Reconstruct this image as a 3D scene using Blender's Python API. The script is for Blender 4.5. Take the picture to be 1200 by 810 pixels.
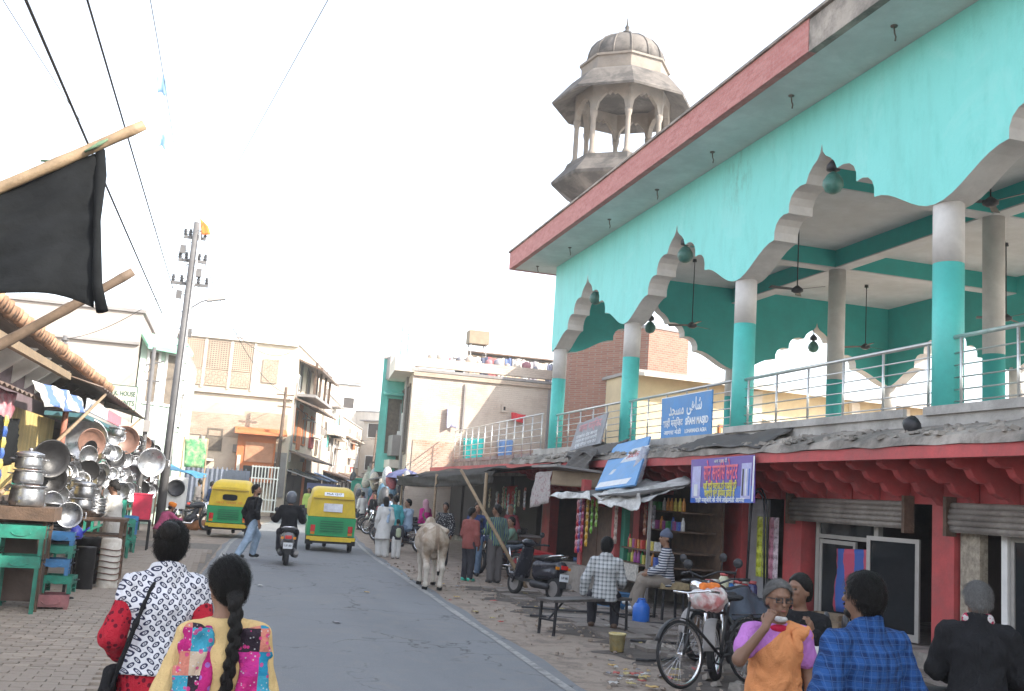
import bpy, bmesh, math, random
import numpy as np
from mathutils import Vector, Matrix
for o in list(bpy.data.objects): bpy.data.objects.remove(o)
R = math.radians
SC = bpy.context.scene
COL = SC.collection
random.seed(7); RNG = np.random.default_rng(7)

# ---------------------------------------------------------------- camera, sky, sun, exposure
cam = bpy.data.objects.new('camera', bpy.data.cameras.new('camera')); COL.objects.link(cam)
cam.data.sensor_width = 36; cam.data.lens = 36; cam.data.clip_end = 2000; cam.data.clip_start = 0.05
rows = ((0.96065259, -0.26904578, 0.06899982), (-0.10542803, -0.12337898, 0.98674341), (-0.25696602, -0.95519212, -0.14688931))
cm = Matrix.Identity(4)
for j in range(3):
    for i in range(3): cm[i][j] = rows[j][i]
cm.translation = (0, 0, 1.8)
cam.matrix_world = cm
SC.camera = cam
SUN_AZ = (0.76, -0.65); SUN_EL = 33.0
W = bpy.data.worlds.new('World'); SC.world = W; W.use_nodes = True
wn = W.node_tree; bg = wn.nodes['Background']
sky = wn.nodes.new('ShaderNodeTexSky'); sky.sky_type = 'NISHITA'; sky.sun_disc = False
sky.sun_elevation = R(SUN_EL); sky.sun_rotation = math.atan2(SUN_AZ[0], SUN_AZ[1])
sky.air_density = 1.0; sky.dust_density = 1.5; sky.ozone_density = 1.0
hs = wn.nodes.new('ShaderNodeHueSaturation'); hs.inputs['Saturation'].default_value = 0.45
wn.links.new(sky.outputs[0], hs.inputs['Color']); wn.links.new(hs.outputs[0], bg.inputs[0]); bg.inputs[1].default_value = 0.15
sl = bpy.data.lights.new('sun', 'SUN'); sl.energy = 2.7; sl.angle = R(0.6); sl.color = (1.0, 0.93, 0.82)
so = bpy.data.objects.new('sun', sl); COL.objects.link(so)
ce = math.cos(R(SUN_EL)); az = Vector(SUN_AZ).normalized()
so.rotation_euler = Vector((az.x*ce, az.y*ce, math.sin(R(SUN_EL)))).to_track_quat('Z', 'Y').to_euler()
SC.view_settings.view_transform = 'Standard'; SC.view_settings.look = 'None'
SC.view_settings.exposure = 1.9; SC.view_settings.gamma = 1.0

# ---------------------------------------------------------------- material helpers
class NT:
    def __init__(s, name):
        s.m = bpy.data.materials.new(name); s.m.use_nodes = True; s.t = s.m.node_tree
        s.b = s.t.nodes['Principled BSDF']; s._oc = None
    def n(s, ty, **kw):
        x = s.t.nodes.new(ty)
        for k, v in kw.items(): setattr(x, k, v)
        return x
    def put(s, sock, v):
        if v is None: return
        if hasattr(v, 'is_output') or isinstance(v, bpy.types.NodeSocket): s.t.links.new(v, sock)
        else:
            if sock.type == 'RGBA' and len(v) == 3: v = (*v, 1)
            sock.default_value = v
    def oc(s):
        if not s._oc: s._oc = s.n('ShaderNodeTexCoord').outputs['Object']
        return s._oc
    def wc(s): return s.n('ShaderNodeNewGeometry').outputs['Position']
    def math(s, op, a, b=0.0, c=None, clamp=False):
        x = s.n('ShaderNodeMath', operation=op); x.use_clamp = clamp
        s.put(x.inputs[0], a); s.put(x.inputs[1], b)
        if c is not None: s.put(x.inputs[2], c)
        return x.outputs[0]
    def mix(s, f, a, b, mode='MIX'):
        x = s.n('ShaderNodeMix', data_type='RGBA', blend_type=mode); s.put(x.inputs[0], f); s.put(x.inputs[6], a); s.put(x.inputs[7], b)
        return x.outputs[2]
    def noise(s, scale, detail=3.0, vec=None, rough=0.55, dist=0.0):
        x = s.n('ShaderNodeTexNoise'); x.inputs['Scale'].default_value = scale; x.inputs['Detail'].default_value = detail
        x.inputs['Roughness'].default_value = rough; x.inputs['Distortion'].default_value = dist
        s.put(x.inputs['Vector'], vec if vec is not None else s.oc()); return x.outputs[0]
    def voro(s, scale, vec=None, out='Color', feat='F1'):
        x = s.n('ShaderNodeTexVoronoi', feature=feat); x.inputs['Scale'].default_value = scale
        s.put(x.inputs['Vector'], vec if vec is not None else s.oc()); return x.outputs[out]
    def ramp(s, f, stops):
        x = s.n('ShaderNodeValToRGB'); e = x.color_ramp.elements
        while len(e) > 1: e.remove(e[0])
        e[0].position = stops[0][0]; e[0].color = (*stops[0][1], 1) if len(stops[0][1]) == 3 else stops[0][1]
        for p, c in stops[1:]:
            q = e.new(p); q.color = (*c, 1) if len(c) == 3 else c
        s.put(x.inputs[0], f); return x.outputs[0]
    def sep(s, v):
        x = s.n('ShaderNodeSeparateXYZ'); s.put(x.inputs[0], v); return x.outputs
    def comb(s, x, y, z):
        q = s.n('ShaderNodeCombineXYZ'); s.put(q.inputs[0], x); s.put(q.inputs[1], y); s.put(q.inputs[2], z); return q.outputs[0]
    def map(s, v, loc=(0,0,0), rot=(0,0,0), sc=(1,1,1)):
        x = s.n('ShaderNodeMapping'); s.put(x.inputs[0], v); x.inputs[1].default_value = loc; x.inputs[2].default_value = rot; x.inputs[3].default_value = sc
        return x.outputs[0]
    def bump(s, h, strength=0.3, dist=0.02):
        x = s.n('ShaderNodeBump'); x.inputs['Strength'].default_value = strength; x.inputs['Distance'].default_value = dist
        s.put(x.inputs['Height'], h); s.put(s.b.inputs['Normal'], x.outputs[0])
    def rnd(s): return s.n('ShaderNodeObjectInfo').outputs['Random']
    def fin(s, col, rough=0.8, metal=0.0, spec=None):
        s.put(s.b.inputs['Base Color'], col); s.put(s.b.inputs['Roughness'], rough); s.put(s.b.inputs['Metallic'], metal)
        if spec is not None: s.b.inputs['Specular IOR Level'].default_value = spec
        return s.m
def mul(c, k): return tuple(min(1, x*k) for x in c)
def ordn(i): return ['first','second','third','fourth','fifth','sixth','seventh','eighth','ninth','tenth','eleventh','twelfth','thirteenth','fourteenth','fifteenth','sixteenth','seventeenth','eighteenth','nineteenth','twentieth'][i] if i < 20 else str(i+1)+'th'
MATS = {}
def mat(name, c, rough=0.8, var=0.25, vs=2.5, bump=0.25, bs=30.0, metal=0.0, stain=0.0, sc=(0.12, 0.10, 0.08), ss=1.2, rand=0.12, world=False, spec=None):
    """plain procedural material: base colour with two scales of variation, optional stains, fine relief"""
    if name in MATS: return MATS[name]
    t = NT(name); v = t.wc() if world else t.oc()
    f = t.math('MULTIPLY_ADD', t.noise(vs, 6, v, 0.7), 2.8, -0.9, clamp=True)
    col = t.mix(t.math('MULTIPLY', f, 1.0), mul(c, 1-var*1.1), mul(c, 1+var*0.9))
    if stain:
        st = t.ramp(t.noise(ss, 7, v, 0.7, 0.3), [(0.44, (0,0,0)), (0.60, (1,1,1))])
        col = t.mix(t.math('MULTIPLY', st, stain), col, sc)
    if rand:
        r = t.n('ShaderNodeHueSaturation'); t.put(r.inputs['Color'], col); t.put(r.inputs['Value'], t.math('MULTIPLY_ADD', t.rnd(), rand*2, 1-rand)); col = r.outputs[0]
    if bump: t.bump(t.noise(bs, 4, v, 0.6), bump, 0.02)
    ro = t.math('MULTIPLY_ADD', f, 0.16, rough-0.08, clamp=True)
    MATS[name] = t.fin(col, ro, metal, spec); return MATS[name]

# ---------------------------------------------------------------- mesh helpers
def rotz(a): return Matrix.Rotation(a, 3, 'Z')
class MB:
    def __init__(s): s.v = []; s.f = []; s.mi = []; s.cur = 0; s.sm = []; s.cs = False
    def add(s, vs, fs, M3=None, off=None):
        b = len(s.v)
        for p in vs:
            p = Vector(p)
            if M3 is not None: p = M3 @ p
            if off is not None: p = p + Vector(off)
            s.v.append(tuple(p))
        for f in fs: s.f.append(tuple(b+i for i in f)); s.mi.append(s.cur); s.sm.append(s.cs)
        return s
    def box(s, c, d, M3=None, taper=1.0):
        x, y, z = d[0]/2, d[1]/2, d[2]/2; t = taper
        return s.add([(-x,-y,-z),(x,-y,-z),(x,y,-z),(-x,y,-z),(-x*t,-y*t,z),(x*t,-y*t,z),(x*t,y*t,z),(-x*t,y*t,z)],
              [(3,2,1,0),(4,5,6,7),(0,1,5,4),(1,2,6,5),(2,3,7,6),(3,0,4,7)], M3, c)
    def bb(s, a, b):
        return s.box([(a[i]+b[i])/2 for i in range(3)], [abs(b[i]-a[i]) for i in range(3)])
    def beam(s, a, b, w, h=None, up=(0,0,1)):
        a = Vector(a); b = Vector(b); d = b-a; L = d.length; d.normalize(); h = h or w
        u = Vector(up)
        if abs(d.dot(u)) > 0.98: u = Vector((0,1,0))
        x = d.cross(u).normalized(); z = x.cross(d)
        M3 = Matrix((x, d, z)).transposed()
        return s.box((a+b)/2, (w, L, h), M3)
    def tube(s, pts, r, n=8, cap=True):
        pts = [Vector(p) for p in pts]; m = len(pts); rr = r if isinstance(r, (list, tuple)) else [r]*m
        cs = s.cs; s.cs = True
        base = len(s.v); pu = None
        for i, p in enumerate(pts):
            d = (pts[min(i+1, m-1)]-pts[max(i-1, 0)])
            if d.length < 1e-9: d = Vector((0,0,1))
            d.normalize()
            if pu is None: u = d.orthogonal().normalized()
            else:
                u = pu - d*pu.dot(d)
                u = u.normalized() if u.length > 1e-6 else d.orthogonal().normalized()
            pu = u; w = d.cross(u)
            for k in range(n):
                a = 2*math.pi*k/n; s.v.append(tuple(p + (u*math.cos(a)+w*math.sin(a))*rr[i]))
        for i in range(m-1):
            for k in range(n):
                k2 = (k+1) % n
                s.f.append((base+i*n+k, base+i*n+k2, base+(i+1)*n+k2, base+(i+1)*n+k)); s.mi.append(s.cur); s.sm.append(True)
        if cap:
            s.f.append(tuple(base+k for k in reversed(range(n)))); s.mi.append(s.cur); s.sm.append(False)
            s.f.append(tuple(base+(m-1)*n+k for k in range(n))); s.mi.append(s.cur); s.sm.append(False)
        s.cs = cs; return s
    def lathe(s, prof, n=20, c=(0,0,0), M3=None, ph=0.0, smooth=True):
        """prof: list of (radius, z)"""
        vs = []; fs = []
        for r, z in prof:
            for k in range(n):
                a = 2*math.pi*k/n+ph; vs.append((r*math.cos(a), r*math.sin(a), z))
        m = len(prof)
        for i in range(m-1):
            for k in range(n):
                k2 = (k+1) % n; fs.append((i*n+k, i*n+k2, (i+1)*n+k2, (i+1)*n+k))
        closed = abs(prof[0][0]-prof[-1][0])+abs(prof[0][1]-prof[-1][1]) < 1e-6
        if prof[0][0] > 1e-4 and not closed: fs.append(tuple(reversed(range(n))))
        if prof[-1][0] > 1e-4 and not closed: fs.append(tuple((m-1)*n+k for k in range(n)))
        cs = s.cs; s.cs = smooth; s.add(vs, fs, M3, c); s.cs = cs; return s
    def extr(s, poly, axis, a, b):
        """extrude 2D polygon along axis from a to b. axis 0: poly=(y,z); 1: poly=(x,z); 2: poly=(x,y)"""
        def P(p, t): return (t, p[0], p[1]) if axis == 0 else ((p[0], t, p[1]) if axis == 1 else (p[0], p[1], t))
        n = len(poly); vs = [P(p, a) for p in poly]+[P(p, b) for p in poly]
        fs = [tuple(range(n)), tuple(reversed(range(n, 2*n)))]+[(i, i+n, (i+1) % n+n, (i+1) % n) for i in range(n)]
        return s.add(vs, fs)
    def grid(s, fn, nu, nv, thick=0.0):
        """fn(u,v)->point; a sheet, with thickness when asked"""
        vs = [Vector(fn(i/nu, j/nv)) for i in range(nu+1) for j in range(nv+1)]
        q = [(i*(nv+1)+j, (i+1)*(nv+1)+j, (i+1)*(nv+1)+j+1, i*(nv+1)+j+1) for i in range(nu) for j in range(nv)]
        cs = s.cs; s.cs = True
        if thick:
            nn = (vs[nv+1]-vs[0]).cross(vs[1]-vs[0]).normalized()*thick
            m = len(vs); v2 = vs+[p+nn for p in vs]
            fs = q+[tuple(m+i for i in reversed(f)) for f in q]
            bd = [i*(nv+1) for i in range(nu+1)]+[nu*(nv+1)+j for j in range(1, nv+1)]+[i*(nv+1)+nv for i in range(nu-1, -1, -1)]+[j for j in range(nv-1, 0, -1)]
            for i in range(len(bd)):
                a, b = bd[i], bd[(i+1) % len(bd)]; fs.append((b, a, a+m, b+m))
            s.add(v2, fs)
        else: s.add(vs, q)
        s.cs = cs; return s
    def build(s, name, m, parent=None, bevel=0.0, loc=None, fixn=True):
        me = bpy.data.meshes.new(name); me.from_pydata(s.v, [], s.f)
        ms = m if isinstance(m, (list, tuple)) else [m]
        for x in ms: me.materials.append(x)
        if len(ms) > 1: me.polygons.foreach_set('material_index', s.mi)
        me.polygons.foreach_set('use_smooth', s.sm)
        if fixn:
            b = bmesh.new(); b.from_mesh(me); bmesh.ops.recalc_face_normals(b, faces=b.faces); b.to_mesh(me); b.free()
        o = bpy.data.objects.new(name, me); COL.objects.link(o)
        if parent is not None: o.parent = parent
        if loc is not None: o.location = loc
        if bevel:
            bv = o.modifiers.new('bevel', 'BEVEL'); bv.width = bevel; bv.segments = 1; bv.limit_method = 'ANGLE'
        return o
def tag(o, label=None, cat=None, group=None, kind=None):
    if label: o['label'] = label
    if cat: o['category'] = cat
    if group: o['group'] = group
    if kind: o['kind'] = kind
    return o
def thing(name, label, cat, loc=(0,0,0), rz=0.0, group=None):
    o = bpy.data.objects.new(name, None); COL.objects.link(o); o.empty_display_size = 0.1
    o.location = loc; o.rotation_euler = (0, 0, rz); return tag(o, label, cat, group)
def struct(name, mb, m, **k): return tag(mb.build(name, m, **k), kind='structure')
def copy_tree(o, parent=None):
    c = o.copy(); COL.objects.link(c); c.parent = parent
    if parent is not None: c.matrix_parent_inverse = o.matrix_parent_inverse
    for ch in list(KIDS(o)): copy_tree(ch, c)
    return c
def KIDS(o): return [x for x in o.children]
def dup(o, loc, rz=0.0, label=None, group=None, scale=None, rot=None):
    c = copy_tree(o); c.location = loc; c.rotation_euler = rot if rot is not None else (0, 0, rz)
    if scale: c.scale = (scale,)*3 if not isinstance(scale, (tuple, list)) else scale
    if label: c['label'] = label
    if group: c['group'] = group
    return c
def text_mesh(name, body, size, m, parent, M4, ext=0.002, width=None, align='CENTER', bold=0.0):
    cu = bpy.data.curves.new(name, 'FONT'); cu.body = body; cu.size = size; cu.align_x = align; cu.align_y = 'CENTER'; cu.extrude = ext; cu.offset = bold; cu.resolution_u = 3
    o = bpy.data.objects.new(name, cu); COL.objects.link(o)
    bpy.context.view_layer.update()
    me = bpy.data.meshes.new_from_object(o.evaluated_get(bpy.context.evaluated_depsgraph_get()))
    bpy.data.objects.remove(o); me.materials.clear(); me.materials.append(m); me.name = name
    q = bpy.data.objects.new(name, me); COL.objects.link(q)
    if width and len(me.vertices):
        xs = [v.co.x for v in me.vertices]; w = max(xs)-min(xs); cx = (max(xs)+min(xs))/2
        k = width/w
        for v in me.vertices: v.co.x = (v.co.x-cx)*k
    q.parent = parent; q.matrix_local = M4
    return q
def frame4(o, x, y):
    """4x4 with local x, y axes (for flat lettering); z = x cross y"""
    x = Vector(x).normalized(); y = Vector(y).normalized(); z = x.cross(y)
    m = Matrix.Identity(4)
    for i in range(3): m[i][0] = x[i]; m[i][1] = y[i]; m[i][2] = z[i]; m[i][3] = o[i]
    return m

# ---------------------------------------------------------------- distance-field bodies (people, cow, scooter panels)
def A(*p): return np.array(p, float)
def sdf_eval(prims, res, k, cuts=(), off=0.0, fold=0.0, pad=0.03, ff=1.5):
    lo = np.full(3, 1e9); hi = np.full(3, -1e9)
    bbs = []
    ks = []; k_ = k; q = []
    for p in prims:
        if p[0] == 'k': k_ = p[1]; continue
        q.append(p); ks.append(k_)
    prims = q
    for p in prims:
        if p[0] == 'c': rr = max(p[3], p[4])+off; a = np.minimum(p[1], p[2])-rr; b = np.maximum(p[1], p[2])+rr
        elif p[0] == 'e': rr = max(p[2])+off; a = p[1]-rr; b = p[1]+rr
        else: rr = max(*p[3], *p[4])+off; a = np.minimum(p[1], p[2])-rr; b = np.maximum(p[1], p[2])+rr
        bbs.append((a, b)); lo = np.minimum(lo, a); hi = np.maximum(hi, b)
    lo -= pad; hi += pad
    n = np.ceil((hi-lo)/res).astype(int)+1
    D = np.full(n, 1.0, np.float32)
    ax = [lo[i]+res*np.arange(n[i]) for i in range(3)]
    for p, (a, b), k in zip(prims, bbs, ks):
        m = k*1.2+2.5*res
        i0 = np.maximum(((a-m-lo)/res).astype(int), 0); i1 = np.minimum(((b+m-lo)/res).astype(int)+2, n)
        X = ax[0][i0[0]:i1[0]][:, None, None]; Y = ax[1][i0[1]:i1[1]][None, :, None]; Z = ax[2][i0[2]:i1[2]][None, None, :]
        if p[0] == 'c':
            d = p[2]-p[1]; L2 = float(d@d)+1e-12
            t = np.clip(((X-p[1][0])*d[0]+(Y-p[1][1])*d[1]+(Z-p[1][2])*d[2])/L2, 0, 1)
            q = np.sqrt((X-p[1][0]-t*d[0])**2+(Y-p[1][1]-t*d[1])**2+(Z-p[1][2]-t*d[2])**2)-(p[3]+(p[4]-p[3])*t)-off
        elif p[0] == 'e':
            r = A(*p[2])+off; M3 = p[3] if len(p) > 3 and p[3] is not None else np.eye(3)   # rows: local axes
            dx, dy, dz = X-p[1][0], Y-p[1][1], Z-p[1][2]
            u = [(dx*M3[i][0]+dy*M3[i][1]+dz*M3[i][2]) for i in range(3)]
            k0 = np.sqrt(sum((u[i]/r[i])**2 for i in range(3))); k1 = np.sqrt(sum((u[i]/r[i]**2)**2 for i in range(3)))+1e-9
            q = k0*(k0-1)/k1
        else:   # 't' elliptical loft: a, b, (rx,ry) at a, (rx,ry) at b, x axis
            d = p[2]-p[1]; L = float(np.linalg.norm(d)); d = d/L; x = A(*p[5]); x = x-d*(x@d); x /= np.linalg.norm(x); y = np.cross(d, x)
            dx, dy, dz = X-p[1][0], Y-p[1][1], Z-p[1][2]
            w = dx*d[0]+dy*d[1]+dz*d[2]; t = np.clip(w/L, 0, 1); ov = w-t*L
            rx = p[3][0]+(p[4][0]-p[3][0])*t+off; ry = p[3][1]+(p[4][1]-p[3][1])*t+off
            u = dx*x[0]+dy*x[1]+dz*x[2]; v = dx*y[0]+dy*y[1]+dz*y[2]; mr = np.minimum(rx, ry)
            k0 = np.sqrt((u/rx)**2+(v/ry)**2+(ov/mr)**2); k1 = np.sqrt((u/rx**2)**2+(v/ry**2)**2+(ov/mr**2)**2)+1e-9
            q = k0*(k0-1)/k1
        S = D[i0[0]:i1[0], i0[1]:i1[1], i0[2]:i1[2]]
        h = np.maximum(k-np.abs(S-q), 0)/k
        D[i0[0]:i1[0], i0[1]:i1[1], i0[2]:i1[2]] = np.minimum(S, q)-h*h*k*0.25
    X = ax[0][:, None, None]; Y = ax[1][None, :, None]; Z = ax[2][None, None, :]
    if fold:
        X_, Y_, Z_ = X*ff, Y*ff, Z*ff
        D = D+fold*(np.sin(23*X_+9*Z_+4*np.sin(11*Y_+7*Z_))+0.7*np.sin(31*Z_+13*X_-17*Y_+3*np.sin(19*X_))+0.5*np.sin(47*X_-29*Z_+37*Y_)).astype(np.float32)
    for c in cuts:
        if callable(c): D = np.maximum(D, c(X, Y, Z).astype(np.float32))
        else: D = np.maximum(D, ((X-c[0][0])*c[1][0]+(Y-c[0][1])*c[1][1]+(Z-c[0][2])*c[1][2]).astype(np.float32))
    return D, lo
def surf_nets(D, lo, res):
    D = np.pad(D, 1, constant_values=1.0); lo = lo-res
    s = D < 0
    n = np.array(D.shape)-1
    cnt = np.zeros(n, np.int8); offs = [(i, j, k) for i in (0, 1) for j in (0, 1) for k in (0, 1)]
    for o in offs: cnt += s[o[0]:o[0]+n[0], o[1]:o[1]+n[1], o[2]:o[2]+n[2]]
    act = (cnt > 0) & (cnt < 8)
    I = np.argwhere(act); idx = np.full(n, -1, np.int64); idx[act] = np.arange(len(I))
    cv = np.stack([D[I[:, 0]+o[0], I[:, 1]+o[1], I[:, 2]+o[2]] for o in offs], 1)
    acc = np.zeros((len(I), 3)); num = np.zeros(len(I))
    for a in range(8):
        for b in range(a+1, 8):
            if sum(abs(offs[a][i]-offs[b][i]) for i in range(3)) != 1: continue
            m = (cv[:, a] < 0) != (cv[:, b] < 0)
            t = cv[m, a]/(cv[m, a]-cv[m, b])
            acc[m] += np.array(offs[a])+t[:, None]*(np.array(offs[b])-np.array(offs[a])); num[m] += 1
    V = lo+(I+acc/np.maximum(num, 1)[:, None])*res
    F = []
    for axis in range(3):
        sl0 = [slice(1, -1)]*3; sl1 = [slice(1, -1)]*3
        sl0[axis] = slice(0, -1); sl1[axis] = slice(1, None)
        s0 = s[tuple(sl0)]; s1 = s[tuple(sl1)]
        E = np.argwhere(s0 != s1); flip = s0[s0 != s1]
        off = np.array([1, 1, 1]); off[axis] = 0; E = E+off
        b, c = [(1, 2), (2, 0), (0, 1)][axis]
        eb = np.zeros(3, int); eb[b] = 1; ec = np.zeros(3, int); ec[c] = 1
        q = [idx[tuple((E-eb-ec).T)], idx[tuple((E-ec).T)], idx[tuple(E.T)], idx[tuple((E-eb).T)]]
        q = np.stack(q, 1); q[~flip] = q[~flip][:, ::-1]; F.append(q)
    return V, np.concatenate(F)
def blob(name, prims, m, parent, res=0.02, k=0.03, cuts=(), off=0.0, fold=0.0, smooth=True, ff=1.5):
    D, lo = sdf_eval(prims, res, k, cuts, off, fold, ff=ff)
    V, F = surf_nets(D, lo, res)
    if len(V) == 0: return None
    me = bpy.data.meshes.new(name); me.vertices.add(len(V)); me.vertices.foreach_set('co', V.astype(np.float32).ravel())
    me.loops.add(F.size); me.loops.foreach_set('vertex_index', F.ravel().astype(np.int32))
    me.polygons.add(len(F)); me.polygons.foreach_set('loop_start', np.arange(0, F.size, 4, dtype=np.int32))
    me.polygons.foreach_set('use_smooth', np.ones(len(F), bool)); me.update(calc_edges=True); me.validate()
    me.materials.append(m)
    o = bpy.data.objects.new(name, me); COL.objects.link(o); o.parent = parent
    return o
# ================================================================ materials of the place
def m_asphalt():
    t = NT('asphalt'); v = t.wc()
    a = t.noise(0.35, 6, v, 0.7); b = t.noise(90, 2, v); c = t.noise(1.6, 6, v, 0.75, 1.2); d = t.noise(0.9, 5, t.map(v, sc=(1, .12, 1)), 0.6)
    col = t.mix(a, (0.145, 0.155, 0.17), (0.235, 0.24, 0.25))
    col = t.mix(t.math('MULTIPLY', t.ramp(d, [(0.45, (0,0,0)), (0.75, (1,1,1))]), 0.45), col, (0.12, 0.125, 0.135))
    col = t.mix(t.math('MULTIPLY', t.ramp(b, [(0.5, (0,0,0)), (0.75, (1,1,1))]), 0.4), col, (0.33, 0.33, 0.33))
    col = t.mix(t.math('MULTIPLY', t.ramp(c, [(0.5, (0,0,0)), (0.78, (1,1,1))]), 0.55), col, (0.27, 0.24, 0.21))
    # dust towards both verges, patches, cracks, oil spots
    w = t.n('ShaderNodeTexVoronoi', feature='DISTANCE_TO_EDGE'); w.inputs['Scale'].default_value = 0.55
    dv = t.n('ShaderNodeVectorMath', operation='ADD'); t.put(dv.inputs[0], v); nz = t.n('ShaderNodeTexNoise'); nz.inputs['Scale'].default_value = 2.0; nz.inputs['Detail'].default_value = 6; t.put(nz.inputs['Vector'], v); t.put(dv.inputs[1], nz.outputs['Color'])
    t.put(w.inputs['Vector'], dv.outputs[0]); cr = t.math('MULTIPLY', t.math('LESS_THAN', w.outputs[0], 0.008), t.ramp(a, [(0.45, (0,0,0)), (0.55, (1,1,1))]))
    col = t.mix(t.math('MULTIPLY', cr, 0.7), col, (0.05, 0.05, 0.05))
    sp = t.math('MULTIPLY', t.ramp(t.noise(2.7, 2, v), [(0.70, (0,0,0)), (0.74, (1,1,1))]), 0.5); col = t.mix(sp, col, (0.08, 0.08, 0.085))
    t.bump(t.math('SUBTRACT', b, t.math('MULTIPLY', cr, 2.0)), 0.6, 0.008); return t.fin(col, 0.82)
def m_dirt():
    t = NT('dirt'); v = t.wc()
    a = t.noise(0.5, 7, v, 0.72); b = t.noise(14, 5, v, 0.7); c = t.noise(3.1, 6, v, 0.75, 0.8)
    col = t.mix(a, (0.24, 0.19, 0.15), (0.43, 0.35, 0.285))
    col = t.mix(t.math('MULTIPLY', t.ramp(c, [(0.48, (0,0,0)), (0.62, (1,1,1))]), 0.6), col, (0.13, 0.105, 0.09))
    col = t.mix(t.math('MULTIPLY', t.ramp(b, [(0.55, (0,0,0)), (0.7, (1,1,1))]), 0.4), col, (0.33, 0.30, 0.27))
    t.bump(t.math('ADD', b, c), 0.7, 0.04); return t.fin(col, 0.95)
def m_line():
    t = NT('worn_line_paint'); v = t.wc()
    w = t.ramp(t.math('ADD', t.math('MULTIPLY', t.noise(7, 7, v, 0.8), .75), t.math('MULTIPLY', t.noise(0.8, 3, v), .25)), [(0.42, (0,0,0)), (0.58, (1,1,1))])
    return t.fin(t.mix(w, (0.20, 0.20, 0.20), (0.40, 0.39, 0.37)), 0.85)
def m_paver():
    t = NT('paver_brick'); r = t.rnd()
    c = t.mix(r, (0.28, 0.235, 0.195), (0.43, 0.36, 0.295))
    c = t.mix(t.math('MULTIPLY', t.noise(2.5, 6, t.wc(), 0.7), 0.7), c, (0.26, 0.22, 0.185))
    t.bump(t.noise(60, 3, t.wc()), 0.4, 0.01); return t.fin(c, 0.9)
def m_wall(name, c, stain, sc, ss=0.6, rough=0.75, var=0.12, bump=0.12):
    return mat(name, c, rough, var, 1.3, bump, 25, 0, stain, sc, ss, 0.0, True)
ASPH = m_asphalt(); DIRT = m_dirt(); LINE = m_line(); PAVER = m_paver()
def m_facade():
    t = NT('turquoise_plaster'); v = t.wc()
    a = t.noise(0.5, 6, v, 0.6); st = t.noise(4.0, 8, t.map(v, sc=(1, 1, 0.35)), 0.75)
    p = t.sep(v)
    # peeled and damp patch by a leaking drain
    def blobf(y, z, ry, rz):
        dy = t.math('DIVIDE', t.math('SUBTRACT', p[1], y), ry); dz = t.math('DIVIDE', t.math('SUBTRACT', p[2], z), rz)
        return t.math('SUBTRACT', 1.0, t.math('SQRT', t.math('ADD', t.math('MULTIPLY', dy, dy), t.math('MULTIPLY', dz, dz))), clamp=True)
    pk = t.math('MULTIPLY', blobf(17.0, 8.1, 0.7, 0.9), t.ramp(st, [(0.46, (0,0,0)), (0.62, (1,1,1))]))
    col = t.mix(a, (0.19, 0.66, 0.60), (0.25, 0.74, 0.70))
    col = t.mix(t.math('MULTIPLY', t.ramp(st, [(0.5, (0,0,0)), (0.66, (1,1,1))]), 0.25), col, (0.10, 0.48, 0.42))
    col = t.mix(t.math('MULTIPLY', pk, 1.0, clamp=True), col, (0.16, 0.42, 0.36))
    sk = t.noise(1.3, 5, t.map(v, sc=(1.6, 1.6, .3)), .6); col = t.mix(t.math('MULTIPLY', t.ramp(sk, [(0.5, (0,0,0)), (0.68, (1,1,1))]), .22), col, (0.17, 0.48, 0.43))
    col = t.mix(t.math('MULTIPLY', t.ramp(t.noise(0.8, 7, v, .75, .6), [(0.55, (0,0,0)), (0.62, (1,1,1))]), .28), col, (0.33, 0.74, 0.70))
    col = t.mix(t.math('MULTIPLY', t.ramp(t.noise(9, 6, v, .8), [(0.64, (0,0,0)), (0.70, (1,1,1))]), .35), col, (0.30, 0.50, 0.46))
    t.bump(t.math('ADD', t.noise(18, 4, v), t.math('MULTIPLY', t.noise(2.0, 4, v), 2.0)), 0.2, 0.03); return t.fin(col, 0.62)
FACADE = m_facade()
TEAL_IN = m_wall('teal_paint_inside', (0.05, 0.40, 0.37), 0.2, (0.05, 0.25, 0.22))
TEAL_COL = m_wall('turquoise_column_paint', (0.10, 0.58, 0.52), 0.25, (0.08, 0.40, 0.36), 1.6, 0.5)
OFFWHITE = m_wall('off_white_plaster', (0.66, 0.63, 0.60), 0.3, (0.40, 0.36, 0.33), 1.2)
CEIL = m_wall('ceiling_whitewash', (0.56, 0.55, 0.56), 0.35, (0.40, 0.38, 0.36))
SOFFIT = m_wall('soffit_plaster', (0.66, 0.68, 0.67), 0.4, (0.46, 0.47, 0.46), 0.8)
CONC = m_wall('weathered_concrete', (0.36, 0.32, 0.28), 0.7, (0.10, 0.095, 0.085), 1.4, 0.95, 0.3, 0.6)
CONC_L = m_wall('pale_concrete', (0.46, 0.44, 0.41), 0.5, (0.24, 0.22, 0.20), 2.2, 0.9, 0.2, 0.4)
REDP = m_wall('red_oxide_paint', (0.52, 0.085, 0.085), 0.4, (0.28, 0.09, 0.085), 1.8, 0.65, 0.25, 0.25)
STONE = m_wall('old_minaret_plaster', (0.26, 0.22, 0.185), 0.75, (0.20, 0.185, 0.17), 1.3, 0.95, 0.25, 0.5)
STONE_D = m_wall('blackened_dome_plaster', (0.15, 0.133, 0.12), 0.8, (0.05, 0.047, 0.045), 1.5, 0.95, 0.3, 0.5)
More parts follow.
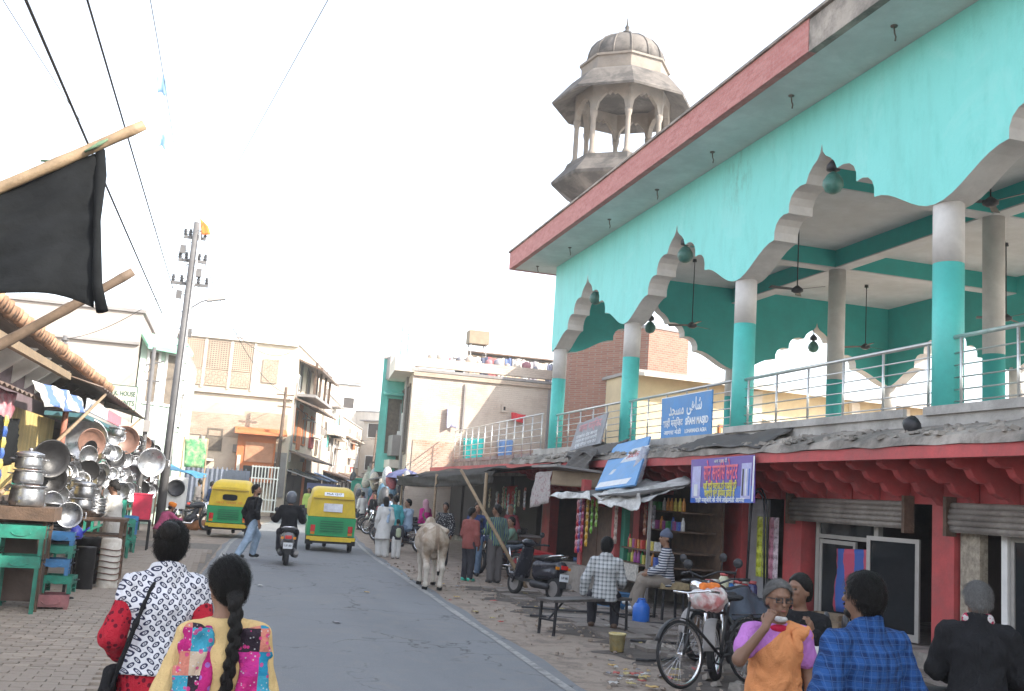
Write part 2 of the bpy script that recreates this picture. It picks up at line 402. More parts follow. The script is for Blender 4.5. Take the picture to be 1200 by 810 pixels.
def m_fascia():
    t = NT('red_split_tile'); v = t.wc(); p = t.sep(v)
    br = t.n('ShaderNodeTexBrick'); br.inputs['Scale'].default_value = 1.0; br.offset = 0.5
    t.put(br.inputs['Vector'], t.comb(t.math('ADD', p[0], p[1]), p[2], 0.0))
    br.inputs['Brick Width'].default_value = 0.22; br.inputs['Row Height'].default_value = 0.075; br.inputs['Mortar Size'].default_value = 0.004
    br.inputs['Color1'].default_value = (0.48, 0.17, 0.155, 1); br.inputs['Color2'].default_value = (0.57, 0.245, 0.22, 1); br.inputs['Mortar'].default_value = (0.46, 0.25, 0.24, 1)
    n = t.noise(16, 5, v, 0.7)
    col = t.mix(t.math('MULTIPLY', t.ramp(n, [(0.45, (0,0,0)), (0.7, (1,1,1))]), 0.5), br.outputs[0], (0.62, 0.36, 0.34))
    t.bump(n, 0.9, 0.04); return t.fin(col, 0.85)
FASC = m_fascia()
STEEL = mat('stainless_rail', (0.62, 0.62, 0.60), 0.35, 0.1, 8, 0.05, 60, 0.8)
DARKM = mat('dark_metal', (0.05, 0.05, 0.055), 0.5, 0.3, 9, 0.1, 60, 0.5)
BLACKR = mat('black_rubber', (0.025, 0.025, 0.027), 0.75, 0.3, 12, 0.2, 80)
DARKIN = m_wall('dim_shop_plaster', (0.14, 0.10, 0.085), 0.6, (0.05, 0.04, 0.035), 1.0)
WOODB = mat('old_brown_timber', (0.12, 0.075, 0.05), 0.75, 0.4, 6, 0.4, 40)
BAMBOO = mat('bamboo', (0.27, 0.19, 0.115), 0.6, 0.3, 9, 0.25, 40)
TARP_BLACK = mat('black_tarpaulin', (0.010, 0.011, 0.012), 0.85, 0.4, 5, 0.3, 25, spec=.08)
TARP_GREY = mat('grey_tarpaulin', (0.105, 0.10, 0.097), 0.8, 0.35, 4, 0.4, 20, 0, 0.5)
ALU = mat('aluminium', (0.46, 0.465, 0.48), 0.32, 0.3, 9, 0.12, 50, 0.92, 0.35, (.16, .15, .14), 5, .35)
WHITEP = mat('white_paint', (0.78, 0.77, 0.74), 0.5, 0.08, 5, 0.05, 40)
GLASSD = mat('dark_glass', (0.02, 0.022, 0.025), 0.08, 0.2, 3, 0.0, 10, 0, spec=0.2)

# ================================================================ ground, road, pavement
XR = ([-20, 9.7, 28.7, 40, 55, 75, 100, 150], [2.75, 3.63, 4.25, 5.0, 6.4, 9.8, 15.5, 30])
XL = ([-20, 9.7, 16, 30, 40, 55, 75, 100, 150], [-1.8, -0.65, -0.39, 0.2, 1.0, 3.3, 6.9, 12, 26])
def xr(y): return float(np.interp(y, *XR))
def xl(y): return float(np.interp(y, *XL))
g = MB(); S_ = 300
g.grid(lambda u, v: (-S_+2*S_*u, -S_+2*S_*v, -0.012), 24, 24)
struct('ground', g, DIRT)
ys = list(np.arange(-20, 60, 1.5))+list(np.arange(60, 151, 5))
g = MB(); g.cs = True
vs = [];
for y in ys: vs += [(xl(y)+0.03*math.sin(y*2.3), y, 0), ((xl(y)+xr(y))/2, y, 0.03), (xr(y)+0.05*math.sin(y*1.7)+0.02*math.sin(y*5.1), y, 0)]
fs = []
for i in range(len(ys)-1):
    for k in (0, 1): fs.append((3*i+k, 3*i+k+1, 3*i+k+4, 3*i+k+3))
g.add(vs, fs); struct('road', g, ASPH, fixn=False)
for nm, fx, o in (('edge_line', xl, 0.10), ('edge_line', xr, -0.24)):
    g = MB(); vs = []; fs = []
    yy = [y for y in ys if y < 58]
    for y in yy: vs += [(fx(y)+o+0.015*math.sin(3*y), y, 0.009), (fx(y)+o+0.095+0.012*math.sin(4*y+1), y, 0.009)]
    for i in range(len(yy)-1): fs.append((2*i, 2*i+1, 2*i+3, 2*i+2))
    g.add(vs, fs); struct(nm, g, LINE, fixn=False)
# pavement on the left: a bed with brick pavers, each near one a piece of its own
pv = MB(); vs = []; fs = []
yy = [y for y in ys if y < 30]
for y in yy: vs += [(-3.35, y, 0.002), (xl(y)-0.05, y, 0.002)]
for i in range(len(yy)-1): fs.append((2*i, 2*i+1, 2*i+3, 2*i+2))
pv.add(vs, fs); PAVE = struct('pavement', pv, mat('paver_joint_sand', (0.17, 0.15, 0.13), 0.95, 0.3, 9, 0.5, 60, world=True), fixn=False)
pm_ = MB(); pm_.box((0, 0, 0.012), (0.226, 0.108, 0.028), taper=0.95); b0 = pm_.build('paver', PAVER, PAVE)
far = MB(); n = 0; first = True
cells = []
for j in range(190):
    y = 4.5+j*0.118
    for i in range(12):
        x = -2.9+i*0.236+(0.118 if j % 2 else 0)
        if x < xl(y)-0.2: cells.append((x, y))
cells.sort(key=lambda c: (c[1]-4.5) if c[0] > -2.7 else 99)
vis = [c for c in cells if c[1] > 10.2][:300]
for i, (x, y) in enumerate(vis):
    o = b0 if i == 0 else b0.copy()
    if i: COL.objects.link(o)
    o.location = (x+random.uniform(-.003, .003), y+random.uniform(-.003, .003), random.uniform(-.004, .003)); o.rotation_euler = (random.uniform(-.012, .012), random.uniform(-.012, .012), random.uniform(-.02, .02))
sv = set(vis)
for c in cells:
    if c not in sv: far.box((c[0], c[1], 0.011+random.uniform(-.004, .003)), (0.226, 0.108, 0.028))
tag(far.build('paver_field', PAVER, PAVE), kind='stuff')

# broken stone slabs along the right verge
VG = MB(); VG.grid(lambda u, v: (4.95+3.8*u+(1-u)*(.22*math.sin(v*37)+.16*math.sin(v*91+1)+.1*math.sin(v*173)), 8.5+12.0*v, -0.008), 4, 90); VERGE = struct('verge', VG, mat('dark_packed_earth', (0.12, 0.10, 0.085), .95, .4, 3, .6, 40, world=True), fixn=False)
SLAB = mat('worn_stone_slab', (0.25, 0.215, 0.19), .85, .35, 3, .5, 35, 0, .5, (.14, .12, .1), 2, .18)
rq = random.Random(5); y_ = 8.7
while y_ < 20.2:
    dy = rq.uniform(.38, .62); x_ = 5.0+rq.uniform(0, .5)+(.5 if y_ < 10.5 else 0)
    while x_ < 8.5:
        dx = rq.uniform(.5, 1.05)
        if rq.random() < .82:
            j = lambda: rq.uniform(-.05, .05); mb = MB(); hx, hy = dx/2-.03, dy/2-.025
            pts = [(-hx+j(), -hy+j()), (0, -hy+j()), (hx+j(), -hy+j()), (hx+j(), hy+j()), (0, hy+j()), (-hx+j(), hy+j())]
            mb.extr(pts, 2, -.03, .02); o = mb.build('paving_slab', SLAB, VERGE, loc=(x_+dx/2, y_+dy/2, rq.uniform(-.004, .012))); o.rotation_euler = (rq.uniform(-.025, .025), rq.uniform(-.025, .025), rq.uniform(-.06, .06))
        x_ += dx
    y_ += dy
# ================================================================ mosque
MOSQ = thing('mosque', 'turquoise mosque with scalloped arches, red tiled roof edge and red shops underneath', 'mosque', (9, 11, 0))
def MP(name, mb, m, **k):     # a mosque part, modelled in world coordinates
    o = mb.build(name, m, MOSQ, **k); o.matrix_parent_inverse = Matrix.Translation((-9, -11, 0)); return o
COLY = [-5.4, 0.17, 5.77, 11.36, 16.95, 22.5, 28.0]
COLX = [9.0, 14.5, 20.0]
ARC = [(0, 7.83), (0.04, 7.69), (0.12, 7.6), (0.25, 7.53), (0.37, 7.43), (0.45, 7.29)]
def lobe(a, b, n=5): return [(a[0]+(b[0]-a[0])*math.sin(t)*1.0+0.03*math.sin(2*t), b[1]+(a[1]-b[1])*math.cos(t)+0.05*math.sin(2*t)) for t in [math.pi/2*i/n for i in range(1, n+1)]]
ARC += lobe(ARC[-1], (0.98, 6.92)); ARC += lobe(ARC[-1], (1.44, 6.55))
ARC += [(1.44+1.36*s, 6.08+0.47*(math.cos(math.pi*s)+1)/2) for s in [i/8 for i in range(1, 9)]]
def arcade(axis, a0, a1, plo, phi, mats, ztop=8.605, half=2.8):
    """one bay of arched wall between a0 and a1 along an axis, from plo to phi across"""
    c = (a0+a1)/2; h = (a1-a0)/2; k = h/half
    pts = [(c-x*k, z) for x, z in reversed(ARC)]+[(c+x*k, z) for x, z in ARC[1:]]
    mb = MB(); n = len(pts)
    def P(u, p, z): return (p, u, z) if axis == 1 else (u, p, z)
    vs = []
    for u, z in pts: vs += [P(u, plo, z), P(u, plo, ztop), P(u, phi, z), P(u, phi, ztop)]
    mb.add(vs, [])
    for i in range(n-1):
        a = 4*i; b = a+4
        mb.cur = 0; mb.add([], []); 
        for f, m_ in (((a, b, b+1, a+1), 0), ((a+2, a+3, b+3, b+2), 1), ((a, a+2, b+2, b), 2)):
            mb.f.append(f); mb.mi.append(m_); mb.sm.append(False)
    a = 4*(n-1)
    mb.f.append((0, 1, 3, 2)); mb.mi.append(0); mb.sm.append(False)
    mb.f.append((a, a+1, a+3, a+2)); mb.mi.append(0); mb.sm.append(False)
    return MP('arched_wall', mb, mats)
yb = COLY
for i in range(len(yb)-1):
    a, b = yb[i], yb[i+1]
    if i == len(yb)-2: b = 28.2; 
    arcade(1, a, b, 8.78, 9.24, [FACADE, TEAL_IN, OFFWHITE])
for i in range(2):
    arcade(0, COLX[i]+(0.25 if i == 0 else 0), COLX[i+1], 27.82, 28.2, [TEAL_IN, FACADE, OFFWHITE])
for i in range(3, len(yb)-1):
    arcade(1, yb[i], yb[i+1]-(0.2 if i == len(yb)-2 else 0), 19.8, 20.2, [TEAL_IN, FACADE, OFFWHITE])
for X in COLX:
    for i, Y in enumerate(COLY):
        r = 0.2 if X < 10 else 0.21
        top = 6.14 if (X in (9.0, 20.0) or Y > 27.5) else 8.12
        mb = MB(); mb.lathe([(r, 3.21), (r, 5.28)], 20, (X, Y-(0 if Y < 27 else 0.0), 0)); mb.cur = 1; mb.lathe([(r*1.003, 5.28), (r*1.003, top)], 20, (X, Y, 0))
        mb.cur = 0
        MP('column', mb, [TEAL_COL if X < 10 else TEAL_IN, OFFWHITE])
# ceiling, beams
mb = MB(); mb.bb((7.76, -7, 8.61), (22, 29.18, 8.78)); MP('roof_slab', mb, SOFFIT)
mb = MB(); mb.bb((9.24, -7, 8.56), (20, 27.82, 8.607)); MP('ceiling', mb, CEIL)
for X in (14.5,):
    mb = MB(); mb.bb((X-.2, -7, 8.13), (X+.2, 27.82, 8.56)); mb.cur = 1; mb.bb((X-.197, -7, 8.1), (X+.197, 27.82, 8.128)); MP('beam', mb, [TEAL_IN, CEIL])
for Y in COLY[:-1]:
    for x0, x1 in ((9.24, 14.3), (14.7, 19.8)):
        mb = MB(); mb.bb((x0, Y-.2, 8.13), (x1, Y+.2, 8.56)); mb.cur = 1; mb.bb((x0, Y-.197, 8.1), (x1, Y+.197, 8.128)); MP('beam', mb, [TEAL_IN, CEIL])
mb = MB(); mb.bb((9.3, -7, 3.2), (20, -6.7, 8.6)); MP('end_wall', mb, TEAL_IN)
# roof edge
mb = MB(); mb.bb((7.62, 12.72, 8.6), (7.76, 29.3, 9.12)); mb.bb((7.76, 29.18, 8.6), (22, 29.32, 9.12)); MP('tiled_roof_edge', mb, FASC)
mb = MB(); mb.bb((7.63, -7, 8.6), (7.76, 12.715, 9.1)); MP('bare_roof_edge', mb, CONC)
mb = MB(); mb.bb((7.58, -7, 9.122), (7.8, 29.36, 9.17)); mb.bb((7.8, 29.16, 9.122), (22, 29.36, 9.17)); MP('coping', mb, CONC)
SHUTH = mat('rusted_hook', (.16, .13, .11), .8)
for (x, y) in ((8.34, 17.25), (8.36, 19.92), (8.3, 22.63), (8.36, 25.76), (8.26, 14.26), (8.25, 11.56), (8.3, 8.8), (8.25, 28.4)):
    mb = MB(); mb.lathe([(0.045, 8.59), (0.05, 8.608)], 10, (x, y, 0)); mb.tube([(x, y, 8.59), (x+.01, y, 8.5), (x+.03, y, 8.45), (x+.02, y, 8.39)], 0.012, 6); MP('fan_hook', mb, SHUTH)
# floor slab with rough ledge
mb = MB(); mb.bb((8.55, -7, 2.98), (20.4, 28.6, 3.22)); MP('floor_slab', mb, CONC_L)
def ragged(name, y0, y1, prof, m, amp=0.03, seed=0, step=0.22, zslope=0.0):
    """a long slab with an uneven profile in (x,z) swept along y"""
    rr = random.Random(seed); n = max(2, int((y1-y0)/step)); mb = MB(); vs = []; k = len(prof)
    for i in range(n+1):
        y = y0+(y1-y0)*i/n
        for (x, z) in prof: vs.append((x+rr.uniform(-amp, amp), y, z+rr.uniform(-amp, amp)*0.7+zslope*(y-y0)))
    fs = [(i*k+j, i*k+(j+1) % k, (i+1)*k+(j+1) % k, (i+1)*k+j) for i in range(n) for j in range(k)]
    fs += [tuple(range(k)), tuple(n*k+j for j in range(k))]
    mb.add(vs, fs); return MP(name, mb, m)
ragged('ledge', -7, 19.0, [(8.92, 3.16), (8.3, 3.0), (7.94, 2.86), (7.9, 2.75), (8.5, 2.74), (8.92, 2.8)], CONC, 0.028, 1, .4)
ragged('ledge', 19.0, 29.0, [(8.92, 3.15), (8.2, 2.98), (7.95, 2.84), (7.92, 2.76), (8.5, 2.74), (8.92, 2.8)], CONC, 0.03, 2, .4)
mb = MB(); rq = random.Random(77)
for k in range(900):
    y_ = rq.uniform(5, 28.8); x_ = rq.uniform(7.93, 8.75); z_ = 2.86+(x_-7.92)*.3; s_ = rq.uniform(.03, .11)
    mb.box((x_, y_, z_+s_*.15), (s_, s_*rq.uniform(.6, 1.6), s_*.5), Matrix.Rotation(rq.uniform(0, 6), 3, 'Z') @ Matrix.Rotation(rq.uniform(-.5, .5), 3, 'X'), rq.uniform(.5, .9))
tag(MP('ledge_rubble', mb, CONC), kind='stuff')
mb = MB()
for a, b in ((-7, 5), (5, 11.5), (11.5, 16.2), (16.2, 20.2), (20.2, 29.2)): mb.bb((7.93+random.uniform(-.01, .01), a, 2.6), (8.03, b-.004, 2.75)); mb.bb((8.03, a, 2.66), (9.06, b-.004, 2.735))
MP('red_eave', mb, REDP)
br = MB()
prof = [(9.05, 2.655), (8.12, 2.655), (8.1, 2.56), (8.2, 2.5), (8.34, 2.5), (8.4, 2.4), (8.52, 2.34), (8.62, 2.36), (8.7, 2.24), (8.84, 2.18), (8.92, 2.2), (9.05, 2.08)]
y = -6.0; br.extr([(p[0], p[1]) for p in prof], 1, -0.062, 0.062); b0 = None
nb = 0
while y < 28.8:
    if b0 is None: b0 = br.build('bracket', REDP, MOSQ, bevel=0.012); b0.matrix_parent_inverse = Matrix.Translation((-9, -11, 0)); o = b0
    else: o = b0.copy(); COL.objects.link(o)
    o.location = (0, y, 0); y += 0.675; nb += 1
# ground floor: plinth, piers, lintel, partitions, back wall
mb = MB(); mb.bb((8.75, -7, -0.02), (13, 29, 0.22)); MP('plinth', mb, CONC)
mb = MB(); mb.bb((9.06, -7, 2.1), (9.3, 29, 2.98)); MP('lintel_wall', mb, REDP)
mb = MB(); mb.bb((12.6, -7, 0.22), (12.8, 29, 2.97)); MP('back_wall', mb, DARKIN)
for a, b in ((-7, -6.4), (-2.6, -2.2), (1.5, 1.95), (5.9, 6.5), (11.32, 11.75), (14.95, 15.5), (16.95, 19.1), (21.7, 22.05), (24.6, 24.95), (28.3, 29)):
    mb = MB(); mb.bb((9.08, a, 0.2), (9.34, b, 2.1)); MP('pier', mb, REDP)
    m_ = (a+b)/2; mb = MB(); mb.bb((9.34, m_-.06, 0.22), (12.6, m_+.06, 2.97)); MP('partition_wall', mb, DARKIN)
mb = MB(); mb.bb((9.1, 28.75, 0.2), (20, 29, 2.98)); MP('side_wall', mb, CONC_L)
# rolled shutters over the shops
SHUT = mat('grey_shutter_paint', (0.40, 0.355, 0.315), 0.6, 0.25, 4, 0.1, 40, 0.2, 0.5)
def rolled(y0, y1, z=2.0):
    mb = MB()
    for k in range(5): mb.tube([(8.98-0.02*math.sin(k), y0, 1.80+k*0.072), (8.98-0.02*math.sin(k), y1, 1.80+k*0.072)], 0.042, 8)
    mb.bb((8.97, y0, 1.755), (9.03, y1, 1.785)); MP('rolled_shutter', mb, SHUT)
    for yy in (y0-.03, y1+.03):
        mb = MB(); mb.bb((8.9, yy-.03, 1.7), (9.06, yy+.03, 2.2)); MP('shutter_bracket', mb, WOODB)
rolled(12.15, 15.1); rolled(7.2, 11.25)
for a, b in ((2.0, 5.85), (-2.15, 1.45)):
    mb = MB()
    for k in range(24): mb.tube([(9.2, a, 0.26+k*0.075), (9.2, b, 0.26+k*0.075)], 0.042, 6)
    MP('closed_shutter', mb, SHUT)
# railing between the columns
for i in range(3, len(COLY)-1):
    a, b = COLY[i]+.2, COLY[i+1]-.2
    mb = MB(); mb.tube([(8.95, a, 4.24+.0*i), (8.95, b, 4.22)], 0.03, 8); MP('handrail', mb, STEEL)
    for z in (3.42, 3.57, 3.73, 3.89, 4.05):
        mb = MB(); mb.tube([(8.95, a, z), (8.95, b, z)], 0.011, 6); MP('rail', mb, STEEL)
    for k in range(6):
        y = a+0.12+(b-a-.24)*k/5
        mb = MB(); mb.tube([(8.95, y, 3.2), (8.95, y, 4.22)], 0.02, 8); MP('rail_post', mb, STEEL)
i = 2
a, b = COLY[2]+.2, COLY[3]-.2
mb = MB(); mb.tube([(8.95, a, 4.26), (8.95, b, 4.26)], 0.03, 8); MP('handrail', mb, STEEL)
for z in (3.42, 3.57, 3.73, 3.89, 4.05): mb = MB(); mb.tube([(8.95, a, z), (8.95, b, z)], 0.011, 6); MP('rail', mb, STEEL)
for k in range(6):
    y = a+0.12+(b-a-.24)*k/5; mb = MB(); mb.tube([(8.95, y, 3.2), (8.95, y, 4.24)], 0.02, 8); MP('rail_post', mb, STEEL)
# kerb board along the floor edge
mb = MB(); mb.bb((8.5, 11.6, 3.2), (8.56, 16.7, 3.31)); mb.bb((8.5, 5, 3.2), (8.56, 11.2, 3.31)); MP('edge_board', mb, CONC_L)
# shop fronts under the mosque: glazed doors
ALUF = mat('white_aluminium_frame', (0.42, 0.40, 0.37), 0.45, 0.1, 5, 0.05, 30, 0.3)
def door(y0, y1, x, z0, z1, ang=0.0, w=0.06):
    t = bpy.data.objects.new('glass_door', None); COL.objects.link(t); t.parent = MOSQ; t.location = (x-9, y0-11, 0); t.rotation_euler = (0, 0, ang)
    L = y1-y0; f = MB(); f.bb((-.02, 0, z0), (.02, w, z1)); f.bb((-.02, L-w, z0), (.02, L, z1)); f.bb((-.02, w, z1-w), (.02, L-w, z1)); f.bb((-.02, w, z0), (.02, L-w, z0+w*1.6))
    f.build('frame', ALUF, t); p = MB(); p.bb((-.004, w, z0+w*1.6), (.004, L-w, z1-w)); p.build('pane', GLASSD, t); return t
door(12.15, 12.98, 9.2, 0.25, 1.62, 0.35); door(13.55, 14.5, 9.16, 0.25, 1.5)
mb = MB(); mb.bb((9.14, 13.0, 0.22), (9.22, 13.1, 1.78)); mb.bb((9.14, 14.52, 0.22), (9.22, 14.62, 1.78)); mb.bb((9.14, 13.1, 1.52), (9.22, 14.52, 1.58)); MP('door_frame', mb, ALUF)
mb = MB(); mb.bb((9.16, 13.1, 1.58), (9.18, 14.52, 1.77)); MP('transom_pane', mb, GLASSD)
mb = MB(); mb.bb((9.12, 10.9, 0.22), (9.24, 11.25, 1.78)); MP('carved_panel', mb, mat('carved_marble', (0.42, 0.36, 0.28), 0.7, 0.4, 14, 0.8, 22, world=True))
door(9.3, 10.45, 9.2, 0.25, 1.75, 0.0); door(7.7, 9.1, 9.2, 0.25, 1.75, 0.0)
mb = MB(); mb.bb((9.16, 10.48, 0.22), (9.22, 10.58, 1.78)); MP('door_frame', mb, WHITEP)
mb = MB(); mb.bb((9.2, 16.25, 0.24), (9.25, 16.93, 2.08)); MP('grey_door_leaf', mb, mat('pale_grey_door', (0.40, 0.40, 0.41), 0.6, 0.15, 3, 0.1, 30, 0, 0.4))
for (a, b) in ((22.1, 22.9), (22.95, 23.75)):
    mb = MB(); mb.bb((9.16, a, 0.22), (9.22, b, 1.9)); mb.bb((9.14, a+.08, 0.35), (9.16, b-.08, 0.95)); mb.bb((9.14, a+.08, 1.05), (9.16, b-.08, 1.8)); MP('timber_door', mb, WOODB)
# small lamp on the ledge
lp = thing('flood_lamp', 'small grey flood lamp clamped to the ledge below the nearest column', 'lamp', (8.2, 11.1, 3.0))
mb = MB(); mb.lathe([(0.05, -.02), (0.11, 0.02), (0.12, 0.12)], 12, (0, 0, 0.02), Matrix.Rotation(R(65), 3, 'Y')); mb.build('lamp_head', DARKM, lp)
mb = MB(); mb.tube([(0, 0, -.14), (0.02, 0, 0.02)], 0.02, 6); mb.build('stem', DARKM, lp)
# hanging lanterns in the arch tips
LANT = mat('green_lantern_glass', (0.05, 0.17, 0.14), 0.35, 0.3, 8)
def lantern(x, y, z, lab):
    t = thing('lantern', lab, 'lantern', (x, y, z), 0, 'green lanterns in the arch tips')
    mb = MB(); mb.lathe([(0.02, 0.1), (0.1, 0.04), (0.16, -.06), (0.17, -.14), (0.12, -.24), (0.04, -.28)], 14); mb.build('globe', LANT, t)
    mb = MB(); mb.lathe([(0.03, 0.3), (0.06, 0.26), (0.11, 0.2), (0.11, 0.12), (0.05, 0.1)], 12); mb.build('cap', DARKM, t)
    mb = MB(); mb.tube([(0, 0, 0.28), (0, 0, 0.55)], 0.012, 6); mb.build('stem', DARKM, t)
lantern(9.0, 14.15, 7.3, 'green lantern hanging in the nearest complete arch tip of the mosque front')
lantern(9.0, 19.72, 7.3, 'green lantern in the middle arch tip of the mosque front')
lantern(9.0, 25.25, 7.3, 'green lantern in the farthest arch tip of the mosque front')
lantern(11.75, 28.0, 7.2, 'dark lantern in the arch at the far end of the hall, seen against the sky')
lantern(17.25, 28.0, 7.2, 'dark lantern in the far end arch beside the inner column')
# ceiling fans
def fan(x, y, z, lab, a):
    t = thing('ceiling_fan', lab, 'fan', (x, y, z), a, 'ceiling fans in the mosque hall')
    mb = MB(); mb.tube([(0, 0, 0.05), (0, 0, 8.56-z)], 0.014, 6); mb.lathe([(0.06, 8.48-z), (0.05, 8.55-z)], 10); mb.build('rod', DARKM, t)
    mb = MB(); mb.lathe([(0.03, 0.1), (0.08, 0.06), (0.13, 0.02), (0.13, -.03), (0.06, -.07)], 14); mb.build('motor', DARKM, t)
    for k in range(3):
        mb = MB(); M3 = rotz(k*2*math.pi/3)
        mb.add([(0.12, -.05, 0.0), (0.65, -.075, -.01), (0.65, .065, 0.02), (0.12, .05, 0.02), (0.12, -.05, 0.008), (0.65, -.075, -.002), (0.65, .065, 0.028), (0.12, .05, 0.028)], [(0,1,2,3),(7,6,5,4),(0,4,5,1),(1,5,6,2),(2,6,7,3),(3,7,4,0)], M3); mb.build('blade', DARKM, t)
fan(11.7, 25.0, 6.72, 'ceiling fan on a long rod in the farthest bay of the hall', 0.4)
fan(11.7, 19.7, 6.75, 'ceiling fan on a long rod behind the middle mosque arch', 1.0)
fan(17.2, 25.2, 6.75, 'ceiling fan deep inside the hall between two inner columns', 0.2)
fan(12.0, 14.1, 7.3, 'ceiling fan behind the nearest front column', 0.75)
fan(17.2, 19.7, 6.75, 'ceiling fan at the right beside the inner columns', 0.5)

# ================================================================ minaret kiosk on the roof
MIN = thing('minaret', 'weathered octagonal minaret kiosk with slender columns and a small dome', 'minaret', (9.75, 26.0, 8.78))
ph = R(22.5+9)
def ocl(name, prof, m, n=8, smooth=False):
    mb = MB(); mb.lathe([(r, z-8.78) for r, z in prof], n, (0, 0, 0), None, ph, smooth); return mb.build(name, m, MIN)
ocl('shaft', [(1.12, 8.78), (1.12, 10.0)], STONE_D)
ocl('corbel', [(1.12, 10.0), (1.3, 10.12), (1.88, 10.48), (1.9, 10.56), (1.55, 10.95), (1.48, 11.12), (0.2, 11.13)], STONE_D)
for k in range(8):
    a = ph+k*math.pi/4; mb = MB(); c = (1.27*math.cos(a), 1.27*math.sin(a), 0)
    mb.lathe([(0.12, 2.34), (0.12, 2.42), (0.075, 2.5), (0.07, 3.4), (0.1, 3.5), (0.11, 3.6)], 10, c); mb.build('column', STONE, MIN)
    a2 = a+math.pi/4; p0 = Vector((1.27*math.cos(a), 1.27*math.sin(a), 0)); p1 = Vector((1.27*math.cos(a2), 1.27*math.sin(a2), 0))
    mb = MB(); L = (p1-p0).length; d = (p1-p0)/L; nrm = Vector((d.y, -d.x, 0))
    pr = []
    H = L/2-.06
    for i in range(13):
        t = i/12; x = -H+2*H*t; q = abs(x)/H
        z = 3.55+0.6*math.sqrt(max(0, 1-q*q))*(0.82+0.18*abs(math.cos(q*math.pi*2.5)))
        pr.append((x, z))
    pr = [(-L/2-.05, 3.55)]+pr+[(L/2+.05, 3.55)]
    vs = []; fs = []
    for x, z in pr:
        b = (p0+p1)/2+d*x
        for s_ in (0.07, -.07): vs += [tuple(b+nrm*s_+Vector((0, 0, z))), tuple(b+nrm*s_+Vector((0, 0, 4.5)))]
    for i in range(len(pr)-1):
        q = 4*i; fs += [(q, q+1, q+5, q+4), (q+2, q+6, q+7, q+3), (q, q+4, q+6, q+2)]
    mb.add(vs, fs); mb.build('arch_panel', STONE, MIN)
ocl('eave', [(1.3, 13.16), (2.0, 12.84), (2.02, 12.9), (1.5, 13.5), (1.32, 13.62), (0.3, 13.63)], STONE_D)
ocl('drum', [(1.24, 13.62), (1.24, 13.98), (1.3, 14.0), (1.3, 14.06), (1.1, 14.08)], STONE)
for k in range(14):
    mb = MB(); a = k*math.pi/7; mb.tube([((r+.006)*math.cos(a), (r+.006)*math.sin(a), z-8.78) for r, z in ((1.12, 14.06), (1.1, 14.3), (1.02, 14.52), (0.86, 14.72), (0.62, 14.88), (0.36, 15.0))], .022, 6); mb.build('dome_rib', STONE_D, MIN)
ocl('dome', [(1.12, 14.06), (1.1, 14.3), (1.02, 14.52), (0.86, 14.72), (0.62, 14.88), (0.36, 15.0), (0.16, 15.07), (0.12, 15.12)], STONE_D, 28, True)
ocl('finial', [(0.13, 15.11), (0.14, 15.17), (0.05, 15.24), (0.07, 15.32), (0.03, 15.38), (0.012, 15.6)], STONE_D, 10, True)
# ================================================================ far and middle buildings
CREAM = m_wall('cream_plaster', (0.62, 0.52, 0.41), 0.35, (0.42, 0.33, 0.25), 0.5)  # plain cream base tone with random stains
CREAM2 = m_wall('pale_limewash', (0.66, 0.60, 0.52), 0.35, (0.45, 0.38, 0.32), 0.6)
BEIGE = m_wall('beige_cement_plaster', (0.46, 0.40, 0.35), 0.4, (0.33, 0.28, 0.24), 0.35)
YELLOWW = m_wall('warm_yellow_plaster', (0.58, 0.47, 0.30), 0.25, (0.42, 0.34, 0.22), 0.7)
ORANGE = m_wall('orange_paint', (0.55, 0.17, 0.06), 0.3, (0.35, 0.14, 0.07), 1.5)
PALEGR = m_wall('pale_mint_paint', (0.50, 0.62, 0.52), 0.3, (0.36, 0.45, 0.38), 0.9)
TURQ = m_wall('turquoise_house_paint', (0.16, 0.56, 0.48), 0.35, (0.18, 0.38, 0.34), 1.0)
GREYP = m_wall('grey_cement', (0.30, 0.28, 0.27), 0.5, (0.18, 0.165, 0.155), 0.8)
DARKV = mat('opening_shade_paint', (0.05, 0.042, 0.038), 0.9, 0.3, 3, 0, 10)  # for solid panels on the walls: the shade inside openings is put into the colour
SHUTW = mat('weathered_shutter_wood', (0.16, 0.13, 0.10), 0.8, 0.3, 6, 0.3, 30)
TIN = mat('rusty_tin_sheet', (0.20, 0.15, 0.12), 0.6, 0.4, 4, 0.3, 25, 0.4, 0.5, (0.16, 0.07, 0.03))
def m_brick(name, c1, c2, mo, lime=0.0):
    t = NT(name); v = t.wc(); p = t.sep(v)
    br = t.n('ShaderNodeTexBrick'); br.inputs['Scale'].default_value = 1.0
    t.put(br.inputs['Vector'], t.comb(t.math('ADD', p[0], p[1]), p[2], 0.0))
    br.inputs['Brick Width'].default_value = 0.24; br.inputs['Row Height'].default_value = 0.085; br.inputs['Mortar Size'].default_value = 0.012
    br.inputs['Color1'].default_value = (*c1, 1); br.inputs['Color2'].default_value = (*c2, 1); br.inputs['Mortar'].default_value = (*mo, 1)
    col = br.outputs[0]
    if lime:
        w = t.ramp(t.noise(0.7, 7, v, 0.7), [(0.40, (0,0,0)), (0.58, (1,1,1))])
        col = t.mix(t.math('MULTIPLY', w, lime), col, (0.66, 0.58, 0.49))
    col = t.mix(t.math('MULTIPLY', t.noise(3, 6, v, 0.7), 0.5), col, mul(c1, 0.6))
    bmp = t.math('ADD', t.math('MULTIPLY', br.outputs['Fac'], -1.0), t.noise(25, 4, v))
    t.bump(bmp, 0.6, 0.02); return t.fin(col, 0.9)
BRICKW = m_brick('whitewashed_brick', (0.52, 0.40, 0.32), (0.60, 0.50, 0.42), (0.42, 0.36, 0.31), 0.85)
BRICKR = m_brick('bare_red_brick', (0.30, 0.13, 0.09), (0.40, 0.20, 0.14), (0.33, 0.27, 0.23))
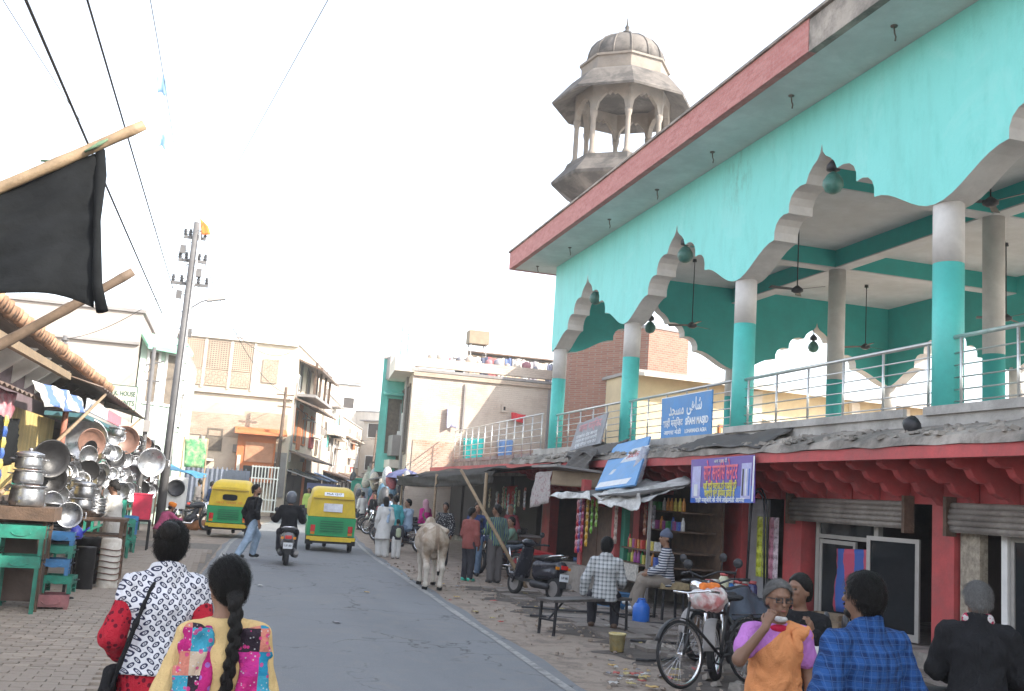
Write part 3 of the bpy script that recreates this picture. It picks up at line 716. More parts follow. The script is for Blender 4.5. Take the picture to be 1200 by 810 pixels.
BRICKO = m_brick('old_buff_brick', (0.40, 0.30, 0.22), (0.48, 0.36, 0.27), (0.38, 0.31, 0.25), 0.3)
class Bldg:
    def __init__(s, name, label, poly, h, m, z0=0.0, cat='building'):
        c = [sum(p[i] for p in poly)/len(poly) for i in (0, 1)]
        s.o = thing(name, label, cat, (c[0], c[1], z0)); s.c = Vector((c[0], c[1], z0)); s.poly = poly; s.h = h; s.m = m
        mb = MB(); mb.extr(poly, 2, z0-0.3, z0+h); s.part('wall', mb, m)
        mb = MB(); mb.extr([(c[0]+(p[0]-c[0])*1.015, c[1]+(p[1]-c[1])*1.015) for p in poly], 2, z0+h+.003, z0+h+0.12); s.part('roof', mb, GREYP)
    def part(s, name, mb, m, parent=None, **k):
        o = mb.build(name, m, s.o, **k); o.matrix_parent_inverse = Matrix.Translation(-s.c); 
        if parent is not None:
            o.parent = parent; o.matrix_parent_inverse = Matrix.Identity(4)
            o.matrix_parent_inverse = Matrix.Identity(4)
        return o
    def edge(s, e):
        a = Vector((*s.poly[e], 0)); b = Vector((*s.poly[(e+1) % len(s.poly)], 0)); d = (b-a); L = d.length; d.normalize()
        n = Vector((d.y, -d.x, 0)); ctr = Vector((s.c.x, s.c.y, 0))
        if n.dot((a+b)/2-ctr) < 0: n = -n
        return a, d, n, L
    def slab(s, name, e, u0, u1, z0, z1, out, m, inn=-0.02, tilt=0.0):
        a, d, n, L = s.edge(e); mb = MB()
        p = [a+d*u0+n*inn, a+d*u1+n*inn, a+d*u1+n*out, a+d*u0+n*out]
        vs = [(q.x, q.y, z0-(tilt if i > 1 else 0)) for i, q in enumerate(p)]+[(q.x, q.y, z1-(tilt if i > 1 else 0)) for i, q in enumerate(p)]
        mb.add(vs, [(0,1,2,3),(7,6,5,4),(0,4,5,1),(1,5,6,2),(2,6,7,3),(3,7,4,0)]); return s.part(name, mb, m)
    def win(s, e, u0, u1, z0, z1, fm=None, pm=None, name='window', sill=True):
        a, d, n, L = s.edge(e); fm = fm or WHITEP; pm = pm or DARKV
        w = s.slab(name, e, u0, u1, z0, z1, 0.02, pm)
        mb = MB(); t = 0.09
        for (ua, ub, za, zb) in ((u0-t, u0, z0-t, z1+t), (u1, u1+t, z0-t, z1+t), (u0, u1, z1, z1+t), (u0, u1, z0-t, z0)):
            p = [a+d*ua-n*.01, a+d*ub-n*.01, a+d*ub+n*.07, a+d*ua+n*.07]
            mb.add([(q.x, q.y, za) for q in p]+[(q.x, q.y, zb) for q in p], [(0,1,2,3),(7,6,5,4),(0,4,5,1),(1,5,6,2),(2,6,7,3),(3,7,4,0)])
        f = mb.build('frame', fm, w); f.matrix_parent_inverse = Matrix.Identity(4)
        return w
    def jali(s, e, u0, u1, z0, z1, nu, nz, m, diamond=False):
        """pierced stone screen: dark back, grid of bars in front"""
        w = s.slab('screen', e, u0, u1, z0, z1, 0.02, DARKV)
        a, d, n, L = s.edge(e); mb = MB()
        def P(u, z, o): q = a+d*u+n*o; return (q.x, q.y, z)
        for i in range(nu+1):
            u = u0+(u1-u0)*i/nu; mb.beam(P(u, z0, .05), P(u, z1, .05), 0.05, 0.06, up=n)
        for j in range(nz+1):
            z = z0+(z1-z0)*j/nz; mb.beam(P(u0, z, .053), P(u1, z, .053), 0.05, 0.06, up=n)
        if diamond:
            du = (u1-u0)/nu; dz = (z1-z0)/nz
            for i in range(nu):
                for j in range(nz):
                    if (i+j) % 2: mb.beam(P(u0+du*i, z0+dz*j, .047), P(u0+du*(i+1), z0+dz*(j+1), .047), 0.05, 0.05, up=n)
                    else: mb.beam(P(u0+du*(i+1), z0+dz*j, .047), P(u0+du*i, z0+dz*(j+1), .047), 0.05, 0.05, up=n)
        o = mb.build('lattice', m, w); return w
def clutter(B, e, seed, n=14, zmax=None, shops=True):
    """pipes, sunshades, boards, meter boxes and shop awnings on one facade"""
    rr = random.Random(seed); a, d, nn, L = B.edge(e); zmax = zmax or B.h
    for k in range(n):
        u = rr.uniform(.2, L-.8); z = rr.uniform(2.6, zmax-.8); q = rr.random()
        if q < .25: B.slab('pipe', e, u, u+.07, rr.uniform(.3, 3), z+.5, .09+.004*k, GREYP)
        elif q < .45: B.slab('sunshade', e, u, min(L, u+rr.uniform(.9, 1.6)), z, z+.06, rr.uniform(.4, .7), rr.choice([GREYP, CREAM2, TIN]), tilt=rr.uniform(0, .15))
        elif q < .6: B.slab('meter_box', e, u, u+.3, z, z+.4, .2, rr.choice([GREYP, SHUTW, WHITEP]))
        elif q < .75: B.slab('painted_board', e, u, min(L, u+rr.uniform(.8, 1.8)), z, z+rr.uniform(.4, .7), .1+.003*k, rr.choice([ORANGE, BLUEP_, PALEGR, REDP, CREAM2]))
        else: B.win(e, u, min(L-.1, u+rr.uniform(.5, .9)), z, z+rr.uniform(.7, 1.0), rr.choice([SHUTW, WHITEP, TURQ]), rr.choice([DARKV, SHUTW]))
    if shops:
        u = .3; k = 0
        while u < L-1.2:
            w = rr.uniform(1.4, 2.4); w = min(w, L-u-.1); B.slab('dark_shop_panel', e, u, u+w-.2, 0.1, 2.2, .035, DARKV); B.slab('shop_awning', e, u-.1, u+w-.15, 2.4+.1*(k % 2), 2.46+.1*(k % 2), rr.uniform(.8, 1.4), rr.choice([TIN, TARP_GREY, GREYP, BLUEP_]), tilt=rr.uniform(.25, .5)); u += w; k += 1
BLUEP_ = m_wall('faded_blue_paint', (.16, .26, .42), .4, (.2, .22, .28), 2)
# --- cream corner house with pierced screens
B = Bldg('corner_house', 'cream corner house with pierced lattice screens and a patch of bare brick', [(-3.0, 55.0), (3.1, 55.0), (6.3, 70.0), (-4, 72)], 9.0, CREAM)
for i, (u0, u1) in enumerate(((0.55, 2.0), (2.15, 3.6), (3.75, 5.0))): pass
JL = m_wall('lattice_stone', (0.42, 0.32, 0.24), 0.3, (0.3, 0.22, 0.16), 2.0)
for u0, u1 in ((0.35, 1.35), (1.5, 2.65), (2.8, 3.75)):
    B.jali(0, u0, u1, 7.35, 8.8, 9, 14, JL); B.jali(0, u0, u1, 6.5, 7.25, 8, 5, JL, True)
B.jali(0, 4.4, 5.15, 6.9, 8.1, 6, 9, JL, True)
B.slab('ledge', 0, 0, 6.1, 6.1, 6.2, 0.18, CREAM2); B.slab('ledge', 0, 0, 6.1, 8.92, 9.02, 0.2, CREAM2)
for u in (0.2, 1.42, 2.72, 3.9): B.slab('pilaster', 0, u-.06, u+.06, 6.35, 8.9, 0.1, CREAM2)
B.slab('bare_brick_patch', 0, 0.9, 5.9, 3.9, 5.3, 0.05, BRICKO); B.slab('grey_patch', 0, 1.0, 3.7, 5.05, 5.6, 0.056, BEIGE)
B.slab('orange_shopfront', 0, 3.5, 5.4, 1.7, 4.4, 0.9, ORANGE); B.slab('dark_shop_panel', 0, 3.9, 5.2, 1.9, 2.5, 0.93, DARKV); B.slab('sign_panel', 0, 3.9, 5.3, 2.7, 3.7, 0.95, m_wall('faded_orange_sign', (0.5, 0.24, 0.14), 0.4, (0.3, 0.12, 0.06), 3))
B.slab('shop_awning', 0, 3.3, 5.9, 4.42, 4.5, 1.5, ORANGE, tilt=0.35); B.slab('pale_pillar', 0, 3.55, 3.72, 0.2, 3.0, 1.0, CREAM2)
B.slab('grey_shutter', 0, 5.45, 6.05, 1.0, 3.3, 0.1, GREYP)
for z, o in ((3.4, 1.3), (6.2, 1.3)):
    B.slab('awning', 1, 0.3, 9.5, z, z+.1, o, TIN, tilt=0.45)
B.slab('balcony', 1, 1, 9, 6.4, 6.55, 1.0, GREYP); 
for u in (1.2, 3.4, 5.6, 7.8): B.slab('balcony_post', 1, u, u+.12, 6.55, 8.3, 0.95, WOODB, 0.82)
B.slab('balcony_roof', 1, 0.6, 9, 8.3, 8.4, 1.3, TIN, tilt=0.5)
for u in (1.0, 4.2, 7.4): B.win(1, u, u+1.1, 6.8, 8.2, SHUTW); B.win(1, u, u+1.2, 4.0, 5.7, ORANGE, SHUTW)
B.slab('orange_panel', 1, 2.4, 3.6, 3.6, 6.1, 0.06, ORANGE); B.slab('orange_panel', 1, 5.8, 6.8, 0.3, 3.2, 0.06, ORANGE)
for u in (0.5, 4, 8): B.slab('doorway', 1, u, u+1.2, 0, 2.5, 0.03, DARKV)  # solid dark panels, painted as the shade inside the doors
clutter(B, 1, 3, 16, 8.5)
clutter(B, 0, 4, 5, 4.2, False)
# --- beige block at the left and its mint neighbour
B = Bldg('beige_block', 'tall blank beige cement house behind the utensil shops', [(-15, 38), (-3.35, 38), (-3.35, 50), (-15, 50)], 7.35, BEIGE)
B.slab('parapet_line', 0, 0, 11.65, 6.2, 6.3, 0.12, GREYP); B.slab('drain_pipe', 0, 7.9, 8.0, 2.5, 6.4, 0.12, SHUTW)
B = Bldg('mint_house', 'narrow pale mint house with green eave beside the leaning electric pole', [(-3.3, 38.4), (-1.95, 39.6), (-1.75, 50), (-3.3, 50)], 6.6, PALEGR)
B.slab('eave', 0, -.1, 1.9, 6.62, 6.75, 0.5, m_wall('green_eave', (0.2, 0.46, 0.32), 0.3, (0.15, 0.3, 0.22), 2), tilt=0.5)
B.win(0, 0.35, 0.75, 4.3, 6.1, WHITEP, SHUTW); B.win(0, 1.15, 1.6, 4.3, 6.1, WHITEP, SHUTW); B.win(1, 1.5, 2.7, 3.7, 4.9, WHITEP)
# --- far left-hand row following the bend
B = Bldg('stepped_white_house', 'hazy white stepped house with small dark windows past the corner house', [(6.4, 70.5), (8.6, 82), (-2, 82), (-2, 70.5)], 7.8, CREAM2)
B.slab('upper_storey', 0, 2.5, 9, 7.9, 9.9, -0.6, CREAM2, -5.5); B.win(0, 2, 3.0, 5.9, 7.0); B.win(0, 6, 7.0, 5.9, 7.0); B.win(0, 2, 3, 3.2, 4.6); B.win(0, 6, 7.2, 3.2, 4.6)
B.slab('awning', 0, 0, 10, 2.7, 2.8, 1.4, TIN, tilt=0.4); B.slab('ledge', 0, 0, 11, 5.2, 5.35, 0.6, CREAM2); B.slab('balcony', 0, 1, 5, 5.2, 5.9, 0.9, CREAM2); B.slab('sunshade', 0, 1.4, 3.6, 7.2, 7.3, 0.6, GREYP)
clutter(B, 0, 5, 16)
B = Bldg('long_white_house', 'long pale house with tall narrow windows at the far bend of the street', [(8.7, 82.5), (12.2, 98), (0, 98), (0, 82.5)], 7.2, CREAM)
for u in (1, 4, 7, 10, 13): B.win(0, u, u+.9, 3.6, 5.4); B.win(0, u, u+.9, 0.4, 2.4, None, SHUTW)
B.slab('ledge', 0, 0, 15.5, 2.8, 2.9, 1.2, TIN, tilt=0.4); B.slab('ledge', 0, 0, 15.5, 5.8, 5.9, 0.5, CREAM2)
clutter(B, 0, 6, 20)
B = Bldg('far_corner_house', 'distant cream house with a flat roof closing the view down the street', [(12.4, 99), (15.0, 97), (20, 112), (4, 112)], 9.0, CREAM2)
B.slab('sunshade', 0, 0, 2.4, 8.1, 8.2, 0.8, GREYP); B.win(0, 0.6, 1.8, 6.6, 7.9); B.win(0, 0.6, 1.8, 3.5, 4.8); B.win(1, 2, 3.5, 6, 7.3)
clutter(B, 0, 7, 6, 8, False)
clutter(B, 1, 8, 8)
B = Bldg('far_tower_house', 'tall faint house rising behind the far end of the street', [(7, 100), (12, 100), (12, 110), (7, 110)], 11.5, CREAM2)
B.win(0, 3.4, 4.4, 9.3, 10.3); B.slab('roof_cap', 0, 2.8, 5, 11.7, 11.85, 0.4, GREYP)
B = Bldg('end_house', 'hazy house at the right-hand end of the street behind the turquoise house', [(14, 96), (17, 84), (30, 90), (26, 108)], 7.5, CREAM)
B.win(0, 3, 4.2, 3, 4.4); B.win(0, 7, 8.2, 3, 4.4)
clutter(B, 0, 9, 14)
# --- right-hand side: whitewashed brick house, turquoise house
B = Bldg('whitewashed_brick_house', 'sunlit whitewashed brick house with a cluttered roof terrace beyond the mosque', [(7.15, 42), (18.5, 42), (18.5, 52), (8.0, 52)], 6.75, BRICKW)
B.slab('parapet', 0, 0, 11.3, 6.95, 7.35, 0.06, BRICKW, -0.2); B.slab('brick_course', 0, 0, 11.3, 6.55, 6.72, 0.1, BRICKO)
B.slab('roof_edge', 3, 5.5, 10.1, 6.7, 7.3, 0.8, CREAM2); B.slab('drain_pipe', 0, 5.9, 6.0, 3.3, 6.5, 0.1, GREYP)
B.slab('pipe', 0, 2.2, 2.28, 4.4, 6.4, 0.08, GREYP); B.win(0, 3.95, 4.05, 5.45, 5.6, BRICKW); B.win(0, 6.1, 6.2, 5.5, 5.65, BRICKW)
B.slab('side_pilaster', 3, 7.4, 8.0, 0, 6.7, 0.1, GREYP); B.win(3, 8.3, 9.3, 3.4, 6.2, SHUTW); B.win(3, 5.5, 6.6, 3.4, 6.2, SHUTW)
B.slab('doorway', 0, 7.6, 9.2, 4.2, 6.0, 0.04, DARKV); B.slab('mint_panel', 0, 6.6, 7.5, 3.2, 5.0, 0.05, PALEGR); B.slab('exposed_brick', 0, 0.2, 6.5, 2.0, 3.9, 0.04, m_brick('crumbling_brick', (0.42, 0.24, 0.16), (0.56, 0.42, 0.33), (0.5, 0.42, 0.35), 0.6))
clutter(B, 3, 10, 10, 6.5)
B = Bldg('turquoise_house', 'narrow turquoise house with dark recessed window and roof ladder across the street', [(6.5, 46.5), (7.75, 46.5), (10, 60), (8.7, 60)], 5.1, TURQ, 2.6)
B.win(0, 0.35, 1.0, 3.4, 5.9, TURQ, SHUTW); B.slab('box_balcony', 0, 0.15, 1.5, 6.75, 7.75, 0.9, GREYP); B.slab('sunshade', 0, 0.1, 1.35, 6.15, 6.23, 0.7, TURQ, tilt=.15)
B.slab('grey_balcony', 0, 0.5, 2.0, 3.3, 4.2, 1.3, GREYP); B.slab('ledge', 0, 0.4, 2.1, 2.75, 3.1, 1.6, CREAM2); B.slab('dark_lower_panel', 0, 0.0, 1.25, 0, 2.55, 0.02, DARKV)
mb = MB()
for k in range(9): mb.beam((7.3, 47, 7.75+k*.18), (7.62, 47, 7.75+k*.18), .03)
mb.beam((7.3, 47, 7.7), (7.3, 47, 9.4), .05); mb.beam((7.62, 47, 7.7), (7.62, 47, 9.4), .05); B.part('ladder', mb, TURQ)
clutter(B, 3, 11, 8, 4.8, False)
B = Bldg('street_shop_row', 'shaded grey shop row hung with goods below the turquoise house', [(8.75, 60.5), (11.6, 74), (16, 72), (12, 60)], 5.5, GREYP)
B.win(3, 1, 2, 3.2, 4.5) if False else None
clutter(B, 0, 12, 14)
B = Bldg('bare_brick_house', 'bare red brick house seen under the far mosque arch', [(13.3, 40), (15.3, 36.5), (17.2, 37), (17.2, 41.5), (13.3, 41.5)], 8.7, BRICKR)
B.slab('roof_ledge', 0, 0, 3.9, 6.2, 6.6, 0.7, CREAM2) if False else None
B = Bldg('yellow_house', 'sunlit warm yellow house seen through the mosque hall', [(14.3, 35), (31, 36.5), (31, 48), (14.3, 48)], 6.7, YELLOWW)
B.slab('eave', 0, -0.2, 16.5, 6.6, 6.72, 0.9, CREAM2, tilt=0.12); B.win(0, 3.6, 4.3, 3.9, 5.0, ORANGE, YELLOWW); B.win(0, 5.8, 7.0, 4.2, 5.0, GREYP); B.slab('porch_roof', 0, 5.4, 10, 5.35, 5.5, 1.4, CREAM2, tilt=0.4)
for u in (4.9, 9.5, 12): B.slab('pilaster', 0, u, u+.4, 3, 6.5, 0.18, CREAM2)
# low terrace between mosque and brick house
B = Bldg('low_terrace', 'low shop block with a roof terrace railing between mosque and brick house', [(9.15, 29.1), (13.2, 29.4), (13.2, 41.7), (9.15, 41.7)], 3.1, CONC)
for k in range(13):
    mb = MB(); mb.tube([(8.98, 29.3+k*1.0, 3.1), (8.98, 29.3+k*1.0, 4.35)], 0.02, 6); B.part('rail_post', mb, STEEL)
for z in (3.3, 3.5, 3.7, 3.9, 4.1, 4.35):
    mb = MB(); mb.tube([(8.98, 29.2, z), (8.98, 41.5, z)], 0.014 if z < 4.3 else .025, 6); B.part('rail', mb, STEEL)
for a, b in ((29.3, 32), (32.4, 35.5), (35.9, 39), (39.4, 41.5)):
    mb = MB(); mb.bb((9.0, a, 0.2), (9.17, b, 2.5)); B.part('dark_shop_panel', mb, DARKV)
mb = MB(); mb.bb((8.1, 29.25, 2.62), (9.2, 41.7, 2.8)); B.part('red_eave', mb, REDP)
# unseen house behind the camera on the right, added to keep the street in shade
B = Bldg('unseen_shade_house', 'plain plastered house added next to the mosque, out of view, to shade the street', [(8.6, -30), (20, -30), (20, -7.4), (8.6, -7.4)], 8.8, CREAM2)
B.win(3, 3, 4.2, 4, 5.5); B.win(3, 9, 10.2, 4, 5.5)
# rooftop things on the brick house
t = thing('rooftop_hut', 'plank and tin hut on the brick house roof terrace', 'hut', (12.4, 46.5, 6.87))
PLANKS = mat('sun_bleached_planks', (0.48, 0.37, 0.26), 0.8, 0.35, 5, 0.3, 30)
for k in range(16):
    mb = MB(); mb.box((-2+k*.26, 0, 0.72+.03*math.sin(k*3)), (0.24, 0.03, 1.42)); mb.build('plank', PLANKS, t)
mb = MB(); mb.box((0, 0.9, 1.5), (4.5, 2.3, 0.05), Matrix.Rotation(R(-3), 3, 'X')); mb.build('tin_roof', TIN, t)
for x in (-2.15, 2.15): mb = MB(); mb.box((x, 0.9, 0.7), (0.04, 1.9, 1.4)); mb.build('side_wall', TARP_BLACK, t)
t = thing('roof_water_tank', 'brown box tank raised on thin legs above the rooftop hut', 'water tank', (10.75, 46.2, 6.87))
mb = MB(); mb.box((0, 0, 2.2), (0.95, 0.7, 0.62)); mb.build('tank', mat('brown_ply', (0.30, 0.23, 0.16), 0.8), t)
for x in (-.4, .4):
    for y in (-.3, .3): mb = MB(); mb.beam((x, y, 0), (x*.9, y*.9, 1.9), .05); mb.build('leg', GREYP, t)
t = thing('roof_stool', 'white plastic stool standing on the roof terrace beside the hut', 'stool', (9.3, 43.2, 6.87))
mb = MB(); mb.box((0, 0, 1.0), (0.6, 0.5, 0.5)); mb.build('box_seat', WHITEP, t)
for x in (-.25, .25): mb = MB(); mb.beam((x, 0, 0), (x, 0, .75), .05); mb.build('leg', WHITEP, t)
# terrace clutter and laundry
cl = [(0.65,0.6,0.55),(0.08,0.09,0.14),(0.5,0.12,0.12),(0.6,0.56,0.5),(0.12,0.16,0.3),(0.55,0.5,0.46),(0.7,0.68,0.65),(0.3,0.28,0.3)]
names = ['pale shirt','black shirt','dull red cloth','cream cloth','navy cloth','beige sheet','white vest','grey trousers']
def cloth(x, y, z, w, h, c, lab, nm='laundry', grp=None, ax=0, cat='laundry'):
    mb = MB(); ph_ = random.uniform(0, 6)
    def fn(u, v):
        o = 0.05*math.sin(7*u+ph_)*v+0.03*math.sin(13*u+2*ph_)
        s_ = (u-.5)*w*(1-.12*v)
        return (s_, o, -h*v+0.03*math.sin(5*u+ph_)) if ax == 0 else (o, s_, -h*v+0.03*math.sin(5*u+ph_))
    mb.grid(fn, 8, 8, 0.006)
    o = mb.build(nm, mat('cloth_%d_%d_%d' % tuple(int(q*100) for q in c), c, 0.9, 0.3, 6, 0.3, 30), None, loc=(x, y, z)); return tag(o, lab, cat, grp)
for i in range(11):
    cloth(10.3+i*.38, 44.2, 8.0-.02*abs(i-5), 0.34+.1*(i % 3), 0.7+.12*(i % 4), cl[i % 8], ['first','second','third','fourth','fifth','sixth','seventh','eighth','ninth','tenth','last'][i]+' garment from the left on the roof line, '+names[i % 8], grp='washing on the brick house roof')
t = thing('washing_line', 'thin line with washing in front of the rooftop hut', 'line', (12.2, 44.2, 6.87))
mb = MB(); mb.tube([(-2.2, 0, 1.15), (0, 0, 1.1), (2.2, 0, 1.15)], .012, 5); mb.build('rope', DARKM, t)
for x in (-2.2, 2.2): mb = MB(); mb.tube([(x, 0, 0), (x, 0, 1.2)], .03, 6); mb.build('post', GREYP, t)
for i in range(12):
    x = 7.9+i*.42; mb = MB(); r = .16+.06*math.sin(i*2.1)
    mb.lathe([(r*.6, 0), (r, r*.5), (r*.9, r*1.2), (r*.3, r*1.6)], 9, (0, 0, 0), None, i)
    tag(mb.build('sack', mat('cloth_sack%d' % (i % 4), [(0.5,0.42,0.36),(0.6,0.56,0.5),(0.4,0.2,0.22),(0.3,0.3,0.34)][i % 4], 0.9), None, loc=(x, 42.35, 7.34)), ordn(i)+' small bundle from the left on the brick house parapet', 'bundle', 'bundles on the roof parapet')
cloth(9.9, 41.85, 4.15, 0.9, 1.0, (0.05, 0.55, 0.5), 'bright turquoise sheet hanging on the whitewashed brick wall', 'hanging_sheet', cat='cloth')
cloth(11.25, 41.85, 4.2, 0.7, 0.75, (0.2, 0.35, 0.65), 'light blue cloth hanging on the whitewashed brick wall', 'hanging_cloth', cat='cloth')
cloth(11.75, 41.8, 5.35, 0.65, 0.35, (0.65, 0.05, 0.06), 'small red cloth hanging high on the whitewashed brick wall', 'hanging_cloth', cat='cloth')
cloth(8.9, 41.85, 5.4, 0.5, 0.9, (0.55, 0.55, 0.7), 'pale striped cloth hung near the corner of the whitewashed brick wall', 'hanging_cloth', cat='cloth')
cloth(14.7, 29.6, 4.7, 0.5, .55, (0.3, 0.33, 0.38), 'grey cloth on the brick ledge seen under the far arch', 'hanging_cloth', cat='cloth') if False else None

# ================================================================ poles and wires
POLEM = m_wall('galvanised_pole', (0.13, 0.125, 0.125), 0.5, (0.07, 0.065, 0.065), 2.0, 0.6)
EP = thing('electric_pole', 'tall leaning electric pole with insulators, cross arms and an orange flag', 'utility pole', (-1.62, 31, 0))
mb = MB(); mb.tube([(0, 0, -.3), (0.02, 0, 4), (0.07, 0, 9.2)], [0.13, 0.115, 0.085], 10); mb.build('post', POLEM, EP)
for z, w in ((8.75, .62), (8.05, .8), (7.35, 1.05)):
    mb = MB(); mb.beam((-w/2+.06, 0.1, z), (w/2+.06, 0.1, z), .07, .09); a = mb.build('cross_arm', POLEM, EP)
    for sx in (-1, -.5, .5, 1):
        mb = MB(); mb.lathe([(.03, 0), (.06, .04), (.035, .08), (.06, .12), (.035, .16), (.05, .2)], 8, (sx*w/2*.9+.06, .1, z+.04)); mb.build('insulator', DARKM, EP)
for k in range(9): mb = MB(); mb.beam((-.1, .0, 3+k*.5), (.24, 0, 3+k*.5), .025); mb.build('step', POLEM, EP)
mb = MB(); mb.tube([(0.1, -.12, 2), (.14, -.12, 5), (.2, -.1, 8.9)], .02, 6); mb.build('conduit', WHITEP, EP)
mb = MB(); mb.tube([(0.05, 0, 6.3), (.2, -.02, 6.65), (.45, -.03, 6.85), (.62, -.03, 6.92)], .025, 6); la = mb.build('lamp_arm', POLEM, EP)
mb = MB(); mb.box((.85, -.03, 6.98), (.55, .2, .1), Matrix.Rotation(R(-14), 3, 'Y'), .8); mb.build('lamp_head', GREYP, la)
mb = MB(); mb.grid(lambda u, v: (0.14+.26*u+.1*v, .02*math.sin(6*u), 9.35-.22*u-.5*v*(1-.5*u)), 5, 5, .01); mb.build('flag', mat('orange_cloth', (0.75, 0.2, 0.04), 0.9), EP)
for k in range(9):
    z = 6.9+.25*k; sx = (-1)**k; mb = MB(); mb.tube([(.06, .05, z), (.06+sx*.22, .02, z-.12-.03*k % .1), (.06+sx*.34, .1, z+.05), (.06+sx*.1, .12, z+.3)], .012, 5); mb.build('drooping_cable', BLACKR, EP)
for k, (x, z) in enumerate(((-.2, 7.0), (.28, 7.7), (-.24, 8.35), (.2, 5.9))):
    mb = MB(); mb.box((x, .02, z), (.16, .12, .24)); mb.build('fuse_box', POLEM, EP)
PP = thing('pipe_pole', 'thin grey pipe pole standing in front of the utensil stall', 'pole', (-2.1, 28.6, 0))
mb = MB(); mb.tube([(0, 0, -.2), (0, 0, 2.2), (-.03, 0, 5.1)], [.075, .065, .05], 10); mb.build('pipe', POLEM, PP)
mb = MB(); mb.beam((-.2, 0, 4.6), (.25, 0, 4.75), .04); mb.beam((-.15, 0, 4.2), (.2, 0, 4.2), .04); mb.build('bracket_arm', POLEM, PP)
mb = MB(); mb.box((.02, -.1, 3.0), (.16, .1, .3)); mb.build('junction_box', GREYP, PP)
P3 = thing('bare_roof_pole', 'bare grey pole with ringed top rising behind the tiled eave', 'pole', (-5.6, 36.5, 0))
mb = MB(); mb.tube([(0, 0, 0), (.05, 0, 6.1)], .07, 8)
for k in range(5): mb.lathe([(.09, 5.4+k*.13), (.12, 5.44+k*.13), (.09, 5.48+k*.13)], 8, (.05, 0, 0))
mb.build('post', POLEM, P3)
P4 = thing('street_pole', 'slender dark pole in front of the cream corner house', 'pole', (2.55, 53.5, 0))
mb = MB(); mb.tube([(0, 0, 0), (0.05, 0, 6.6)], [.12, .07], 8); mb.beam((-.4, 0, 6.2), (.5, 0, 6.2), .06); mb.beam((-.3, 0, 5.6), (.4, 0, 5.6), .06); mb.build('post', WOODB, P4)
P5 = thing('street_pole', 'slender leaning pole at the far right end of the street', 'pole', (10.9, 80, 0))
mb = MB(); mb.tube([(0, 0, 0), (.2, 0, 6.0)], [.1, .06], 8); mb.beam((-.3, 0, 5.6), (.5, 0, 5.6), .06); mb.build('post', WOODB, P5)
def wire(a, b, sag, r, lab, nm='wire'):
    a = Vector(a); b = Vector(b); n = 24; mb = MB()
    mb.tube([tuple(a.lerp(b, i/n)+Vector((0, 0, -4*sag*(i/n)*(1-i/n)))) for i in range(n+1)], r, 5); return tag(mb.build(nm, BLACKR), lab, 'wire', 'overhead wires')
def ext(p, q, k): p = Vector(p); q = Vector(q); return p+(q-p)*k
wire(ext((-2.21, 31, 6.37), (-2.23, 10, 6.1), 1.9), (-2.21, 31.0, 6.37), .05, .017, 'thick twisted cable crossing the black awning corner')
wire(ext((-1.93, 31, 6.98), (-1.71, 10, 6.21), 1.9), (-1.93, 31, 6.98), .05, .012, 'black cable right of the bamboo tip')
wire(ext((-1.45, 31, 9.0), (0.71, 15, 9.08), 1.9), (-1.45, 31, 9.0), .12, .007, 'thin wire slanting up from the pole top to the upper right')
wire((-3.1, 4, 6.4), (-1.9, 31, 8.1), .3, .005, 'hair-thin wire at the far upper left')
wire((-1.25, 10, 6.6), (-1.6, 31, 7.4), -.35, .005, 'hair-thin wire carrying the torn kites')
wire((-1.3, 31, 8.2), (2.6, 53.5, 6.3), .8, .012, 'wire from the leaning pole to the corner house pole')
wire((-1.3, 31, 7.4), (2.7, 55, 8.6), .9, .012, 'drooping wire towards the cream corner house')
wire((2.6, 53.5, 6.2), (10.9, 80, 5.6), .9, .015, 'wire from the corner house pole along the street')
wire((-2.1, 28.6, 4.7), (-3.2, 38.4, 5.6), .3, .01, 'wire from the pipe pole to the mint house')
wire((-1.9, 31, 7.3), (-5.5, 36.5, 6.0), .3, .01, 'wire from the leaning pole to the bare roof pole')
KITE = mat('pale_blue_kite_paper', (0.30, 0.50, 0.75), 0.8)
for (x, y, z, lab, s_) in ((-1.92, 20, 9.35, 'torn pale blue kite caught high on the wire', .22), (-1.79, 20, 8.2, 'smaller torn blue kite hanging below the other one', .16)):
    mb = MB(); mb.grid(lambda u, v: ((u-.5)*s_*1.3*(1-.5*v), .04*math.sin(6*u), -(v)*s_*1.6+.05*math.sin(5*u)), 4, 4, .004); tag(mb.build('torn_kite', KITE, loc=(x, y, z)), lab, 'kite', 'kites on the wires')
# ================================================================ signs on the mosque side
def flat(name, label, cat, corners, thick, m, group=None):
    """board from 4 corners (tl, tr, br, bl as seen from the street) with thickness; returns thing-Empty at its centre, board child, and a frame for lettering"""
    c = [Vector(p) for p in corners]; ctr = sum(c, Vector())/4
    t = thing(name, label, cat, ctr, 0, group)
    x = ((c[1]-c[0])+(c[2]-c[3])).normalized(); y = ((c[0]-c[3])+(c[1]-c[2])); y = (y-x*y.dot(x)).normalized(); n = x.cross(y)
    mb = MB(); vs = [tuple(p-ctr) for p in c]+[tuple(p-ctr-n*thick) for p in c]
    mb.add(vs, [(3,2,1,0),(4,5,6,7),(0,1,5,4),(1,2,6,5),(2,3,7,6),(3,0,4,7)]); mb.build('board', m, t)
    def T(u, v, o=0.004): return frame4(x*u+y*v+n*o, x, y)
    return t, T, (c[1]-c[0]).length, (c[0]-c[3]).length
def rect(parent, T, u, v, w, h, m, nm='panel', o=0.003):
    mb = MB(); mb.add([(-w/2, -h/2, 0), (w/2, -h/2, 0), (w/2, h/2, 0), (-w/2, h/2, 0)], [(0,1,2,3)]); q = mb.build(nm, m, parent, fixn=False); q.matrix_local = T(u, v, o); return q
BLUEB = mat('blue_sign_paint', (0.035, 0.20, 0.48), 0.5, 0.15, 3, 0.05, 30, 0, 0.25, (0.1, 0.28, 0.5))
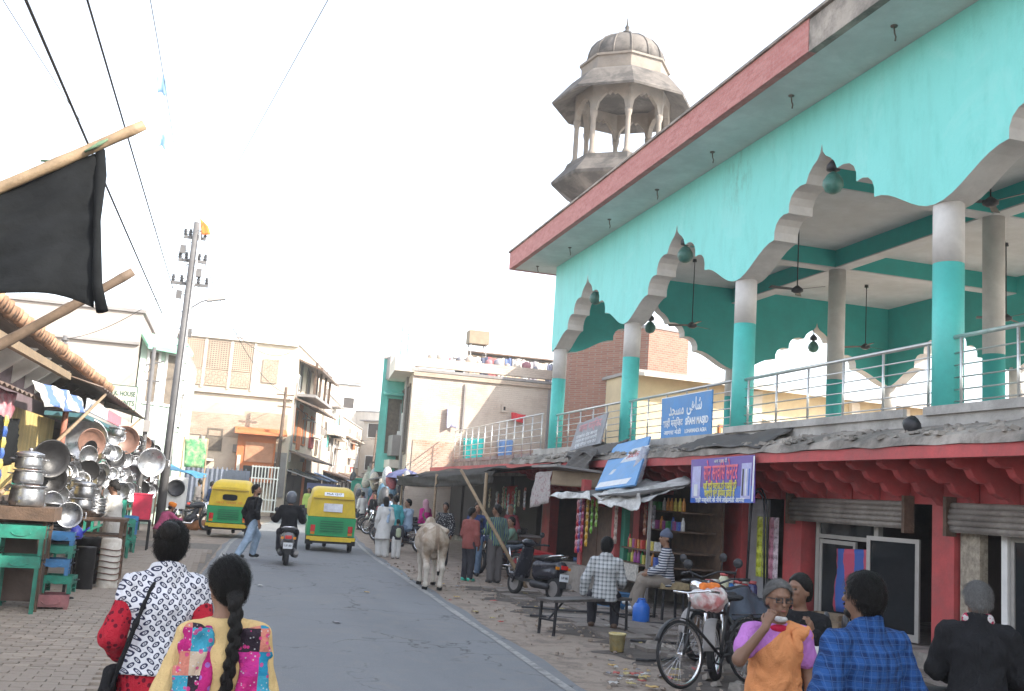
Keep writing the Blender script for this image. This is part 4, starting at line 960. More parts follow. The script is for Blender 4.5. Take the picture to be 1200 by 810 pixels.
SIGNW = mat('sign_white', (0.75, 0.77, 0.8), 0.6, 0.1, 5, 0)
t, T, w, h = flat('mosque_signboard', 'blue board with white Urdu, Hindi and English lettering tied to the mosque railing', 'sign', [(8.84, 20.22, 4.12), (8.84, 17.86, 4.12), (8.84, 17.85, 3.25), (8.84, 20.2, 3.25)], 0.03, BLUEB)
text_mesh('urdu_lettering', '\uFEAA\uFEA0\uFEB4\uFEE3', 0.36, SIGNW, t, T(-.42, 0.15), width=.72, bold=0.006); text_mesh('urdu_lettering', '\uFEF2\uFEEB\uFE8E\uFEB7', 0.36, SIGNW, t, T(.42, 0.2), width=.68, bold=0.006)
text_mesh('hindi_lettering', 'शाही मस्\u093fजद', 0.2, SIGNW, t, T(-.57, -.13), width=0.98, bold=0.004)
text_mesh('english_lettering', 'SHAHI MASJID', 0.19, SIGNW, t, T(.55, -.13), width=1.02, bold=0.006)
text_mesh('hindi_address', 'आगरा मंडी', 0.12, SIGNW, t, T(-.57, -.32), width=0.85, bold=0.002)
text_mesh('english_address', 'LOHAMANDI AGRA', 0.11, SIGNW, t, T(.52, -.32), width=0.98, bold=0.003)
for (u, v, a, b) in ((0, .43, 2.34, .016), (0, -.43, 2.34, .016)): rect(t, T, u, v, a, b, SIGNW, 'border')
t, T, w, h = flat('leaning_grey_sign', 'faded grey sign with pink lettering leaning crooked on the mosque ledge', 'sign', [(8.45, 24.5, 3.75), (8.45, 22.4, 3.92), (8.35, 22.55, 3.2), (8.35, 24.7, 3.08)], 0.03, mat('faded_grey_sign', (0.32, 0.33, 0.36), 0.7, 0.2, 3, 0.1, 20, 0, 0.3))
PINKF = mat('faded_pink_lettering', (0.55, 0.26, 0.28), 0.7)
text_mesh('lettering', 'जामा मस्\u093fजद', 0.26, PINKF, t, T(0.05, 0.17), width=1.6, bold=.004)
for k in range(3): text_mesh('small_lettering', ['ताजगंज रोड आगरा', 'नमाज का समय सारणी', 'सुबह दोपहर शाम रात'][k], 0.11, SIGNW, t, T(-.1, -.03-k*.11), width=1.5)
BLUEP = mat('faded_sky_blue_board', (0.13, 0.33, 0.62), 0.6, 0.15, 2, 0.08, 30, 0, 0.2, (0.3, 0.42, 0.6))
t, T, w, h = flat('propped_blue_board', 'large faded sky blue advertising board propped on the stall roof', 'sign', [(8.3, 21.48, 3.12), (8.3, 19.49, 3.25), (7.3, 17.75, 2.2), (7.3, 19.85, 2.08)], 0.035, BLUEP)
rect(t, T, .25, .22, .9, .42, mat('pale_print', (0.55, 0.58, 0.62), 0.7, 0.2, 8), 'print'); text_mesh('red_lettering', 'होटल', .24, mat('red_print', (0.6, 0.15, 0.14), 0.7), t, T(.25, .2, .008), width=.6)
rect(t, T, .5, -.62, 1.7, .16, SIGNW, 'border'); rect(t, T, -.15, -.25, .2, .15, mat('pale_print', (1,)*3), 'print')
PURP = mat('purple_vinyl', (0.11, 0.055, 0.33), 0.4, 0.1, 2, 0.06, 8); BLUV = mat('blue_vinyl', (0.03, 0.13, 0.52), 0.4, 0.1, 2); PINKL = mat('pink_print', (0.85, 0.14, 0.22), 0.5); YELL = mat('yellow_print', (0.78, 0.70, 0.10), 0.5); LILAC = mat('lilac_print', (0.45, 0.45, 0.72), 0.5, 0.2, 6)
t, T, w, h = flat('purple_banner', 'purple vinyl banner with big pink Hindi lettering hung below the ledge', 'banner', [(7.86, 16.58, 2.68), (7.86, 14.33, 2.72), (7.84, 14.25, 1.98), (7.84, 16.5, 1.93)], 0.008, PURP)
rect(t, T, 0, -.24, 2.2, .26, BLUV, 'blue_band', .003); text_mesh('headline', 'सोनू सर्विस सेन्टर', .36, PINKL, t, T(-.03, .12, .006), width=1.2, bold=.006)
text_mesh('second_line', 'यहाँ सभी प्रकार की गाडियों की', .15, YELL, t, T(-.03, -.1, .008), width=1.18, bold=.004); text_mesh('third_line', 'सर्विस एवं रिपेयर होती है', .15, YELL, t, T(-.03, -.22, .008), width=1.08, bold=.004)
text_mesh('address_line', 'शाही मस्जिद के नीचे लोहामंडी आगरा', .1, SIGNW, t, T(-.03, -.33, .008), width=1.75, bold=.002); text_mesh('top_line', 'जय माता दी', .08, SIGNW, t, T(-.03, .31, .008), width=.45)
rect(t, T, -.9, -.02, .32, .54, LILAC, 'picture', .006); rect(t, T, .86, -.03, .32, .56, LILAC, 'picture', .006)
for k in range(3): rect(t, T, .76+.1*k, -.05, .05, .42, [DARKM, SIGNW, BLUV][k], 'picture_figure', .009)
rect(t, T, -.9, -.16, .14, .2, SIGNW, 'picture_figure', .009); rect(t, T, 1.08, 0, .05, .7, SIGNW, 'border', .004)

# ================================================================ kiosk below the blue board
WHT = mat('dirty_white_plastic', (0.62, 0.62, 0.60), 0.55, 0.3, 5, 0.5, 18, 0, 0.5)
KI = thing('snack_kiosk', 'cluttered snack kiosk with plastic sheet roof under the blue board', 'kiosk', (7.6, 18.7, 0))
def KP(nm, mb, m, **k): o = mb.build(nm, m, KI, **k); o.matrix_parent_inverse = Matrix.Translation((-7.6, -18.7, 0)); return o
def sheet(c, nu=14, nv=8, th=.012, amp=.04, seed=1, droop=0.0):
    """crumpled sheet through four corners"""
    c = [Vector(p) for p in c]; rr = random.Random(seed); p1, p2, p3 = (rr.uniform(0, 6) for _ in range(3))
    n = (c[1]-c[0]).cross(c[3]-c[0]).normalized(); mb = MB()
    def fn(u, v):
        p = c[0].lerp(c[1], u).lerp(c[3].lerp(c[2], u), v)
        return p+n*amp*(math.sin(9*u+p1+3*v)+.7*math.sin(7*v+15*u+p2)+.5*math.sin(23*u+19*v+p3))-Vector((0, 0, droop*4*u*(1-u)))
    mb.grid(fn, nu, nv, th); return mb
KP('tin_roof', sheet([(8.9, 21.2, 2.35), (8.9, 17.2, 2.42), (6.9, 16.9, 2.0), (6.7, 20.9, 1.9)], amp=.01, th=.03), TARP_GREY)
KP('plastic_sheet', sheet([(8.0, 18.9, 2.3), (8.2, 17.15, 2.36), (7.1, 16.75, 1.93), (6.75, 18.5, 1.95)], 22, 12, amp=.035, seed=5), WHT)
KP('plastic_flap', sheet([(6.95, 18.6, 2.02), (7.05, 16.8, 2.0), (6.95, 16.75, 1.74), (6.8, 18.3, 1.82)], 22, 5, amp=.03, seed=9), WHT)
KP('plastic_flap', sheet([(6.72, 20.8, 1.98), (6.78, 18.7, 2.02), (6.75, 18.6, 1.88), (6.62, 20.7, 1.88)], 14, 4, amp=.02, seed=3), WHT)
mb = MB(); mb.bb((7.5, 19.25, 0.5), (7.56, 20.1, 1.75)); KP('cabinet_door', mb, WOODB); mb = MB(); mb.bb((7.5, 20.13, 0.5), (7.56, 20.95, 1.75)); KP('cabinet_door', mb, WOODB)
for y in (19.12, 21.05): mb = MB(); mb.bb((7.46, y-.1, 0.2), (7.62, y+.1, 2.3)); KP('red_post', mb, REDP)
mb = MB(); mb.bb((7.2, 19.0, -.01), (8.9, 21.8, 0.5)); KP('plinth', mb, CONC)
mb = MB(); mb.bb((7.55, 18.75, 0.3), (7.65, 18.95, 2.1)); KP('green_post', mb, mat('green_board', (0.04, 0.22, 0.15), 0.6))
for z in (0.42, 0.75, 1.02, 1.4, 1.75):
    mb = MB(); mb.bb((7.5 if z < 1.1 else 8.0, 17.2, z-.015), (8.7, 18.75, z+.015)); KP('shelf', mb, WOODB)
mb = MB(); mb.bb((8.7, 17.0, 0.2), (8.76, 19.1, 2.3)); KP('back_board', mb, WOODB)
for y in (17.1,): mb = MB(); mb.beam((7.35, y, 0), (7.35, y, 2.05), .05); KP('post', mb, GREYP)
mb = MB(); mb.bb((7.6, 17.25, .44), (7.66, 17.7, .74)); KP('yellow_crate', mb, mat('yellow_plastic', (0.75, 0.55, 0.04), 0.4))
mb = MB(); mb.bb((7.46, 17.85, .44), (7.5, 18.7, .74)); KP('paper_stack', mb, mat('newsprint', (0.5, 0.47, 0.42), 0.9, .4, 20))
# goods: bottles and boxes on the shelves, one by one
BC = [(0.05,0.25,0.08),(0.5,0.06,0.05),(0.6,0.5,0.1),(0.55,0.55,0.55),(0.08,0.15,0.5),(0.6,0.25,0.05),(0.35,0.08,0.3)]
def bottle_mesh(ci):
    mb = MB(); mb.lathe([(.035, 0), (.038, .02), (.038, .15), (.018, .2), (.016, .24)], 10); return mb
bt = None; kk = 0
for z in (.435, .765, 1.035, 1.415, 1.765):
    y = 17.32; cb = cp = 0
    while y < 18.7:
        ci = random.randrange(7); m_ = mat('goods_%d' % ci, BC[ci], 0.35, 0.3, 20)
        if random.random() < .5:
            mb = bottle_mesh(ci); nm = 'bottle'; lab = ordn(cb)+' bottle from the right on the '+{.435:'lowest',.765:'second',1.035:'middle',1.415:'fourth',1.765:'top'}[z]+' snack kiosk shelf'; cb += 1
        else:
            mb = MB(); mb.box((0, 0, .08), (.1, .09, .16)); nm = 'packet_box'; lab = ordn(cp)+' packet box from the right on the '+{.435:'lowest',.765:'second',1.035:'middle',1.415:'fourth',1.765:'top'}[z]+' snack kiosk shelf'; cp += 1
        tag(mb.build(nm, m_, loc=(7.62 if z < 1.1 else 8.1, y, z)), lab, 'bottle' if nm == 'bottle' else 'box', 'goods on the snack kiosk shelves'); y += random.uniform(.11, .2)
def packet_strip(name, x, y, z0, n, c, lab, grp, w=.13, h=.14, c2=None):
    t = thing(name, lab, 'packets', (x, y, z0), random.uniform(-.1, .1), grp)
    for k in range(n):
        mb = MB(); a = random.uniform(-.25, .25)
        vs = []; 
        def fn(u, v):
            b = math.sin(math.pi*u)*math.sin(math.pi*v)
            return (-.035*b*1.0, (u-.5)*w, -(k+v)*h)
        mb.grid(fn, 4, 4); 
        def fn2(u, v):
            b = math.sin(math.pi*u)*math.sin(math.pi*v)
            return (.03*b+.003, (u-.5)*w, -(k+v)*h)
        mb.grid(fn2, 4, 4)
        cc = c if (c2 is None or k % 2) else c2
        mb.build('packet', mat('packet_%d_%d_%d' % tuple(int(q*100) for q in cc), cc, 0.3, 0.5, 14, 0.3, 25), t)
G_ = 'strips of snack packets at the kiosk'
packet_strip('packet_strip', 7.35, 20.95, 1.86, 8, (0.5, 0.03, 0.05), 'leftmost strip of red snack packets at the kiosk', G_, c2=(0.6, .25, .3))
packet_strip('packet_strip', 7.33, 20.75, 1.88, 8, (0.14, 0.05, 0.28), 'strip of violet snack packets between red ones at the kiosk', G_, c2=(0.4, .3, .5))
packet_strip('packet_strip', 7.31, 20.52, 1.9, 8, (0.5, 0.03, 0.05), 'strip of red snack packets beside the orange strip', G_, c2=(.45, .05, .2))
packet_strip('packet_strip', 7.3, 20.22, 1.9, 7, (0.62, 0.36, 0.03), 'strip of orange yellow snack packets at the kiosk', G_)
packet_strip('packet_strip', 7.3, 19.95, 1.9, 5, (0.15, 0.42, 0.04), 'strip of bright green snack packets at the kiosk', G_)
packet_strip('packet_strip', 7.3, 19.68, 1.9, 4, (0.25, 0.45, 0.06), 'short strip of yellow green snack packets at the kiosk', G_)
packet_strip('packet_strip', 7.45, 18.98, 1.9, 6, (0.45, 0.35, 0.3), 'strip of pale pouches by the green kiosk post', G_)
packet_strip('packet_strip', 7.6, 17.9, 1.85, 4, (0.35, 0.15, 0.1), 'strip of brown pouches above the kiosk bottles', G_)
packet_strip('packet_strip', 7.6, 17.5, 1.85, 3, (0.3, 0.3, 0.34), 'strip of grey sachets above the kiosk bottles', G_)
for j, (y, c) in enumerate(((16.15, (0.55, 0.6, 0.06)), (15.95, (0.5, 0.52, 0.08)), (15.75, (0.5, 0.2, 0.28)), (15.6, (0.62, 0.5, 0.55)))):
    packet_strip('packet_strip', 9.0, y, 1.78, 6, c, ['lime packets hanging in the narrow shop doorway', 'yellow green packets hanging in the narrow shop doorway', 'pink packets hanging beside the red pier', 'pale pink packets hanging nearest the red pier'][j], 'packets in the narrow shop doorway', .17, .17)
# floral box awning left of the kiosk, tarps bundled on the ledge
FLOR = NT('floral_cloth'); _c = FLOR.ramp(FLOR.noise(14, 4), [(.4, (0.36, .33, .32)), (.55, (.45, .40, .38)), (.62, (.28, .16, .16)), (.7, (.3, .3, .33))]); FLOR.fin(_c, .9); FLOR = FLOR.m
t = thing('floral_awning', 'box awning covered in faded floral cloth left of the packet strips', 'awning', (7.2, 21.9, 0))
mb = sheet([(-.25, 1.1, 2.42), (-.2, -.1, 2.46), (-.3, -.2, 1.75), (-.35, 1.0, 1.6)], 10, 8, amp=.02, seed=4); mb.build('front_cloth', FLOR, t)
mb = sheet([(-.2, -.12, 2.46), (1.4, -.9, 2.55), (1.4, -.9, 2.1), (-.25, -.15, 2.15)], 8, 6, amp=.02, seed=6); mb.build('side_cloth', mat('brown_ply', (0,)*3), t)
mb = MB(); mb.box((.55, .2, 2.5), (1.75, 1.9, .05), Matrix.Rotation(R(4), 3, 'Y')); mb.build('top_board', GREYP, t)
t = thing('bundled_tarp', 'grey tarpaulin bundled on the ledge between the grey sign and the blue board', 'tarpaulin', (8.1, 22.3, 2.9))
sheet([(.55, 1.3, .3), (.5, -1.1, .32), (-.28, -1.0, -.02), (-.3, 1.2, -.05)], 26, 12, amp=.05, seed=41).build('cloth', TARP_GREY, t)
sheet([(-.24, 1.1, .08), (-.22, -.9, .1), (-.36, -.7, -.42), (-.38, .9, -.38)], 24, 10, amp=.035, seed=43).build('hanging_fold', TARP_GREY, t)
t = thing('ledge_tarp', 'worn grey canvas draped along the ledge above the purple banner', 'tarpaulin', (8.2, 15.9, 2.95))
sheet([(.45, 1.5, .26), (.45, -1.5, .3), (-.3, -1.6, -.08), (-.32, 1.5, -.06)], 20, 8, amp=.025, seed=12).build('canvas', TARP_GREY, t)
t = thing('striped_sack', 'white and blue striped sack hanging beside the propped blue board', 'sack', (7.75, 18.75, 2.55))
blob('sack', [('c', A(.15, 0, .35), A(-.05, 0, -.25), .09, .13), ('e', A(-.05, .03, -.28), (.13, .12, .13))], mat('white_blue_sack', (0.55, 0.56, 0.6), .8, .4, 5, .4, 18, 0, .6, (.08, .1, .3), 4), t, .03, .05, fold=.01)
# concrete sill by the timber shop, plastic bag, etc
t = thing('carrier_bag', 'white and red carrier bag hanging in the dark shop behind the scooter', 'bag', (8.9, 22.9, 1.1))
blob('bag', [('e', A(0, 0, .12), (.1, .22, .18)), ('e', A(0, -.1, .28), (.08, .12, .14)), ('c', A(0, .05, .3), A(0, .02, .45), .05, .02)], mat('white_red_bag', (.7, .68, .66), .4, .2, 5, .3, 20, 0, .8, (.5, .06, .06), 3), t, .03, .04, fold=.008)
# grey bent pipe loop by the narrow door
t = thing('bent_pipe_loop', 'bundle of grey hose bent into a tall loop against the narrow shop', 'hose', (8.2, 14.8, 0))
for k in range(2):
    mb = MB(); q = .05*k; pts = [(.02*k, .30+q, .3)]+[(.02*k, (.22+q)*math.cos(a)+.0, 1.75+(.42+q)*math.sin(a)) for a in np.linspace(0, math.pi, 14)]+[(.02*k, -.30-q, .3)]
    mb.tube(pts, .017, 8); mb.build('hose', DARKM, t)
t = thing('dark_tyre_pile', 'coil of dark hose and tubes heaped behind the woman in the sari', 'hose', (8.0, 14.2, 0))
for k in range(4): mb = MB(); mb.tube([(.38*math.cos(a), .38*math.sin(a), .12+.12*k+.03*math.sin(3*a+k)) for a in np.linspace(0, 2*math.pi, 22)], .055, 8); mb.build('coil', BLACKR, t)
# jars on a small table
t = thing('jar_table', 'rough low wooden table with jars between motorcycle and red wall', 'table', (7.15, 13.6, 0), R(10))
mb = MB(); mb.box((0, 0, .58), (.95, .5, .05)); mb.build('tabletop', WOODB, t)
for x in (-.42, .42):
    for y in (-.2, .2): mb = MB(); mb.beam((x, y, 0), (x, y, .56), .05); mb.build('leg', WOODB, t)
JC = [((0.3,0.4,0.3), 'pale green sweet jar'), ((0.5,0.15,0.1), 'orange red sweet jar'), ((0.5,0.5,0.35), 'tall cream jar'), ((0.05,0.2,0.55), 'blue jar'), ((0.35,0.36,0.38), 'clear grey jar'), ((0.4,0.05,0.06), 'dark red jar'), ((0.04,0.05,0.15), 'navy biscuit tin')]
for k, (c, nm) in enumerate(JC):
    j = thing('jar', nm+' on the low table beside the red wall', 'jar', (6.78+.125*k, 13.55+.05*(k % 2)+.02*k, .61), 0, 'jars on the low table')
    hh = .2+.1*(k == 2)
    mb = MB(); mb.lathe([(.065, 0), (.07, .02), (.07, hh-.04), (.05, hh)], 14); mb.build('glass', mat('jar_%d' % k, c, .2, .4, 16), j)
    mb = MB(); mb.lathe([(.055, hh), (.058, hh+.04), (.0, hh+.045)], 14); mb.build('lid', mat('jar_lid%d' % (k % 2), [(0.5,0.1,0.1),(0.6,0.6,0.55)][k % 2], .4), j)
# bench
BN = thing('steel_bench', 'long thin steel and plank bench standing at the roadside', 'bench', (5.1, 14.0, 0), math.atan2(.75, 1.4))
mb = MB(); mb.box((0, 0, .46), (1.65, .34, .035)); mb.build('seat', mat('dark_plank', (.09, .08, .075), .6, .4, 8, .3, 30), BN)
for x in (-.76, .76):
    for y in (-.14, .14): mb = MB(); mb.beam((x, y, 0), (x*.97, y, .445), .03); mb.build('leg', DARKM, BN)
    mb = MB(); mb.beam((x, -.14, .2), (x, .14, .2), .022); mb.build('brace', DARKM, BN)
for x, s_ in ((-.74, 1), (.74, -1)): mb = MB(); mb.beam((x, 0, .2), (x+.3*s_, 0, .44), .02); mb.build('brace', DARKM, BN)
# bins, bucket, stool for the man in the cap
t = thing('blue_water_can', 'bright blue plastic can standing by the bench', 'can', (6.55, 15.4, 0)); mb = MB(); mb.lathe([(.12, 0), (.135, .03), (.135, .24), (.1, .3), (.06, .31), (.06, .35), (0, .355)], 18); mb.build('body', mat('blue_plastic', (.03, .16, .6), .35, .1, 4), t)
mb = MB(); mb.tube([(-.08, 0, .3), (-.05, 0, .37), (.05, 0, .37), (.08, 0, .3)], .012, 6); mb.build('handle', mat('blue_plastic', (0,)*3), t)
t = thing('paint_bucket', 'worn white and yellow plastic bucket on the dirt verge', 'bucket', (4.95, 12.35, 0)); mb = MB(); mb.lathe([(.085, 0), (.105, .2), (.112, .2), (.112, .22), (.1, .22), (.08, .02), (0, .02)], 18); mb.build('body', mat('yellowed_plastic', (.6, .52, .28), .5, .3, 6, .1, 20, 0, .5, (.62, .38, .03), 3), t)
mb = MB(); mb.tube([(.1*math.cos(a), .03, .2-.09*math.sin(a)) for a in np.linspace(0, math.pi, 10)], .005, 5); mb.build('handle', DARKM, t)
t = thing('wooden_stool', 'makeshift stool under the man in the woollen cap', 'stool', (7.25, 15.9, 0)); mb = MB(); mb.box((0, 0, .56), (.5, .42, .1)); mb.build('seat', mat('stained_sacking', (.36, .28, .16), .9, .4, 9, .4), t)
for x in (-.19, .19):
    for y in (-.16, .16): mb = MB(); mb.beam((x, y, 0), (x*.9, y*.9, .52), .035); mb.build('leg', DARKM, t)
# ================================================================ tea stall awning
AW = thing('tea_stall_awning', 'big dark tarpaulin awning over the tea stall past the scooter', 'awning', (7.2, 29.0, 0))
def AP(nm, mb, m): o = mb.build(nm, m, AW); o.matrix_parent_inverse = Matrix.Translation((-7.2, -29, 0)); return o
TARP_BR = mat('dark_brown_tarpaulin', (.055, .05, .044), .85, .4, 4, .4, 20, 0, .4, (.09, .085, .08), 1.5, spec=.1)
AP('tarpaulin', sheet([(8.6, 37.5, 2.85), (8.6, 23.8, 2.86), (6.3, 24.2, 2.42), (6.0, 37, 2.3)], 40, 12, amp=.04, seed=22, droop=.08), TARP_BR)
AP('hanging_edge', sheet([(6.3, 24.25, 2.42), (6.0, 36.8, 2.31), (6.0, 36.8, 1.98), (6.32, 24.3, 2.12)], 40, 5, amp=.03, seed=2, droop=.08), TARP_BR)
for y in (24.4, 30.5, 36.6): mb = MB(); mb.tube([(6.15, y, 0), (6.15, y, 2.36)], .04, 7); AP('post', mb, BAMBOO)
t = thing('bamboo_prop', 'long slanting bamboo prop from the awning corner down to the scooter', 'pole', (6.15, 20.4, 0))
mb = MB(); mb.tube([(0, 0, 0), (-.62, .5, 1.1), (-1.3, 1.1, 2.32)], [.042, .038, .032], 8); mb.build('pole', BAMBOO, t)
t = thing('purple_umbrella', 'faded violet cloth canopy at the end of the tea stall awning', 'umbrella', (6.6, 38.8, 0)); mb = MB(); mb.lathe([(.75, 2.25), (.6, 2.4), (.36, 2.52), (.06, 2.6), (.02, 2.64)], 10, smooth=False); mb.build('canopy', mat('violet_cloth', (.10, .11, .22), .8), t); mb = MB(); mb.tube([(0, 0, 0), (0, 0, 2.7)], .025, 6); mb.build('pole', DARKM, t)
t = thing('red_cart_table', 'cart table with a bright red side board where the man in green sits', 'table', (7.0, 24.0, 0))
mb = MB(); mb.box((0, 0, .56), (1.1, 1.9, .06)); mb.build('tabletop', mat('bright_red_board', (.62, .03, .04), .5, .1, 4), t)
mb = MB(); mb.box((-.25, -.97, .45), (.55, .03, .24)); mb.build('side_board', mat('bright_red_board', (0,)*3), t)
for x in (-.48, .48):
    for y in (-.85, .85): mb = MB(); mb.beam((x, y, 0), (x, y, .53), .06); mb.build('leg', WOODB, t)
t = thing('tea_counter', 'dark tea counter with pots behind the standing men', 'counter', (7.6, 26.6, 0)); mb = MB(); mb.box((0, 0, .42), (.8, 2.2, .84)); mb.build('cabinet', WOODB, t); mb = MB(); mb.box((-.02, 0, .86), (.9, 2.3, .04)); mb.build('counter_top', GREYP, t)
t = thing('red_menu_board', 'red cloth banner hanging inside the tea stall', 'banner', (7.9, 28.5, 0)); sheet([(0, .7, 2.1), (0, -.7, 2.15), (0, -.7, 1.55), (0, .7, 1.5)], 8, 5, amp=.02).build('cloth', mat('red_banner_cloth', (.42, .04, .05), .8), t)
t = thing('tube_light', 'white tube light fixed to the red eave edge', 'lamp', (7.88, 24.6, 2.7)); mb = MB(); mb.tube([(0, -.6, 0.02), (0, .5, -.02)], .035, 8); mb.build('tube', WHITEP, t)
# poster in the glass shop
t = thing('doorway_poster', 'crumpled blue and pink cloth hanging in the glazed shop doorway', 'cloth', (9.05, 13.45, 0))
PST = NT('blue_pink_print'); _p = PST.sep(PST.oc()); _w = PST.math('SINE', PST.math('MULTIPLY', _p[1], 14.0)); PST.fin(PST.mix(PST.math('GREATER_THAN', PST.math('ADD', _w, PST.noise(5)), .55), (.05, .12, .42), (.55, .08, .14)), .7); PST = PST.m
sheet([(0, .48, 1.38), (0, -.42, 1.42), (.02, -.46, .5), (.02, .5, .45)], 10, 10, amp=.02, seed=8).build('cloth', PST, t)
# litter on the verge
LT = [(0.6,0.58,0.55),(0.5,0.12,0.1),(0.55,0.45,0.2),(0.3,0.3,0.32),(0.6,0.4,0.15)]
for k in range(64):
    x = random.uniform(3.9, 6.6); y = random.uniform(9.6, 22) if k < 26 else random.uniform(8.8, 12)
    if k >= 34: x = 4.5+random.gauss(0, .22); y = 10.6+random.gauss(0, .3)
    if k in (3, 9, 15): x = random.uniform(0.6, 3.2)
    mb = MB(); s_ = random.uniform(.03, .09); p_ = random.uniform(0, 6)
    mb.grid(lambda u, v: ((u-.5)*s_*1.5, (v-.5)*s_, .012+.018*abs(math.sin(5*u+p_+3*v))), 3, 3, .003)
    o = tag(mb.build('litter_scrap', mat('litter_%d' % (k % 5), LT[k % 5], .7), loc=(x, y, 0.02 if x < 3.6 else 0)), ('scrap of litter in the heap below the paint bucket' if k >= 34 else 'small scrap of litter lying on the dusty verge') if x > 3.6 else 'small scrap of litter on the asphalt', 'litter', 'litter along the road'); o.rotation_euler.z = p_
# rubble on the verge
def rubble(name, n, box, smin, smax, m, lab):
    mb = MB()
    for k in range(n):
        x, y = random.uniform(box[0], box[1]), random.uniform(box[2], box[3]); s_ = random.uniform(smin, smax)
        M3 = Matrix.Rotation(random.uniform(0, 6), 3, 'Z') @ Matrix.Rotation(random.uniform(-.5, .5), 3, 'X')
        mb.box((x, y, s_*.2), (s_, s_*random.uniform(.5, 1), s_*.5), M3, random.uniform(.5, .9))
    return tag(mb.build(name, m), lab, 'gravel', kind='stuff')
rubble('gravel', 900, (3.9, 8.6, 8, 26), .015, .06, DIRT, 'loose gravel and stones on the dirt verge')
rubble('rubble', 120, (5.2, 8.5, 9, 13), .05, .16, CONC, 'broken brick and concrete rubble round the motorcycle')
for k, (x0, y0, x1, y1) in enumerate(((5.0, 16.8, 7.2, 16.2), (4.8, 15.6, 7.4, 15.2), (5.5, 13.2, 7.6, 13.0), (4.9, 11.6, 6.6, 12.0))):
    mb = MB(); mb.tube([(x0+(x1-x0)*i/12, y0+(y1-y0)*i/12+.06*math.sin(i*1.1+k), .018) for i in range(13)], .018, 6); tag(mb.build('ground_pipe', DARKM), ['black hose lying behind the bench', 'black hose lying below the bench', 'black hose lying by the stool', 'black hose lying near the bucket'][k], 'hose', 'hoses lying on the verge')

for k in range(14):
    y = 24.9+k*.24; c = [(.3,.3,.32),(.4,.1,.08),(.1,.2,.12),(.35,.3,.2),(.08,.1,.2)][k % 5]
    packet_strip('packet_strip', 7.3+.1*math.sin(k*2.3), y, 2.0+.1*math.sin(k), 3+k % 3, c, ordn(k)+' hanging pouch strip from the near end of the tea stall', 'pouch strips in the tea stall', .14, .14)
for k, (x, y) in enumerate(((7.6, 26.0), (7.5, 26.5), (7.55, 27.0), (7.6, 27.4))):
    j = thing('tea_pot', ordn(k)+' dented tea pan on the dark tea counter', 'pan', (x, y, .885), 0, 'pans on the tea counter'); mb = MB(); mb.lathe([(.1, 0), (.14, .03), (.15, .16+.03*k), (.16, .165+.03*k), (.14, .16+.03*k), (.12, .02), (0, .02)], 18); mb.build('body', ALU, j); mb = MB(); mb.tube([(-.15, 0, .13), (-.32, 0, .16)], .012, 6); mb.build('handle', DARKM, j)
for k, (x, y, z, c) in enumerate(((8.55, 23.0, .22, (.30, .20, .12)), (8.5, 23.5, .22, (.08, .15, .3)), (8.52, 23.1, .54, (.35, .08, .06)), (7.0, 21.95, 0, (.25, .2, .15)), (8.3, 19.9, .5, (.3, .24, .16)), (6.9, 17.4, 0, (.05, .16, .32)), (8.4, 13.1, .22, (.24, .18, .12)))):
    t = thing('crate', ['brown crate on the plinth by the timber doors', 'dull blue crate on the plinth by the timber doors', 'red crate on top of the brown crate', 'brown crate on the ground left of the floral awning', 'wooden crate on the kiosk plinth', 'blue crate below the kiosk shelves', 'brown crate by the glazed shop door'][k], 'crate', (x, y, z), .1*k, 'crates along the shops'); m_ = mat('crate_%d' % k, c, .7, .3, 6, .3)
    for zz in (.04, .14, .24):
        for sx in (-1, 1): mb = MB(); mb.box((sx*.2, 0, zz), (.02, .46, .075)); mb.build('slat', m_, t)
        for sy in (-1, 1): mb = MB(); mb.box((0, sy*.24, zz), (.4, .02, .075)); mb.build('slat', m_, t)
    mb = MB(); mb.box((0, 0, .01), (.39, .46, .015)); mb.build('bottom', m_, t)
# ================================================================ utensil shops on the left
TILE = mat('clay_roof_tile', (0.36, 0.20, 0.12), 0.85, 0.45, 4, 0.4, 25, 0, 0.4, (.20, .16, .12), 3, .3)
PURPLE = m_wall('dusky_upper_wall', (0.20, 0.15, 0.17), 0.4, (0.12, 0.09, 0.1), 2)
YPL = mat('yellow_painted_plank', (0.62, 0.46, 0.18), 0.6, 0.2, 3, 0.2, 20, 0, 0.3, (0.35, 0.25, 0.12), 3, 0.18)
GREENM = mat('green_enamel_iron', (0.02, 0.22, 0.155), 0.45, 0.3, 6, 0.15, 40, 0, 0.4, (0.05, 0.09, 0.07), 4)
BLUEM = mat('blue_enamel_iron', (0.04, 0.18, 0.40), 0.45, 0.3, 6, 0.15, 40, 0, 0.3, (0.05, 0.08, 0.12), 4)
PINKM = mat('faded_red_iron', (0.32, 0.12, 0.13), 0.55, 0.3, 6, 0.15, 40, 0, 0.4)
IRON = mat('black_cast_iron', (0.022, 0.021, 0.022), 0.45, 0.3, 8, 0.15, 30, 0.3)
COPPER = mat('reddish_clay_griddle', (0.21, 0.115, 0.085), 0.5, 0.25, 6, 0.15, 30, 0.15)
US = thing('utensil_shop', 'old shop house with clay tiled eave and yellow plank wall on the left', 'shop', (-4.5, 20, 0))
def UP(nm, mb, m, **k): o = mb.build(nm, m, US, **k); o.matrix_parent_inverse = Matrix.Translation((4.5, -20, 0)); return o
mb = MB(); mb.bb((-8, 8, 2.75), (-3.62, 29, 3.66)); UP('upper_wall', mb, PURPLE)
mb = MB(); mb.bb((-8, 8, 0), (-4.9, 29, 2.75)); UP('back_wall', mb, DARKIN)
for y in (8, 12.2, 16.3, 22.6, 28.9): mb = MB(); mb.bb((-4.9, y-.08, 0), (-3.62, y+.08, 2.75)); UP('partition_wall', mb, DARKIN)
